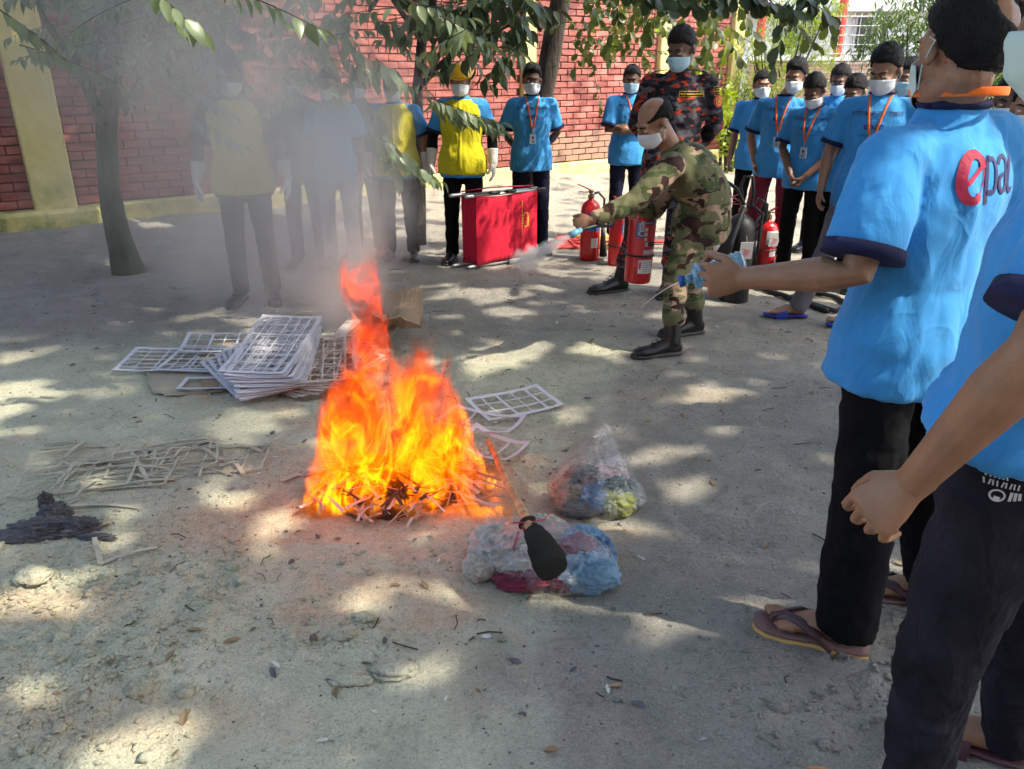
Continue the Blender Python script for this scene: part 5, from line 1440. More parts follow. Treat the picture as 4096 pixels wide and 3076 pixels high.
# ---------------------------------------------------------------- paper die-cut sheets
M_PAPER = simple('white_card', (.56, .56, .60), .75, var=.06, vs=8)
M_PAPERK = simple('pinkish_card', (.52, .43, .38), .8, var=.1, vs=8)
M_PAPERB = simple('sooty_sand_card', (.40, .38, .29), .9, var=.25, vs=14)
M_CARDB = simple('brown_cardboard', (.33, .235, .15), .85, var=.15, vs=6, bump=.3, bs=50)
M_CARDG = simple('greyish_cardboard', (.33, .30, .215), .85, var=.12, vs=6, bump=.3, bs=50)
M_CHAR = simple('charred_paper', (.035, .028, .024), .9, var=.8, vs=12)
def sheet_mesh(Lx, Ly, nx, ny, t=.0018, frame=.020, bar=.007, dia=.016, seed=0, curl=.0, broken=0):
    """waste sheet left over from die cutting: frame, thin bridges, small diamonds at the crossings"""
    r = random.Random(seed); m = MB()
    def bar_(a, b, w):
        n = 5; pts = [V(a[0] + (b[0] - a[0]) * k / n, a[1] + (b[1] - a[1]) * k / n, 0) for k in range(n + 1)]
        m.ribbon(pts, w, t, (0, 0, 1))
    bar_((0, frame / 2), (Lx, frame / 2), frame); bar_((0, Ly - frame / 2), (Lx, Ly - frame / 2), frame)
    bar_((frame / 2, 0), (frame / 2, Ly), frame)
    bar_((Lx - frame / 2, 0), (Lx - frame / 2, Ly), frame)
    for i in range(1, nx):
        x = Lx * i / nx
        if r.random() < broken: continue
        wide = (i % 2 == 0); bar_((x, 0), (x, Ly), bar * (1.7 if wide else .7))
    for j in range(1, ny):
        y = Ly * j / ny
        if r.random() < broken: continue
        bar_((0, y), (Lx, y), bar * (1.5 if j % 2 else .8))
    for i in range(0, nx + 1):
        for j in range(0, ny + 1):
            x, y = Lx * i / nx, Ly * j / ny; d = dia * r.uniform(.7, 1.2)
            x = min(max(x, frame), Lx - frame); y = min(max(y, frame), Ly - frame)
            v = [V(x - d, y, t * .7), V(x, y - d * .6, t * .7), V(x + d, y, t * .7), V(x, y + d * .6, t * .7)]
            m.add(v + [q - V(0, 0, t * 1.2) for q in v], [[0, 1, 2, 3], [7, 6, 5, 4], [0, 4, 5, 1], [1, 5, 6, 2], [2, 6, 7, 3], [3, 7, 4, 0]])
    for q in m.v:
        x, y = q[:, 0] / Lx - .5, q[:, 1] / Ly - .5
        q[:, 2] += curl * ((x * 2) ** 2 + .6 * (y * 2) ** 2) * .014 + .003 * curl * np.sin(q[:, 0] * 17 + seed) + .002 * curl * np.sin(q[:, 1] * 23 + 2 * seed)
        q[:, 0] -= Lx / 2; q[:, 1] -= Ly / 2
    return m.data('die_cut_sheet')
SH = [sheet_mesh(.58, .34, 9, 4, seed=1, curl=.4, bar=.006), sheet_mesh(.58, .34, 6, 6, seed=2, curl=.7, bar=.006), sheet_mesh(.58, .34, 8, 3, seed=3, curl=.5, bar=.007)]
for d in SH: d.materials.append(M_PAPER)
def put_sheet(me, loc, R, label, group='die-cut card sheets', mat=None, name='die_cut_sheet'):
    if mat: me = me.copy(); me.materials.clear(); me.materials.append(mat)
    o = bpy.data.objects.new(name, me); COL.objects.link(o); M = Matrix(R.tolist()).to_4x4(); M.translation = Vector(loc); o.matrix_world = M
    M2 = M.decompose(); o.location = M2[0]; o.rotation_mode = 'QUATERNION'; o.rotation_quaternion = M2[1]
    return tag(o, label, 'card sheet', group)
pc = gat(284, 381)
rs = random.Random(12)
for k in range(17):
    ang = radians(128 - 4.0 * k if k < 9 else 94 - 1.4 * (k - 9)); lean = radians(6 + 1.0 * k)
    c = pc + V(-.01 + .018 * (k - 8) * (1 if k < 9 else -.3), -.02 + .005 * k, .014 + .0085 * k)
    R = rotz(ang + rs.uniform(-.03, .03)) @ roty(-lean * .55) @ rotx(rs.uniform(-.03, .03))
    lab = 'white die-cut sheet in the fanned pile on cardboard, %s from the bottom' % ['first', 'second', 'third', 'fourth', 'fifth', 'sixth', 'seventh', 'eighth', 'ninth', 'tenth', 'eleventh', 'twelfth', 'thirteenth', 'fourteenth', 'fifteenth', 'sixteenth'][min(k, 15)]
    if k == 16: lab = 'topmost white die-cut sheet, upright on the fanned pile behind the fire'
    put_sheet(SH[k % 3], c + V(0, 0, .03), R, lab)
for k in range(7):
    R = rotz(radians(48 + 9 * k + rs.uniform(-4, 4))) @ roty(-.08); put_sheet(SH[(k + 1) % 3], pc + V(.20, .05, .03 + .012 * k), R, 'pinkish die-cut sheet under the right half of the fanned pile, %s from the ground' % ['first', 'second', 'third', 'fourth', 'fifth', 'sixth', 'seventh'][k], mat=M_PAPERK)
c = gat(180, 364, .022); put_sheet(SH[1], c, rotz(radians(4)) @ rotx(.03), 'white die-cut sheet lying alone on the far left of the cardboard')
c = gat(222, 366, .030); put_sheet(SH[0], c, rotz(radians(-3)) @ rotx(.04), 'white die-cut sheet between the lone sheet and the fanned pile')
c = gat(238, 350, .045); put_sheet(SH[2], c, rotz(radians(12)) @ roty(.06), 'white die-cut sheet poking out behind the fanned pile')
c = gat(224, 388, .028); put_sheet(sheet_mesh(.42, .16, 2, 1, seed=5, curl=.3, dia=.005), c, rotz(radians(3)), 'white open frame on the front edge of the cardboard', mat=M_PAPER)
# to the right of the fire
c = gat(514, 407, .022); put_sheet(sheet_mesh(.40, .26, 5, 3, seed=6, curl=.6, dia=.016), c, rotz(radians(28)) @ rotx(.05), 'white die-cut sheet with diamonds farthest right of the fire', mat=M_PAPER)
c = gat(480, 428, .03); put_sheet(sheet_mesh(.36, .24, 3, 3, seed=7, curl=1.0, dia=.012, broken=.2), c, rotz(radians(-20)) @ rotx(-.08), 'white die-cut sheet against the right side of the flames', mat=M_PAPER)
c = gat(490, 452, .02); put_sheet(sheet_mesh(.30, .18, 3, 2, seed=8, curl=1.4, dia=.01, broken=.4), c, rotz(radians(-38)) @ rotx(.05), 'white broken sheet bent below the sheet with diamonds', mat=M_PAPER)
# burnt out sheets on the left
for (px, py, rot, seed, lab) in ((78, 482, 14, 21, 'sand coloured sheet skeleton farthest left'), (118, 478, 8, 22, 'sand coloured sheet skeleton overlapping the leftmost one'), (165, 462, 18, 23, 'sooty sheet skeleton midway between the left edge and the fire'), (215, 462, 6, 24, 'sooty sheet skeleton nearest the fire on its left')):
    c = gat(px, py, .012); put_sheet(sheet_mesh(.42, .24, 5, 4, seed=seed, curl=.5, dia=.011, broken=.5, frame=.009, bar=.005), c, rotz(radians(rot)), lab, 'burnt out die-cut sheets', M_PAPERB, 'burnt_sheet')
def strip(px0, py0, px1, py1, w, mat, label, cat='card strip', group=None, name='card_strip', z=.01, arch=.01, n=7):
    a, b_ = gat(px0, py0, z), gat(px1, py1, z); pts = [a + (b_ - a) * t + V(0, 0, arch * sin(pi * t)) for t in np.linspace(0, 1, n)]
    m = MB(); m.ribbon(pts, w, .0018, (0, 0, 1)); o = m.build(name, mat, smooth=False); return tag(o, label, cat, group)
gS = 'loose card strips left of the fire'
sl = [(96, 545, 102, 569, 'upright short arm of the card corner below the ash heap'), (102, 569, 158, 551, 'long arm of the card corner below the ash heap'), (70, 508, 98, 483, 'card strip slanting up beside the leftmost skeleton'), (72, 510, 140, 512, 'pale card strip lying level under the skeletons'),
      (60, 470, 84, 443, 'card strip pointing away from the camera on the far left'), (130, 452, 152, 490, 'card strip crossing the skeletons steeply'), (100, 492, 175, 482, 'thin card strip under the second skeleton'), (200, 450, 222, 462, 'bent card strip beside the sooty skeleton'), (235, 445, 262, 455, 'card strip nearest the flames on the left'), (150, 448, 215, 440, 'card strip along the back of the skeletons'), (232, 463, 244, 478, 'short charred tipped strip left of the fire')]
for a_, b1, c_, d_, lab in sl: strip(a_, b1, c_, d_, .016, M_PAPERB, lab, group=gS)
sv_ = MB(); rs = random.Random(91)
for k in range(70):
    px_, py_ = rs.uniform(35, 300), rs.uniform(442, 512)
    if py_ > 512 - (px_ - 35) * .22: continue
    a = gat(px_, py_, .006 + rs.uniform(0, .012)); an = rs.choice([.2, .35, 1.3, 2.6, -.3]) + rs.uniform(-.5, .5); L_ = rs.uniform(.03, .14)
    d_ = V(cos(an), sin(an), 0) * L_; sv_.ribbon([a - d_, a + V(0, 0, rs.uniform(0, .012)), a + d_], rs.uniform(.004, .010), .0015, (rs.uniform(-.3, .3), rs.uniform(-.3, .3), 1))
tag(sv_.build('card_slivers', M_PAPERB, smooth=False), kind='stuff')
# burning heap: card strips and sheets, charred in the middle
heap = empty('burning_paper_heap', gat(398, 492), 'heap of charred and pinkish card strips burning under the flames', 'paper heap')
hc = gat(396, 488)
m = MB(); vs_, fs_ = [], []
nr_, na_ = 10, 48
for j in range(nr_ + 1):
    for i in range(na_):
        a = 2 * pi * i / na_; r = j / nr_; rw = 1 + .16 * float(fbm(np.array([cos(a) * 3]), np.array([sin(a) * 3]), None, 3, 9)[0]) - .10; x, y = cos(a) * .36 * r * rw, sin(a) * .25 * r * rw
        z = .085 * (1 - r * r) + .03 * float(fbm(np.array([x * 12]), np.array([y * 12]), None, 3, 5)[0]) * (1 - r) - .004
        vs_.append(V(x, y, z) + hc)
for j in range(nr_):
    for i in range(na_): a, b1 = j * na_ + i, j * na_ + (i + 1) % na_; fs_.append([a, a + na_, b1 + na_, b1])
m.add(vs_, fs_); m.build('charred_mound', M_CHAR, heap)
rs = random.Random(77); mats3 = [M_PAPERK, M_PAPER, M_CHAR, M_CARDB]
for k in range(210):
    a = rs.uniform(0, 2 * pi); rr = rs.uniform(.05, .85 + .28 * (rs.random() < .35)) ** .7; c = hc + V(cos(a) * .38 * rr, sin(a) * .25 * rr - .01, .012 + .08 * (1 - rr) + rs.uniform(0, .03))
    d = rotz(a + pi / 2 + rs.uniform(-1.5, 1.5)) @ V(1, 0, 0) * rs.uniform(.03, .13); m = MB()
    up = nrm(V(rs.uniform(-.3, .3), rs.uniform(-.3, .3), 1))
    m.ribbon([c - d, c - d * .4 + V(0, 0, rs.uniform(0, .02)), c + d * .4 + V(0, 0, rs.uniform(0, .02)), c + d], rs.uniform(.005, .016), .0015, up)
    m.build('card_strip', mats3[(0 if rs.random() < .5 else 3) if rr > .75 else (2 if rs.random() < .6 else 0)], heap, smooth=False)
for k in range(0):
    a = -2.5 + k * .62; R = rotz(a + pi / 2 + rs.uniform(-.1, .1)); c = hc + V(cos(a) * .33, sin(a) * .235, .012 + .005 * k)
    o = put_sheet(sheet_mesh(.30, .10, 2, 1, seed=60 + k, curl=.8, dia=.006, frame=.008), c, R, None, None, M_PAPERK, 'card_frame'); del o['category']; o.parent = heap; o.matrix_parent_inverse = inv(heap)
strip(352, 508, 366, 522, .018, M_PAPER, 'white card corner in front of the fire, its long arm', group='card corner before the fire', z=.012); strip(366, 522, 388, 516, .010, M_PAPER, 'white card corner in front of the fire, its thin arm', group='card corner before the fire', z=.012)
# cardboard
def slab(name, pts, z, mat, label, th=.005, warp=.02, seed=0, tilt=(0, 0), cat='cardboard', parent=None):
    P_ = [gat(*p, z) for p in pts]; c = sum(P_) / len(P_); n = 16; vs = []; fs = []
    ring = []
    for i in range(len(P_)):
        a, b1 = P_[i], P_[(i + 1) % len(P_)]
        for k in range(4): ring.append(a + (b1 - a) * k / 4)
    N = len(ring); J_ = 6
    for lay in (0, 1):
        for j in range(J_ + 1):
            for q in ring:
                p = c + (q - c) * (j / J_); x = p - c
                dz = warp * float(fbm(np.array([p[0] * 3 + seed]), np.array([p[1] * 3]), None, 3, seed)[0]) + x[0] * tilt[0] + x[1] * tilt[1]
                jit = .012 * float(vnoise(np.array([p[0] * 30]), np.array([p[1] * 30]), None, seed)[0]) * (j == J_)
                vs.append(p + V(jit, jit, abs(dz) - th * lay))
    for j in range(J_):
        for i in range(N): a, b1 = j * N + i, j * N + (i + 1) % N; fs.append([a, a + N, b1 + N, b1]); o_ = (J_ + 1) * N; fs.append([o_ + a, o_ + b1, o_ + b1 + N, o_ + a + N])
    e = J_ * N; o_ = (J_ + 1) * N
    for i in range(N): a, b1 = e + i, e + (i + 1) % N; fs.append([a, o_ + a, o_ + b1, b1])
    m = MB(); m.add(vs, fs); o = m.build(name, mat, parent, smooth=False); return tag(o, label, cat)
slab('cardboard_sheet', [(142, 362), (152, 395), (172, 398), (204, 394), (262, 388), (330, 372), (345, 350), (300, 335), (215, 350)], .010, M_CARDG, 'large grey brown cardboard sheet under the white die-cut sheets', seed=3, warp=.015)
slab('cardboard_sheet', [(196, 350), (205, 372), (262, 378), (300, 360), (262, 345)], .022, M_CARDB, 'brown cardboard piece between the large sheet and the pile', seed=5)
slab('cardboard_sheet', [(200, 380), (206, 392), (250, 391), (252, 378)], .024, M_CARDB, 'torn brown cardboard piece at the front of the large sheet', seed=8)
for k in range(6):
    slab('card_board_layer', [(288 + 3 * k, 398 - 3 * k), (296 + 3 * k, 402 - 3 * k), (352 + 2 * k, 366 - 6 * k), (344 + 2 * k, 358 - 6 * k)], .02 + .014 * k, M_PAPERK if k % 2 else M_CARDB, ['lowest', 'second lowest', 'third', 'fourth', 'fifth', 'topmost'][k] + ' long card layer slanting from the pile to the fire', seed=20 + k, warp=.006, cat='card layer')
def crumple(name, c, rad, seed, mat, label, cat, amp=.25, fr=3.0, parent=None, nu=84, nv=60, flat=True, group=None, sharp=1.0):
    m = MB(); m.ball((0, 0, 0), 1.0, None, nu, nv); v = m.v[0]; w = fbm(v[:, 0] * fr + seed, v[:, 1] * fr, v[:, 2] * fr, 3, seed)
    r1 = 1 - np.abs(fbm(v[:, 0] * fr * 1.3 + w * 2.5 + seed, v[:, 1] * fr * 1.3 + w * 2, v[:, 2] * fr * 1.3, 3, seed + 5)) * 2.6 * sharp
    r1 = r1 + .16 * (1 - np.abs(fbm(v[:, 0] * fr * 3 + w * 4, v[:, 1] * fr * 3 + w * 3 + seed, v[:, 2] * fr * 3, 2, seed + 8)) * 4)
    q = v * (1 + amp * (.6 * r1 + .6 * w))[:, None] * np.array(rad) + np.array(c)
    if flat: q[:, 2] = np.maximum(q[:, 2], gz(c) + .002 + .004 * w)
    m.v[0] = q; o = m.build(name, mat, parent); return tag(o, label, cat, group) if label else o
# crumpled brown cardboard behind the flames
slab('crumpled_cardboard', [(372, 352), (392, 358), (424, 345), (426, 326), (408, 314), (380, 322)], .10, M_CARDB, 'crumpled brown cardboard rising behind the flames', seed=31, warp=.20, tilt=(.1, .35))
slab('crumpled_cardboard', [(340, 352), (372, 360), (400, 340), (380, 322), (350, 330)], .05, M_CARDB, 'flatter brown cardboard left of the crumpled one behind the flames', seed=34, warp=.10, tilt=(.0, .2))
# ash heap
M_ASH = simple('grey_ash_cloth', (.085, .085, .095), .9, var=.5, vs=18)
ash = empty('ash_heap', gat(48, 532), 'dark grey heap of burnt cloth at the left edge', 'ash heap')
for k, (px, py, r, z) in enumerate(((48, 533, (.10, .045, .030), .015), (22, 540, (.09, .030, .018), .005), (80, 532, (.055, .035, .030), .015), (58, 524, (.045, .03, .04), .03), (50, 517, (.02, .02, .035), .045), (98, 543, (.05, .015, .012), .005), (5, 543, (.07, .02, .014), .005))):
    o = crumple('ash_lump', gat(px, py, z), r, 30 + k, M_ASH, None, None, .62, 3.4, ash)
# clods that stand out
for k, (px, py, r, lab) in enumerate(((141, 693, (.030, .026, .026), 'grey earth clod standing alone near the bottom left'), (35, 585, (.05, .04, .022), 'broad earth clod below the ash heap'), (60, 640, (.022, .02, .014), 'small brown stone on the sunlit patch'), (502, 643, (.012, .010, .010), 'small dark clod below the lower plastic bag'),
        (395, 672, (.055, .035, .012), 'flat cracked slab of dried mud near the bottom centre'), (350, 682, (.05, .022, .010), 'thin flat slab of dried mud left of the cracked one'), (345, 640, (.04, .02, .014), 'ridge of dark mud above the flat slab'), (365, 620, (.03, .02, .012), 'dark mud lump above the mud ridge'), (1000, 660, (.05, .04, .02), 'mud lump between the legs in black jeans'), (985, 620, (.04, .03, .02), 'second mud lump behind the black jeans'))):
    crumple('earth_clod', gat(px, py, .004), r, 50 + k, M_EARTH, lab, 'clod', .5, 1.8, nu=22, nv=14, group='larger clods of earth')

# ---------------------------------------------------------------- plastic bags of rags and the torch
g = NT('clear_plastic_film'); P = g.pos('WORLD')
tr = g.new('ShaderNodeBsdfTransparent'); gl = g.new('ShaderNodeBsdfGlossy'); gl.inputs['Roughness'].default_value = .12; gl.inputs['Color'].default_value = (.95, .95, 1, 1)
df = g.new('ShaderNodeBsdfTranslucent'); df.inputs['Color'].default_value = (.8, .8, .82, 1); dd = g.new('ShaderNodeBsdfDiffuse'); dd.inputs['Color'].default_value = (.75, .75, .76, 1)
b1 = g.new('ShaderNodeBump'); b1.inputs['Strength'].default_value = .9; b1.inputs['Distance'].default_value = .012
nz = g.noise(P, 22, 5, .7, 1.8); g.L(nz, b1.inputs['Height'])
for x in (gl, df, dd): g.L(b1.outputs[0], x.inputs['Normal'])
fz = g.new('ShaderNodeLayerWeight'); fz.inputs['Blend'].default_value = .30; g.L(b1.outputs[0], fz.inputs['Normal'])
m1 = g.new('ShaderNodeMixShader'); g.L(g.math('MULTIPLY_ADD', fz.outputs['Facing'], .55, .03, True), m1.inputs[0]); g.L(tr.outputs[0], m1.inputs[1]); g.L(gl.outputs[0], m1.inputs[2])
m0 = g.new('ShaderNodeMixShader'); m0.inputs[0].default_value = .5; g.L(df.outputs[0], m0.inputs[1]); g.L(dd.outputs[0], m0.inputs[2])
m2 = g.new('ShaderNodeMixShader'); g.L(g.math('MULTIPLY_ADD', g.noise(P, 30, 4, .7, 2.5), 1.3, -.68, True), m2.inputs[0]); g.L(m1.outputs[0], m2.inputs[1]); g.L(m0.outputs[0], m2.inputs[2])
g.L(m2.outputs[0], g.out.inputs[0]); M_FILM = g.m
def bag_shell(name, c, prof, label, seed, amp=.014, n=72):
    """prof: (z, dx, dy, rx, ry, angle)"""
    rings = []
    for z, dx, dy, rx, ry, an in prof:
        R = rotz(radians(an)); rings.append((c + V(dx, dy, z), R @ V(rx, 0, 0), R @ V(0, ry, 0)))
    fine = []
    for i in range(len(rings) - 1):
        for k in range(6):
            t = k / 6; fine.append(tuple(a * (1 - t) + b * t for a, b in zip(rings[i], rings[i + 1])))
    fine.append(rings[-1]); m = MB(); m.loft(fine, n); v = m.v[0]; cc = np.repeat(np.array([f[0] for f in fine]), n, 0); d = v - cc; L_ = np.linalg.norm(d, axis=1)[:, None] + 1e-6
    w = fbm(v[:, 0] * 9, v[:, 1] * 9, v[:, 2] * 9, 3, seed); r1 = 1 - np.abs(fbm(v[:, 0] * 16 + w * 2, v[:, 1] * 16 + w, v[:, 2] * 9, 3, seed + 3)) * 3
    v += d / L_ * (amp * (r1 + w))[:, None]; v[:, 2] = np.maximum(v[:, 2], gz(c) + .002)
    return tag(m.build(name, M_FILM), label, 'plastic bag')
R_TAN = cloth('tan_rag', (.34, .25, .17), fold=.7); R_BLUE = cloth('slate_blue_rag', (.10, .18, .29), fold=.7); R_GRN = cloth('olive_rag', (.20, .22, .055), fold=.7); R_TEAL = cloth('dark_teal_rag', (.025, .085, .085), fold=.7)
R_MAR = cloth('burgundy_rag', (.17, .022, .045), fold=.7); R_LBL = cloth('pale_blue_rag', (.17, .30, .42), fold=.7); R_WHT = cloth('off_white_rag', (.46, .42, .36), fold=.6); R_PNK = cloth('pinkish_rag', (.45, .30, .28), fold=.7); R_GRY = cloth('grey_rag', (.14, .14, .13), fold=.7)
ca = gat(597, 507)
bag_shell('plastic_bag', ca, [(.002, 0, 0, .150, .105, 8), (.04, 0, 0, .172, .125, 8), (.09, -.01, .01, .165, .118, 8), (.14, -.01, .02, .135, .095, 10), (.19, -.01, .03, .095, .060, 14), (.24, .0, .04, .062, .030, 20), (.29, .012, .05, .030, .016, 25), (.315, .016, .052, .012, .008, 25)], 'clear plastic bag with twisted top full of tan, blue and olive rags', 4)
m = MB()
gR = 'rags inside the clear bag with the twisted top'
for nm, dx, dy, z, r, mt, lab, sd in (('rag', -.09, .01, .045, (.065, .07, .06), R_TAN, 'tan rag at the left inside the bag with twisted top', 1), ('rag', -.01, -.02, .05, (.07, .065, .055), R_BLUE, 'slate blue rag in the middle of the bag with twisted top', 2), ('rag', .06, -.05, .045, (.065, .05, .045), R_GRN, 'olive rag at the front right of the bag with twisted top', 3), ('rag', .07, -.01, .085, (.05, .045, .03), R_TEAL, 'dark teal rag on top of the olive rag', 4),
        ('rag', .02, .05, .08, (.09, .05, .05), R_PNK, 'pinkish rag at the back of the bag with twisted top', 5), ('rag', -.05, .03, .11, (.06, .05, .035), R_GRY, 'grey rag on top inside the bag with twisted top', 6), ('rag', .11, .02, .05, (.04, .06, .045), R_GRY, 'dark grey rag at the right inside the bag with twisted top', 7), ('rag', -.07, -.06, .03, (.07, .04, .03), R_GRY, 'grey rag at the bottom left of the bag with twisted top', 8)):
    crumple(nm, ca + V(dx, dy, z), r, sd + 70, mt, lab, 'rag', .38, 2.4, group=gR)
cb = gat(540, 574)
bag_shell('plastic_bag', cb, [(.002, 0, 0, .21, .10, -14), (.03, 0, 0, .238, .125, -14), (.07, .0, .005, .235, .125, -14), (.11, .0, .01, .205, .105, -14), (.14, .0, .02, .15, .07, -14), (.155, 0, .02, .07, .04, -14)], 'clear plastic bag of white, burgundy and pale blue rags lying nearest', 9, amp=.016)
gR = 'rags inside the bag lying nearest'
for dx, dy, z, r, mt, lab, sd in ((-.12, .05, .07, (.095, .085, .065), R_WHT, 'off-white rag filling the left half of the nearest bag', 11), (-.06, -.01, .055, (.075, .06, .055), R_WHT, 'off-white rag rolled against the black torch cloth', 12), (.0, .09, .09, (.09, .05, .055), R_WHT, 'off-white rag behind the torch head', 13), (.12, .0, .075, (.065, .055, .05), R_MAR, 'burgundy rag between the torch head and the pale blue rag', 14),
        (.145, -.065, .05, (.085, .065, .055), R_LBL, 'pale blue rag at the front right of the nearest bag', 15), (-.05, -.085, .03, (.085, .035, .03), R_MAR, 'burgundy rag along the front of the nearest bag', 16), (.19, .01, .06, (.045, .07, .05), R_BLUE, 'slate blue rag at the right end of the nearest bag', 17), (.14, .06, .09, (.06, .04, .035), R_LBL, 'pale blue rag at the back right of the nearest bag', 18), (.06, -.06, .03, (.05, .05, .04), R_MAR, 'small burgundy rag under the torch head', 19), (-.19, -.02, .04, (.05, .05, .04), R_WHT, 'small off-white rag at the left end of the nearest bag', 20)):
    crumple('rag', cb + V(dx, dy, z), r, sd + 70, mt, lab, 'rag', .36, 2.2, group=gR)
m = MB(); m.ribbon([cb + V(-.085, -.045, .118), cb + V(-.075, -.02, .140), cb + V(-.068, .01, .148)], .010, .002, (0, -.3, 1)); tag(m.build('red_tape', M_REDP), 'short red tape on the off-white rag', 'tape')
# torch: wooden stick with a head of ribbed dark cloth tied with red string
T0, T1, T2 = gat(489, 461, .09), atY(526, 521, 2.06), atY(553, 571, 1.875)
tor = empty('torch', T1, 'wooden stick torch with black knitted head tied in pinkish string, tip in the flames', 'torch')
g_ = nrm(T1 - T0)
M_STICK = simple('scorched_wood', (.48, .27, .13), .75, var=.45, vs=22, bump=.6, bs=60, stretch=(1, 1, .4))
m = MB(); pts = [T0 + (T1 + g_ * .05 - T0) * t + V(.003 * sin(9 * t), .002 * cos(7 * t), 0) for t in np.linspace(0, 1, 14)]; m.tube(pts, [.0135 + .0020 * t + .001 * sin(23 * t) for t in np.linspace(0, 1, 14)], 8); m.build('stick', M_STICK, tor)
g = NT('ribbed_black_knit'); P = g.pos('WORLD')
g.b.inputs['Base Color'].default_value = (.034, .032, .028, 1); g.b.inputs['Roughness'].default_value = .95; g.b.inputs['Specular IOR Level'].default_value = .15
g.bump(g.noise(P, 240, 3, .6), .6, .003); M_KNIT = g.m
ax = nrm(T2 - T1); L_ = np.linalg.norm(T2 - T1); u = nrm(np.cross(ax, [0, 0, 1.0])); w_ = np.cross(u, ax)
rings = []
for k in range(200):
    t = k / 199; base_r = np.interp(t, [0, .06, .16, .30, .6, .85, .97, 1], [.020, .026, .017, .030, .040, .048, .044, .020])
    rb = base_r * (1 + (.05 * sin(t * 130) if .2 < t else .12 * sin(t * 40))); c = T1 + ax * L_ * t + w_ * .012 * sin(pi * t)
    rings.append((c, u * rb, w_ * rb))
m = MB(); m.loft(rings, 30); v = m.v[0]; cc = np.repeat(np.array([r[0] for r in rings]), 30, 0); d = v - cc
v += d * (.40 * fbm(v[:, 0] * 24, v[:, 1] * 24, v[:, 2] * 24, 3, 6))[:, None] * .7; m.build('knitted_head', M_KNIT, tor)
M_STR = simple('pink_red_string', (.45, .05, .07), .7)
m = MB()
for k in range(5):
    t = .10 + .022 * k; c = T1 + ax * L_ * t; m.tube([c + (u * cos(a) + w_ * sin(a)) * .0215 + ax * (.008 * sin(a + k)) for a in np.linspace(0, 2 * pi, 17)], .0022, 6, round_ends=False)
c = T1 + ax * L_ * .14 + w_ * .022
m.tube([c, c - u * .045 + ax * .0, c - u * .075 - ax * .02 + w_ * .004], .002, 6); m.tube([c, c + u * .03 + w_ * .008, c + u * .05 - ax * .012], .002, 6)
m.build('string', M_STR, tor)

# water bottle in the outstretched hand
g = NT('blue_clear_plastic'); P = g.pos('WORLD')
tr = g.new('ShaderNodeBsdfTransparent'); tr.inputs['Color'].default_value = (.42, .78, .92, 1); gl = g.new('ShaderNodeBsdfGlossy'); gl.inputs['Roughness'].default_value = .08
df = g.new('ShaderNodeBsdfTranslucent'); df.inputs['Color'].default_value = (.25, .62, .85, 1)
b1 = g.new('ShaderNodeBump'); b1.inputs['Strength'].default_value = .8; b1.inputs['Distance'].default_value = .006; g.L(g.noise(P, 60, 4, .6, 1.2), b1.inputs['Height'])
for x in (gl, df): g.L(b1.outputs[0], x.inputs['Normal'])
fz = g.new('ShaderNodeLayerWeight'); fz.inputs['Blend'].default_value = .4; g.L(b1.outputs[0], fz.inputs['Normal'])
m0 = g.new('ShaderNodeMixShader'); m0.inputs[0].default_value = .42; g.L(tr.outputs[0], m0.inputs[1]); g.L(df.outputs[0], m0.inputs[2])
m1 = g.new('ShaderNodeMixShader'); g.L(g.math('MULTIPLY_ADD', fz.outputs['Facing'], .8, .08, True), m1.inputs[0]); g.L(m0.outputs[0], m1.inputs[1]); g.L(gl.outputs[0], m1.inputs[2]); g.L(m1.outputs[0], g.out.inputs[0]); M_PET = g.m
Yb = 1.94; q0, q1 = atY(692, 278, Yb), atY(746, 262, Yb - .02)
bt = empty('water_bottle', q0, 'crumpled blue tinted water bottle gripped in the outstretched hand', 'bottle')
ax = nrm(q1 - q0); L_ = np.linalg.norm(q1 - q0); u = nrm(np.cross(ax, [0, 1.0, 0])); w_ = np.cross(u, ax); rings = []
for k in range(60):
    t = k / 59; r = np.interp(t, [0, .015, .05, .9, .96, 1], [.006, .026, .031, .031, .026, .006]) * (1 + .035 * sin(t * 75))
    rings.append((q0 + ax * L_ * t, u * r, w_ * r))
m = MB(); m.loft(rings, 28); v = m.v[0]; cc = np.repeat(np.array([r[0] for r in rings]), 28, 0); v += (v - cc) * (.28 * fbm(v[:, 0] * 30, v[:, 1] * 30, v[:, 2] * 30, 3, 8))[:, None]; m.build('shell', M_PET, bt)
m = MB(); m.tube([q0 - ax * .022, q0 + ax * .004], [.012, .013], 16, round_ends=False); m.build('neck', M_PET, bt)
m = MB(); m.tube([q0 - ax * .034, q0 - ax * .020], .0155, 16, round_ends=False); m.build('cap', simple('blue_cap', (.01, .08, .35), .4), bt)
# thin jet of water
a = q0 - ax * .03; m = MB(); m.tube([a + (atY(640, 299, 2.2) - a) * t - V(0, 0, .03 * t * t) for t in np.linspace(0, 1, 12)], [.0012 - .0006 * t for t in np.linspace(0, 1, 12)], 6)
g = NT('water_thread'); g.b.inputs['Base Color'].default_value = (.8, .85, .85, 1); g.b.inputs['Roughness'].default_value = .1; tag(m.build('water_jet', g.m), 'thin thread of water squirting from the bottle', 'water jet')
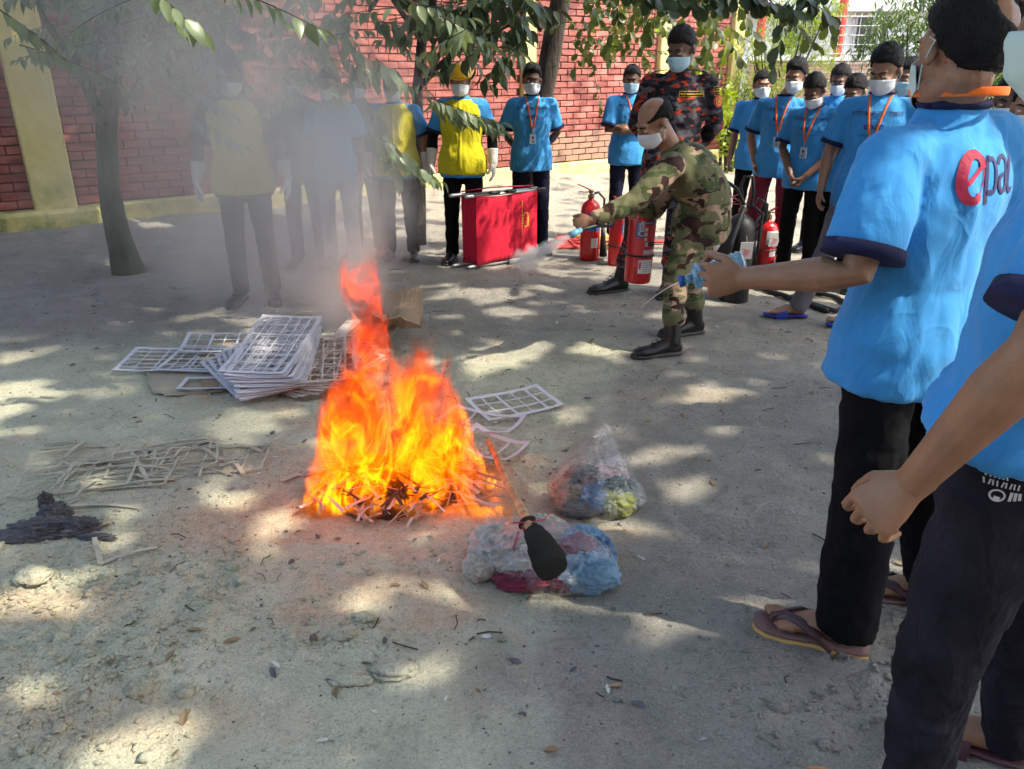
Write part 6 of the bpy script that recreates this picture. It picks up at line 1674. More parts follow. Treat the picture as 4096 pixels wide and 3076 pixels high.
# ================================================================ the people of this place
def spot(px, Y): return atY(px, 100, Y)[0]
def sx(px, py, Y):
    """world X where the line of sight meets depth Y at the height seen in row py"""
    return atY(px, py, Y)[0]
G_BLUE = 'men in sky blue printed T-shirts'
BACK = dict(elR=(-.25, .05, 1.11), elL=(.25, .05, 1.11), wrR=(-.11, .17, .93), wrL=(.11, .17, .93), d_R=(.9, .2, -.3), d_L=(-.9, .2, -.3), t_R=(0, .2, 1), t_L=(0, .2, 1))
POCK = dict(elR=(-.26, .03, 1.10), elL=(.26, .03, 1.10), wrR=(-.185, -.055, .885), wrL=(.185, -.055, .885))
CLASP = dict(elR=(-.235, -.02, 1.09), elL=(.235, -.02, 1.09), wrR=(-.065, -.19, .90), wrL=(.065, -.19, .89), d_R=(.5, -.15, -.8), d_L=(-.5, -.15, -.8))
CROSS = dict(elR=(-.235, -.04, 1.10), elL=(.235, -.04, 1.10), wrR=(.06, -.185, 1.16), wrL=(-.05, -.165, 1.10), d_R=(1, .05, .05), d_L=(-1, .1, .05), t_R=(0, 0, 1), t_L=(0, 0, 1))

# behind the smoke, along the wall
J = pose(sx(243, 180, 5.3), 5.3, 8, 1.60, elR=(-.27, .02, 1.11), elL=(.27, .02, 1.11), wrR=(-.30, -.03, .88), wrL=(.30, -.02, .88), hpitch=20)
p1, _ = person(J, 'man in yellow vest and white gloves in thick smoke nearest the mossy tree trunk', 'fire wardens in yellow vests', 'dark', vest=M_YEL, shirt=M_BLACKC, sleeve='short', glove=True, lanyard=False, printed=False, seed=1, slw=1.0)
J = pose(sx(303, 180, 6.4), 6.4, 5, 1.52)
person(J, 'man in dark clothes almost hidden by smoke beside the pale jeans', None, 'dark', shirt=M_BLACKC, trousers=M_DJEAN, lanyard=False, printed=False, seed=2, collar=False)
J = pose(sx(337, 180, 6.3), 6.3, -5, 1.52, hpitch=15)
person(J, 'man in sky blue T-shirt and faded pale jeans veiled by smoke', G_BLUE, 'mid', trousers=M_JEAN, lanyard=False, printed=False, seed=3)
J = pose(sx(364, 180, 6.75), 6.75, -5, 1.50)
person(J, 'man in grey T-shirt and navy trousers behind the one in pale jeans', None, 'mid', shirt=M_GREYP, trousers=M_NJEAN, lanyard=False, printed=False, seed=4, collar=False)
J = pose(sx(398, 180, 6.6), 6.6, -3, 1.50, elR=(-.27, .02, 1.11), elL=(.27, .02, 1.11), wrR=(-.275, -.03, .87), wrL=(.275, -.03, .87), hpitch=14)
person(J, 'shorter man in yellow vest and white gloves with bare forearms, leaves before his chest', 'fire wardens in yellow vests', 'mid', vest=M_YEL, glove=True, lanyard=False, printed=False, seed=5)
J = pose(sx(463, 180, 6.5), 6.5, -4, 1.55, elR=(-.26, .02, 1.11), elL=(.26, .02, 1.11), wrR=(-.275, -.03, .88), wrL=(.275, -.03, .88), hpitch=10)
J4 = J
p4, sh4 = person(J, 'man in yellow vest, black arm sleeves and yellow helmet behind the red stretcher', 'fire wardens in yellow vests', 'mid', vest=M_YEL, glove=True, lanyard=False, printed=False, hair=False, seed=6)
for q in 'RL':
    m = MB(); a, b, w = J['sho' + q], J['el' + q], J['wr' + q]; s = J['s']
    m.tube([a * .45 + b * .55, b, b * .6 + w * .4, w], [.050 * s, .046 * s, .047 * s, .036 * s], 14, round_ends=False); m.build('arm_sleeve', M_BLACKC, p4)
# helmet with peak and band, open so the face shows
M_HELM = simple('yellow_helmet_plastic', (.62, .36, .01), .3, var=.08)
def helmet(J, root_label):
    s, R, c = J['s'], J['HR'], J['head']
    t = empty('safety_helmet', c + V(0, 0, .04), root_label, 'helmet')
    prof = [(.128, .040), (.122, .055), (.112, .085), (.088, .118), (.045, .140), (.004, .146)]
    m = MB(); rings = [(c + R @ (V(0, .012, z) * s), R @ (V(r, 0, 0) * s), R @ (V(0, r * 1.14, 0) * s)) for r, z in prof]
    rings = [(c + R @ (V(0, .012, .040) * s), R @ (V(.116, 0, 0) * s), R @ (V(0, .13, 0) * s))] + rings
    m.loft(rings, 28); sh = m.build('shell', M_HELM, t)
    m = MB(); m.loft([(c + R @ (V(0, -.09 - .05 * k, .044 - .012 * k) * s), R @ (V(.085 - .045 * k, 0, 0) * s), R @ (V(0, 0, .004) * s)) for k in (0, .3, .7, 1)], 14); m.build('peak', M_HELM, t)
    m = MB(); m.tube([c + R @ (V(0, .012 + y, z) * s) for y, z in ((-.125, .075), (-.07, .132), (0, .153), (.07, .135), (.13, .08))], .009 * s, 8, flat=.6, side=R @ V(1, 0, 0)); m.build('ridge', M_HELM, t)
    m = MB()
    for q in (-1, 1): m.ribbon([c + R @ (V(q * .098, .0, .045) * s), c + R @ (V(q * .086, -.02, -.03) * s), c + R @ (V(q * .04, -.05, -.115) * s), c + R @ (V(0, -.052, -.122) * s)], .014 * s, .003, R @ V(q, 0, 0))
    m.build('chin_strap', M_TAN, t)
helmet(J4, 'yellow helmet on the taller man in a yellow vest, half covered by leaves')
J = pose(sx(531, 180, 6.9), 6.9, 4, 1.545, hpitch=6, hyaw=-4, **BACK)
person(J, 'man in blue T-shirt, hands behind his back, by the dark leaning tree trunk', G_BLUE, 'dark', trousers=M_NJEAN, seed=7, cvox=.011, hairstyle='quiff')
# before the red wall
J = pose(sx(625, 200, 7.4), 7.4, 12, 1.545, hpitch=12, hyaw=-25, **CROSS)
person(J, 'man in blue T-shirt with folded arms before the red brick wall', G_BLUE, 'dark', mask=M_MASKB, trousers=M_NJEAN, seed=8, card=False)
J = pose(sx(670, 200, 5.5), 5.5, -12, 1.77, hpitch=22, hyaw=-28, kneeR=(-.20, -.04, .49), ankR=(-.30, -.02, .085), toeR=(-.46, -.12, .02), ankL=(.03, .02, .085), kneeL=(.05, 0, .49), toeL=(.0, -.17, .02), **BACK)
J7 = J
p7, sh7 = person(J, 'officer in orange and black camouflage uniform standing behind the bending man', None, 'dark', shirt=M_FCAMO, sleeve='long', trousers=M_FCAMO, mask=M_MASKB, lanyard=False, printed=False, seed=9, cvox=.011, collar=False, hairstyle='low', slw=1.1, fold=.009, bloused=True)
sv = bvh_of(sh7.data); s = J['s']; lat = nrm(J['shoL'] - J['shoR']); fw = nrm(np.cross(lat, [0, 0, 1.0]))
def patch(parent, c, l, t, f, bvh, w, h, txt, size, mat_bg, mat_tx, name, lift=.003):
    gv = [[x * w / 2, y * h / 2, 0] for y in np.linspace(-1, 1, 5) for x in np.linspace(-1, 1, 9)]
    gf = [[j * 9 + i, j * 9 + i + 1, j * 9 + i + 10, j * 9 + i + 9] for j in range(4) for i in range(8)]
    o = wrap(parent, (np.array(gv), gf), c, l, t, f, bvh, mat_bg, name, lift)
    wrap(o, (np.array(gv) * V(1.05, 1.25, 1), gf), c, l, t, f, bvh, mat_tx, 'patch_border', lift * .5)
    wrap(o, text_mesh(txt, size, bold=.02), c - t * size * .35, l, t, f, bvh, mat_tx, 'patch_lettering', lift * 1.8)
    return o
patch(p7, J['chest'] + lat * .085 * s + V(0, 0, .055) * s, lat, V(0, 0, 1), fw, sv, .15, .028, 'FSCD BANGLADESH', .0165, M_BLACKC, M_TAN, 'name_patch')
# shoulder badge of the fire officer: arc tabs and a round emblem
bl = nrm(lat + fw * .75); bt = nrm(np.cross(bl, [0, 0, 1.0])) * -1
bt = nrm(np.cross(V(0, 0, 1), bl))
c0 = J['shoL'] * .62 + J['elL'] * .38
patch(p7, c0 + V(0, 0, .075), bt, V(0, 0, 1), bl, sv, .085, .022, 'FIRE FIGHTER', .0125, M_BLACKC, M_TAN, 'shoulder_tab')
patch(p7, c0 + V(0, 0, .046), bt, V(0, 0, 1), bl, sv, .07, .022, '& RESCUE', .0125, M_BLACKC, M_TAN, 'shoulder_tab')
M_REDB = simple('red_badge', (.6, .06, .02), .6, var=.05)
bo = wrap(p7, disc(.038), c0, bt, V(0, 0, 1), bl, sv, M_REDB, 'round_badge')
wrap(bo, disc(.026), c0, bt, V(0, 0, 1), bl, sv, M_TAN, 'badge_ring', .0045); wrap(bo, disc(.021), c0, bt, V(0, 0, 1), bl, sv, M_REDB, 'badge_disc', .006)
star = (np.array([[0, 0, 0]] + [[(.017 if k % 2 == 0 else .007) * cos(pi * k / 8), (.017 if k % 2 == 0 else .007) * sin(pi * k / 8), 0] for k in range(16)]), [[0, 1 + k, 1 + (k + 1) % 16] for k in range(16)])
wrap(bo, star, c0, bt, V(0, 0, 1), bl, sv, M_TAN, 'badge_star', .0075)
# epaulettes and collar of the uniform
for q in 'RL':
    m = MB(); a = J['neck'] * .7 + J['sho' + q] * .3; m.ribbon([a + V(0, 0, .035), a * .45 + J['sho' + q] * .55 + V(0, 0, .062), J['sho' + q] + V(0, 0, .074)], .05 * s, .006, (0, 0, 1)); eo = m.build('epaulette', M_FCAMO, sh7)
    for k in range(2):
        m = MB(); m.ball(a * (.42 - .2 * k) + J['sho' + q] * (.58 + .2 * k) + V(0, 0, .077), (.009, .009, .004)); m.build('rank_pip', M_STEEL, eo)
m = MB()
for q in (-1, 1): m.ribbon([J['neck'] + lat * q * .055 * s - fw * .04, J['neck'] + lat * q * .058 * s + fw * .04 + V(0, 0, .01), J['neck'] + fw * .075 * s + lat * q * .03 * s - V(0, 0, .035)], .05 * s, .005, nrm(lat * q + V(0, 0, .8) + fw * .4))
m.build('collar', M_FCAMO, sh7)

# ---- the bending man in woodland camouflage with the extinguisher
def gJ(**k): return k
HRm = rotz(radians(-68)) @ rotx(radians(34)) @ roty(radians(4))
J = dict(pelvis=atY(703, 214, 4.40), waist=atY(706, 195, 4.38), chest=atY(694, 176, 4.34), sho=atY(681, 160, 4.32), neck=atY(672, 149, 4.30), head=atY(654, 122, 4.27),
         hipR=atY(701, 226, 4.50), hipL=atY(697, 228, 4.30), kneeR=atY(690, 270, 4.52), kneeL=atY(676, 276, 4.24), ankR=at(694, 334) + V(0, 0, .085), ankL=at(671, 355) + V(0, 0, .085),
         toeR=at(655, 338), toeL=at(632, 359), shoR=atY(686, 158, 4.50), shoL=atY(672, 166, 4.16), elR=atY(652, 212, 4.52), elL=atY(634, 203, 4.08), wrR=atY(640, 206, 4.40), wrL=atY(592, 220, 4.02),
         s=.97, R=rotz(radians(-85)), HR=HRm, fwd=V(-.85, 0, -.5))
J['d_L'] = nrm(V(-1, 0, -.38)); J['t_L'] = V(-.2, .2, 1); J['d_R'] = V(-.8, -.3, -.5); J['t_R'] = V(0, 0, 1)
J8 = J
p8, sh8 = person(J, 'half bald man in green camouflage bending forward and aiming the extinguisher nozzle', None, 'mid', shirt=M_CAMO, sleeve='long', trousers=M_CAMO, hairstyle='bald', lanyard=False, printed=False, collar=False, seed=10, cvox=.0105, vox=.0065, curl=1.0, fold=.010, build=1.12, hem=.05, bloused=True)
m = MB(); m.tube([J['neck'] + V(.045, -.02, .05), J['neck'] + V(.02, -.075, .0), J['neck'] + V(-.06, -.09, -.06), J['chest'] + V(-.155, -.10, -.03)], .008, 8, flat=.4); m.build('lanyard', M_ORANGE, p8)
m = MB(); m.ribbon([J['neck'] + V(.055, -.05, .035), J['neck'] + V(.0, -.083, -.005), J['neck'] + V(-.06, -.06, -.035)], .05, .006, nrm(V(-.2, -.8, .6))); m.build('collar', M_CAMO, sh8)
sv = bvh_of(sh8.data)
patch(p8, atY(662, 160, 4.0), nrm(V(1, 0, .35)), nrm(V(-.3, 0, 1)), V(0, -1, 0), sv, .10, .026, 'SECURITY', .018, M_BLACKC, M_TAN, 'name_patch')

# ---- the group on the right
J = pose(sx(752, 180, 7.2), 7.2, -25, 1.50, hyaw=22, hpitch=5)
person(J, 'man in blue T-shirt peeping from behind the one in maroon trousers', G_BLUE, 'mid', seed=11, lanyard=False, printed=False)
J = pose(sx(775, 180, 6.5), 6.5, -30, 1.555, hyaw=-10, hpitch=14, head=(.075, -.03, 1.585), kneeR=(-.15, -.03, .49), ankR=(-.2, .0, .085), **POCK)
person(J, 'man in blue T-shirt and maroon trousers, hands in his pockets', G_BLUE, 'mid', trousers=M_MAROON, seed=12, shoes='sandal', cvox=.0115, hairstyle='quiff')
J = pose(sx(806, 180, 6.0), 6.0, -42, 1.50, hyaw=-5, hpitch=38, head=(0, -.075, 1.545), neck=(0, -.015, 1.43), **CLASP)
person(J, 'man in blue T-shirt with deeply bowed head and hands clasped in front', G_BLUE, 'dark', seed=13, shoes='sandal')
J = pose(sx(826, 180, 6.9), 6.9, -35, 1.55, hyaw=0, hpitch=22)
person(J, 'man whose head alone shows between the bowed head and the tall man', G_BLUE, 'dark', seed=14, lanyard=False, printed=False)
J = pose(sx(842, 180, 5.9), 5.9, -40, 1.48, hyaw=-8, hpitch=24)
person(J, 'man with a low fringe just behind the tall man in grey trousers', G_BLUE, 'mid', seed=15, lanyard=False, printed=False, hairstyle='low')
J = pose(sx(868, 180, 4.75), 4.75, -32, 1.63, hyaw=-18, hpitch=24, elR=(-.25, .0, 1.10), wrR=(-.255, -.075, .87), kneeR=(-.17, -.03, .49), ankR=(-.30, -.02, .085), toeR=(-.48, -.10, .02), ankL=(.05, .04, .085), toeL=(-.06, -.12, .02))
person(J, 'tall man in blue T-shirt, grey trousers and blue slippers, ID card on belly', G_BLUE, 'mid', trousers=M_GREYP, seed=16, shoes='sandal', cvox=.0105, vox=.0075, hairstyle='quiff')
J = pose(sx(893, 180, 5.5), 5.5, -40, 1.58, hyaw=-25, hpitch=8)
person(J, 'man in blue mask and orange ribbon behind the shoulder of the tall man', G_BLUE, 'mid', mask=M_MASKB, seed=17, printed=False, card=False)
J = pose(sx(921, 180, 5.9), 5.9, -45, 1.44, hyaw=5, hpitch=10)
person(J, 'short man hidden behind the shoulder of the man holding the bottle', G_BLUE, 'mid', seed=18, lanyard=False)
J = pose(sx(1003, 150, 3.6), 3.6, -50, 1.50, hyaw=10, hpitch=12)
person(J, 'man looking out behind the neck of the man holding the bottle', G_BLUE, 'dark', seed=19, lanyard=False, printed=False)
J = pose(sx(1026, 150, 3.0), 3.0, -50, 1.50, hyaw=5, hpitch=10)
person(J, 'man in large white mask at the picture edge, behind the bottle holder', G_BLUE, 'mid', seed=20, lanyard=False, printed=False)

# ---- bald man holding the bottle, seen from behind
J = pose(0.985, 1.86, -131, 1.68)
J.update(pelvis=V(.975, 1.86, .90), waist=V(.98, 1.85, 1.04), chest=V(.98, 1.84, 1.24), sho=V(.975, 1.84, 1.345), neck=V(.975, 1.84, 1.425), head=V(.962, 1.82, 1.537),
         shoL=V(.815, 1.75, 1.315), shoR=V(1.13, 1.92, 1.345), elL=V(.758, 1.69, 1.085), wrL=V(.560, 1.84, 1.035), elR=V(1.2, 1.98, 1.08), wrR=V(1.15, 1.8, .86),
         hipL=V(.905, 1.80, .87), hipR=V(1.06, 1.91, .87), kneeL=V(.915, 1.78, .47), kneeR=V(1.15, 1.93, .47), ankL=V(.915, 1.755, .09), ankR=V(1.25, 1.93, .09),
         toeL=V(.70, 1.86, .02), toeR=V(1.06, 2.0, .02), HR=rotz(radians(-173)) @ rotx(radians(10)) @ roty(radians(-5)), s=1.06)
J['d_L'] = nrm(V(-1, .30, -.16)); J['t_L'] = V(-.1, 0, 1)
J17 = J
p17, sh17 = person(J, 'man with a bald crown seen from behind, holding out a water bottle', G_BLUE, 'warm', hairstyle='crown', shoes='flip', vox=.004, cvox=.0095, lanyard=False, printed=False, curl=.85, seed=21, build=.94, trbell=1.25, fold=.008, slw=1.08, hem=.055, mask=M_MASKG)
m = MB(); T0 = J['neck']; fw = nrm(V(-.47, .88, 0)); lt = nrm(V(-.88, -.47, 0))
m.tube([T0 + V(0, 0, .028) + (lt * cos(a) * .084 - fw * sin(a) * .106) + V(0, 0, .004 * sin(a)) for a in np.linspace(-.6, pi + .6, 26)], .0095, 10, flat=.22, side=(0, 0, 1)); m.build('lanyard', M_ORANGE, p17)
sv = bvh_of(sh17.data)
bk = nrm(-fw + V(0, 0, 0)); rt = -lt                       # seen from behind, +x of the print runs to the man's right
c0 = V(.985, 1.84, 1.285) - rt * .062
e_pts = [(-.022, -.020), (-.005, -.004), (.012, .012), (.026, .026)] 
LS = .80
big = arc(0, 0, .030, .048, 25, 318, 34, -.12)
lead = [(-.030 + .062 * t, -.018 + .044 * t) for t in np.linspace(0, 1, 8)]
def wl(a, *r, **k):
    r = list(r)
    if len(r) > 7: r[7] = .0026
    else: r.append(.0018)
    return wrap(p17, (a[0] * LS, a[1]), *r, **k)
wrap(p17, stroke(big, .019), c0, rt, V(0, 0, 1), bk, sv, M_REDP, 'logo_letter')
wl(stroke(lead, .015), c0, rt, V(0, 0, 1), bk, sv, M_REDP, 'logo_letter', .0036)
wl(stroke(arc(0, 0, .045, .062, 0, 360, 44, -.12), .0034), c0, rt, V(0, 0, 1), bk, sv, M_REDP, 'logo_ring')
pl = c0 + rt * .050
wl(stroke([(-.006, -.072), (-.006, 0), (-.006, .055)], .013), pl, rt, V(0, 0, 1), bk, sv, M_PRINT, 'logo_letter')
wl(stroke([(-.006, .046)] + arc(.014, .002, .016, .044, 100, -100, 18) + [(-.004, -.040)], .012), pl, rt, V(0, 0, 1), bk, sv, M_PRINT, 'logo_letter', .0036)
pl = pl + rt * .050
wl(stroke(arc(.0, .026, .020, .024, 170, 0, 14) + [(.020, 0), (.020, -.045)], .012), pl, rt, V(0, 0, 1), bk, sv, M_PRINT, 'logo_letter')
wl(stroke(arc(.0, -.020, .018, .022, 80, 330, 18), .012), pl, rt, V(0, 0, 1), bk, sv, M_PRINT, 'logo_letter', .0036)
pl = pl + rt * .042
wl(stroke(arc(.0, 0, .020, .046, 50, 310, 22), .012), pl, rt, V(0, 0, 1), bk, sv, M_PRINT, 'logo_letter')

# ---- nearest man in black jeans, arm hanging
J = pose(.85, 1.15, -128, 1.72)
J.update(pelvis=V(.82, 1.12, .93), waist=V(.80, 1.10, 1.06), chest=V(.80, 1.07, 1.26), sho=V(.82, 1.04, 1.40), neck=V(.80, 1.04, 1.46), head=V(.735, 1.06, 1.585),
         shoL=V(.735, .94, 1.42), shoR=V(.97, 1.19, 1.42), elL=V(.628, .88, 1.19), wrL=V(.572, .985, .955), elR=V(1.12, 1.2, 1.1), wrR=V(1.05, 1.1, .88),
         hipL=V(.765, 1.07, .90), hipR=V(.92, 1.20, .90), kneeL=V(.765, 1.13, .50), kneeR=V(1.03, 1.30, .50), ankL=V(.83, 1.19, .09), ankR=V(1.14, 1.37, .09),
         toeL=V(.66, 1.27, .02), toeR=V(.98, 1.45, .02), HR=rotz(radians(-110)) @ rotx(radians(20)), s=1.0)
J['d_L'] = nrm(V(-.62, .15, -.77)); J['t_L'] = V(-.45, .85, .4)
p18, sh18 = person(J, 'man in black jeans cut by the picture edge, loose fist hanging', G_BLUE, 'warm', shoes='sandal', trousers=M_DJEAN, vox=.004, cvox=.0095, lanyard=False, printed=False, curl=.62, seed=22, build=.97, fold=.008, slw=1.05, hem=-.14, mask=M_MASKG, shoemat=M_STRAP)
J18 = J

sv = bvh_of(sh18.data); fw = nrm(np.cross(nrm(J['shoL'] - J['shoR']), [0, 0, 1.0])); rt = nrm(J['shoR'] - J['shoL'])
wrap(p18, text_mesh('Accessories ltd', .026), J['chest'] - rt * .045 + V(0, 0, .0), rt, V(0, 0, 1), -fw, sv, M_REDP, 'back_print')
tv = bvh_of([c for c in bpy.data.objects if c.parent == p18 and c.name.startswith('trousers')][0].data)
M_WPRINT = simple('white_stitching', (.6, .6, .62), .8)
nr = nrm(V(-.30, -.95, .1)); r2 = nrm(V(.95, -.30, 0)); u2 = np.cross(r2, -nr) * 1.0
u2 = nrm(np.cross(nr, r2)) 
q0 = atY(986, 455, 1.0)
o = wrap(p18, stroke([(-.03, .012), (-.01, .004), (.014, -.006)], .015), q0, r2, u2, nr, tv, M_REDP, 'pocket_label')
if o:
    wrap(o, text_mesh('CE', .018, bold=.02), q0 - r2 * .016 + u2 * .008, r2, u2, nr, tv, M_WPRINT, 'label_lettering', .005)
    v, f = star; wrap(o, (v * .5, f), q0 + r2 * .011 - u2 * .004, r2, u2, nr, tv, M_WPRINT, 'label_star', .005)
q1 = atY(1004, 488, 1.0)
rr = random.Random(3)
for row, (n, y, h) in enumerate(((6, .014, .006), (9, .003, .009))):
    for k in range(n):
        x = -.022 + .005 * k
        wrap(p18, stroke([(x, y - h / 2), (x + rr.uniform(-.002, .002), y + h / 2)], .0022), q1, r2, u2, nr, tv, M_WPRINT, 'stitched_mark')
wrap(p18, stroke(arc(-.004, -.016, .009, .009, 0, 360, 22), .0028), q1, r2, u2, nr, tv, M_WPRINT, 'stitched_ring')
wrap(p18, stroke([(-.008, -.020), (0, -.021)], .006), q1, r2, u2, nr, tv, M_WPRINT, 'stitched_mark')
for k in range(3): wrap(p18, stroke([(.012 + k * .006, -.022 + .002 * k), (.012 + k * .005, -.006)], .004), q1, r2, u2, nr, tv, M_WPRINT, 'stitched_mark')
# ================================================================ flames, smoke, powder
fx, fy = float(FIRE[0]), float(FIRE[1]) + .03
def vol_box(name, lo, hi, mat, label, cat):
    lo, hi = V(*lo), V(*hi); m = MB(); m.box((lo + hi) / 2, hi - lo); return m.build(name, mat, smooth=False)
g = NT('flame_volume'); g.n.remove(g.b)
P = g.pos('WORLD')
off = g.new('ShaderNodeVectorMath', operation='SUBTRACT'); g.L(P, off.inputs[0]); off.inputs[1].default_value = (fx, fy, 0)
Q = off.outputs[0]
sp = g.new('ShaderNodeSeparateXYZ'); g.L(Q, sp.inputs[0]); x, y, z = sp.outputs
# rising domain warp
wv = g.noise(g.map(Q, (5.5, 5.5, 3.0), (1.7, .3, 0)), 1.0, 2, .5, 0, True)
wm = g.new('ShaderNodeVectorMath', operation='SUBTRACT'); g.L(wv, wm.inputs[0]); wm.inputs[1].default_value = (.5, .5, .5)
ws = g.new('ShaderNodeVectorMath', operation='SCALE'); g.L(wm.outputs[0], ws.inputs[0]); g.L(g.math('MULTIPLY_ADD', z, .30, .14), ws.inputs['Scale'])
wa = g.new('ShaderNodeVectorMath', operation='ADD'); g.L(Q, wa.inputs[0]); g.L(ws.outputs[0], wa.inputs[1]); W = wa.outputs[0]
sw = g.new('ShaderNodeSeparateXYZ'); g.L(W, sw.inputs[0]); wx, wy, wz = sw.outputs
# local flame height along x
fc = g.new('ShaderNodeFloatCurve'); cm = fc.mapping.curves[0]
pts = [(0, .0), (.06, .22), (.13, .42), (.20, .46), (.27, .54), (.32, .84), (.38, .98), (.44, .80), (.53, .52), (.60, .56), (.66, .58), (.74, .50), (.82, .38), (.90, .24), (1, .02)]
cm.points[0].location = pts[0]; cm.points[1].location = pts[-1]
for a_, b_ in pts[1:-1]: cm.points.new(a_, b_)
fc.mapping.update()
g.L(g.math('DIVIDE', g.math('ADD', wx, .325), .66), fc.inputs['Value'])
hgt_ = fc.outputs[0]
env = g.math('SUBTRACT', 1.0, g.math('DIVIDE', z, g.math('MAXIMUM', hgt_, .02)))          # 1 at base .. 0 at tip
# flame narrows in depth with height
ry = g.math('MULTIPLY_ADD', z, -.12, .18)
dy = g.math('DIVIDE', g.math('ABSOLUTE', g.math('MULTIPLY_ADD', z, -.06, wy)), g.math('MAXIMUM', ry, .05))
rad = g.math('SUBTRACT', 1.0, dy)
E = g.math('MINIMUM', g.math('MULTIPLY', env, 2.2), g.math('MULTIPLY', rad, 2.0))
E = g.math('MINIMUM', E, g.math('MULTIPLY', g.math('SUBTRACT', .37, g.math('ABSOLUTE', g.math('SUBTRACT', x, .03))), 9.0))
E = g.math('ADD', E, g.math('MULTIPLY', g.math('MINIMUM', g.math('ADD', E, .3), 0), 3.0))
n1 = g.noise(g.map(W, (10.0, 7.0, 4.6), (0, 0, -1.3)), 1.0, 4, .6, .8)
# sheets of fire: thin ridges of the noise
rd = g.math('SUBTRACT', 1.0, g.math('MULTIPLY', g.math('ABSOLUTE', g.math('SUBTRACT', n1, .5)), 13.0))
n2 = g.noise(g.map(W, (5.0, 5.0, 2.3), (3, 1, -.7)), 1.0, 2, .5)
body = g.math('MULTIPLY_ADD', n2, 4.0, -1.55, True)
rdc = g.math('MAXIMUM', rd, 0.0)
shape = g.math('MULTIPLY', g.math('ADD', g.math('MULTIPLY', rdc, rdc), .035), body)
edge = g.math('MULTIPLY', g.math('ADD', E, g.math('MULTIPLY_ADD', n1, 3.2, -1.50)), 2.2, clamp=True)
D = g.math('MULTIPLY', shape, g.math('MULTIPLY', edge, edge))
temp = g.math('ADD', g.math('MULTIPLY', g.math('SUBTRACT', 1.0, g.math('DIVIDE', z, .95)), .58), g.math('MULTIPLY_ADD', n2, 1.0, -.40))
col = g.ramp(temp, [(.0, (1, .035, .003)), (.35, (1, .085, .002)), (.60, (1, .17, .002)), (.85, (1, .33, .004)), (1, (1, .46, .012))])
em = g.new('ShaderNodeEmission'); g.L(col, em.inputs['Color'])
g.L(g.math('MULTIPLY', D, g.math('MULTIPLY_ADD', temp, 42.0, 11.0)), em.inputs['Strength'])
ab = g.new('ShaderNodeVolumeAbsorption'); ab.inputs['Color'].default_value = (.55, .10, .0, 1); g.L(g.math('MULTIPLY', g.math('MULTIPLY', body, edge), 17.0), ab.inputs['Density'])
ad = g.new('ShaderNodeAddShader'); g.L(em.outputs[0], ad.inputs[0]); g.L(ab.outputs[0], ad.inputs[1]); g.L(ad.outputs[0], g.out.inputs['Volume'])
M_FLAME = g.m; M_FLAME.cycles.volume_step_rate = .20
fl = vol_box('flames', (fx - .46, fy - .26, .0), (fx + .50, fy + .26, 1.04), M_FLAME, '', '')
tag(fl, 'orange and yellow flames leaping from the burning paper heap', 'fire', kind='stuff')

g = NT('smoke_volume'); g.n.remove(g.b); P = g.pos('WORLD')
sp = g.new('ShaderNodeSeparateXYZ'); g.L(P, sp.inputs[0]); x, y, z = sp.outputs
t = g.math('DIVIDE', g.math('SUBTRACT', y, fy + .0), 2.7)
wv = g.noise(g.map(P, (1.3, 1.3, 1.3)), 1.0, 2, .5, 0, True)
wm = g.new('ShaderNodeVectorMath', operation='SUBTRACT'); g.L(wv, wm.inputs[0]); wm.inputs[1].default_value = (.5, .5, .5)
sw = g.new('ShaderNodeSeparateXYZ'); g.L(wm.outputs[0], sw.inputs[0])
ax_ = g.math('MULTIPLY_ADD', t, -1.95, fx + .02); az_ = g.math('MULTIPLY_ADD', t, 1.05, .86)
r_ = g.math('MULTIPLY_ADD', t, 1.40, .15)
dx = g.math('DIVIDE', g.math('SUBTRACT', g.math('MULTIPLY_ADD', sw.outputs[0], .9, x), ax_), g.math('MAXIMUM', r_, .05))
dz = g.math('DIVIDE', g.math('SUBTRACT', g.math('MULTIPLY_ADD', sw.outputs[2], .9, z), az_), g.math('MAXIMUM', g.math('MULTIPLY', r_, 1.35), .05))
d = g.math('SQRT', g.math('ADD', g.math('MULTIPLY', dx, dx), g.math('MULTIPLY', dz, dz)))
n1 = g.noise(g.map(P, (2.6, 2.6, 2.2)), 1.0, 4, .6, .3)
f = g.math('SUBTRACT', 1.0, d)
f = g.math('MULTIPLY_ADD', f, 1.5, g.math('MULTIPLY_ADD', n1, 2.6, -1.30), clamp=True)
f = g.math('MULTIPLY', f, g.math('MULTIPLY', g.math('MULTIPLY_ADD', t, 9.0, .6, clamp=True), g.math('MULTIPLY_ADD', t, -4.0, 4.0, clamp=True)))
k = g.math('DIVIDE', 1.2, g.math('MAXIMUM', g.math('MULTIPLY_ADD', r_, 1.6, .0), .35))
pv = g.new('ShaderNodeVolumePrincipled')
pv.inputs['Color'].default_value = (.68, .66, .63, 1)
g.L(g.math('MULTIPLY', f, k), pv.inputs['Density']); pv.inputs['Anisotropy'].default_value = .0
g.L(pv.outputs[0], g.out.inputs['Volume']); M_SMOKE = g.m; M_SMOKE.cycles.volume_step_rate = 1.3
so = vol_box('smoke', (fx - 4.2, fy - .10, .25), (fx + .95, fy + 2.75, 3.2), M_SMOKE, '', '')
tag(so, 'grey smoke drifting from the flames over the yellow vested men', 'smoke', kind='stuff')

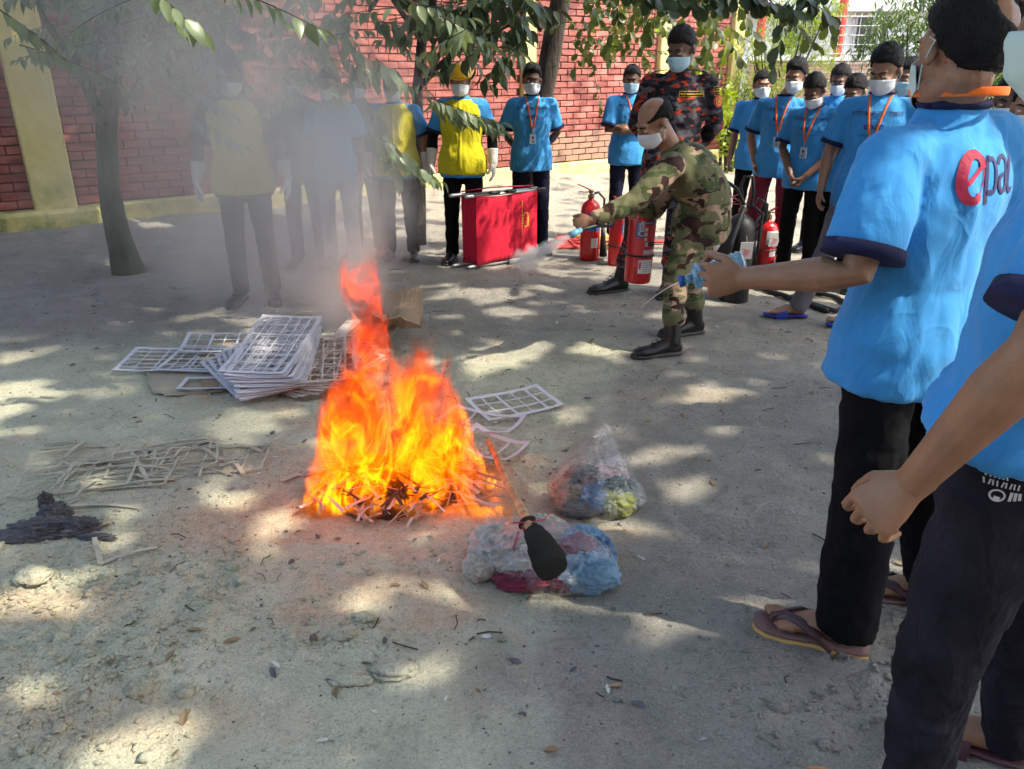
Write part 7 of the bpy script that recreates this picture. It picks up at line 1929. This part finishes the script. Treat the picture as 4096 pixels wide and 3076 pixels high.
# powder blowing from the nozzle
p0, p1 = atY(571, 235, 3.94), atY(522, 262, 3.80)
g = NT('powder_volume'); g.n.remove(g.b); P = g.pos('WORLD')
ax = nrm(p1 - p0); L_ = float(np.linalg.norm(p1 - p0))
sb = g.new('ShaderNodeVectorMath', operation='SUBTRACT'); g.L(P, sb.inputs[0]); sb.inputs[1].default_value = tuple(p0)
dt = g.new('ShaderNodeVectorMath', operation='DOT_PRODUCT'); g.L(sb.outputs[0], dt.inputs[0]); dt.inputs[1].default_value = tuple(ax)
al = dt.outputs['Value']
sc_ = g.new('ShaderNodeVectorMath', operation='SCALE'); sc_.inputs[0].default_value = tuple(ax); g.L(al, sc_.inputs['Scale'])
pe = g.new('ShaderNodeVectorMath', operation='SUBTRACT'); g.L(sb.outputs[0], pe.inputs[0]); g.L(sc_.outputs[0], pe.inputs[1])
le = g.new('ShaderNodeVectorMath', operation='LENGTH'); g.L(pe.outputs[0], le.inputs[0])
tt = g.math('DIVIDE', al, L_)
rr = g.math('MULTIPLY_ADD', tt, .055, .014)
n = g.noise(g.map(P, (26, 26, 26)), 1.0, 4, .65, .6)
f = g.math('ADD', g.math('SUBTRACT', 1.0, g.math('DIVIDE', le.outputs['Value'], rr)), g.math('MULTIPLY_ADD', n, 2.6, -1.35), clamp=True)
f = g.math('MULTIPLY', f, g.math('MULTIPLY', g.math('MULTIPLY_ADD', tt, 12, 0, clamp=True), g.math('MULTIPLY_ADD', tt, -3.2, 3.6, clamp=True)))
pv = g.new('ShaderNodeVolumePrincipled'); pv.inputs['Color'].default_value = (.93, .93, .90, 1); g.L(g.math('MULTIPLY', f, 60.0), pv.inputs['Density']); g.L(pv.outputs[0], g.out.inputs['Volume']); g.m.cycles.volume_step_rate = .3
rings = []
u = nrm(np.cross(ax, [0, 0, 1.0])); w = np.cross(u, ax)
for tq, r in ((0, .03), (.3, .06), (.7, .095), (1.12, .13)): rings.append((p0 + ax * L_ * tq, u * r, w * r))
m = MB(); m.loft(rings, 16); po = m.build('powder_cloud', g.m, smooth=False, fix=True); tag(po, 'white powder blowing from the nozzle towards the stretcher', 'powder', kind='stuff')
bpy.data.objects.remove(_tmp)
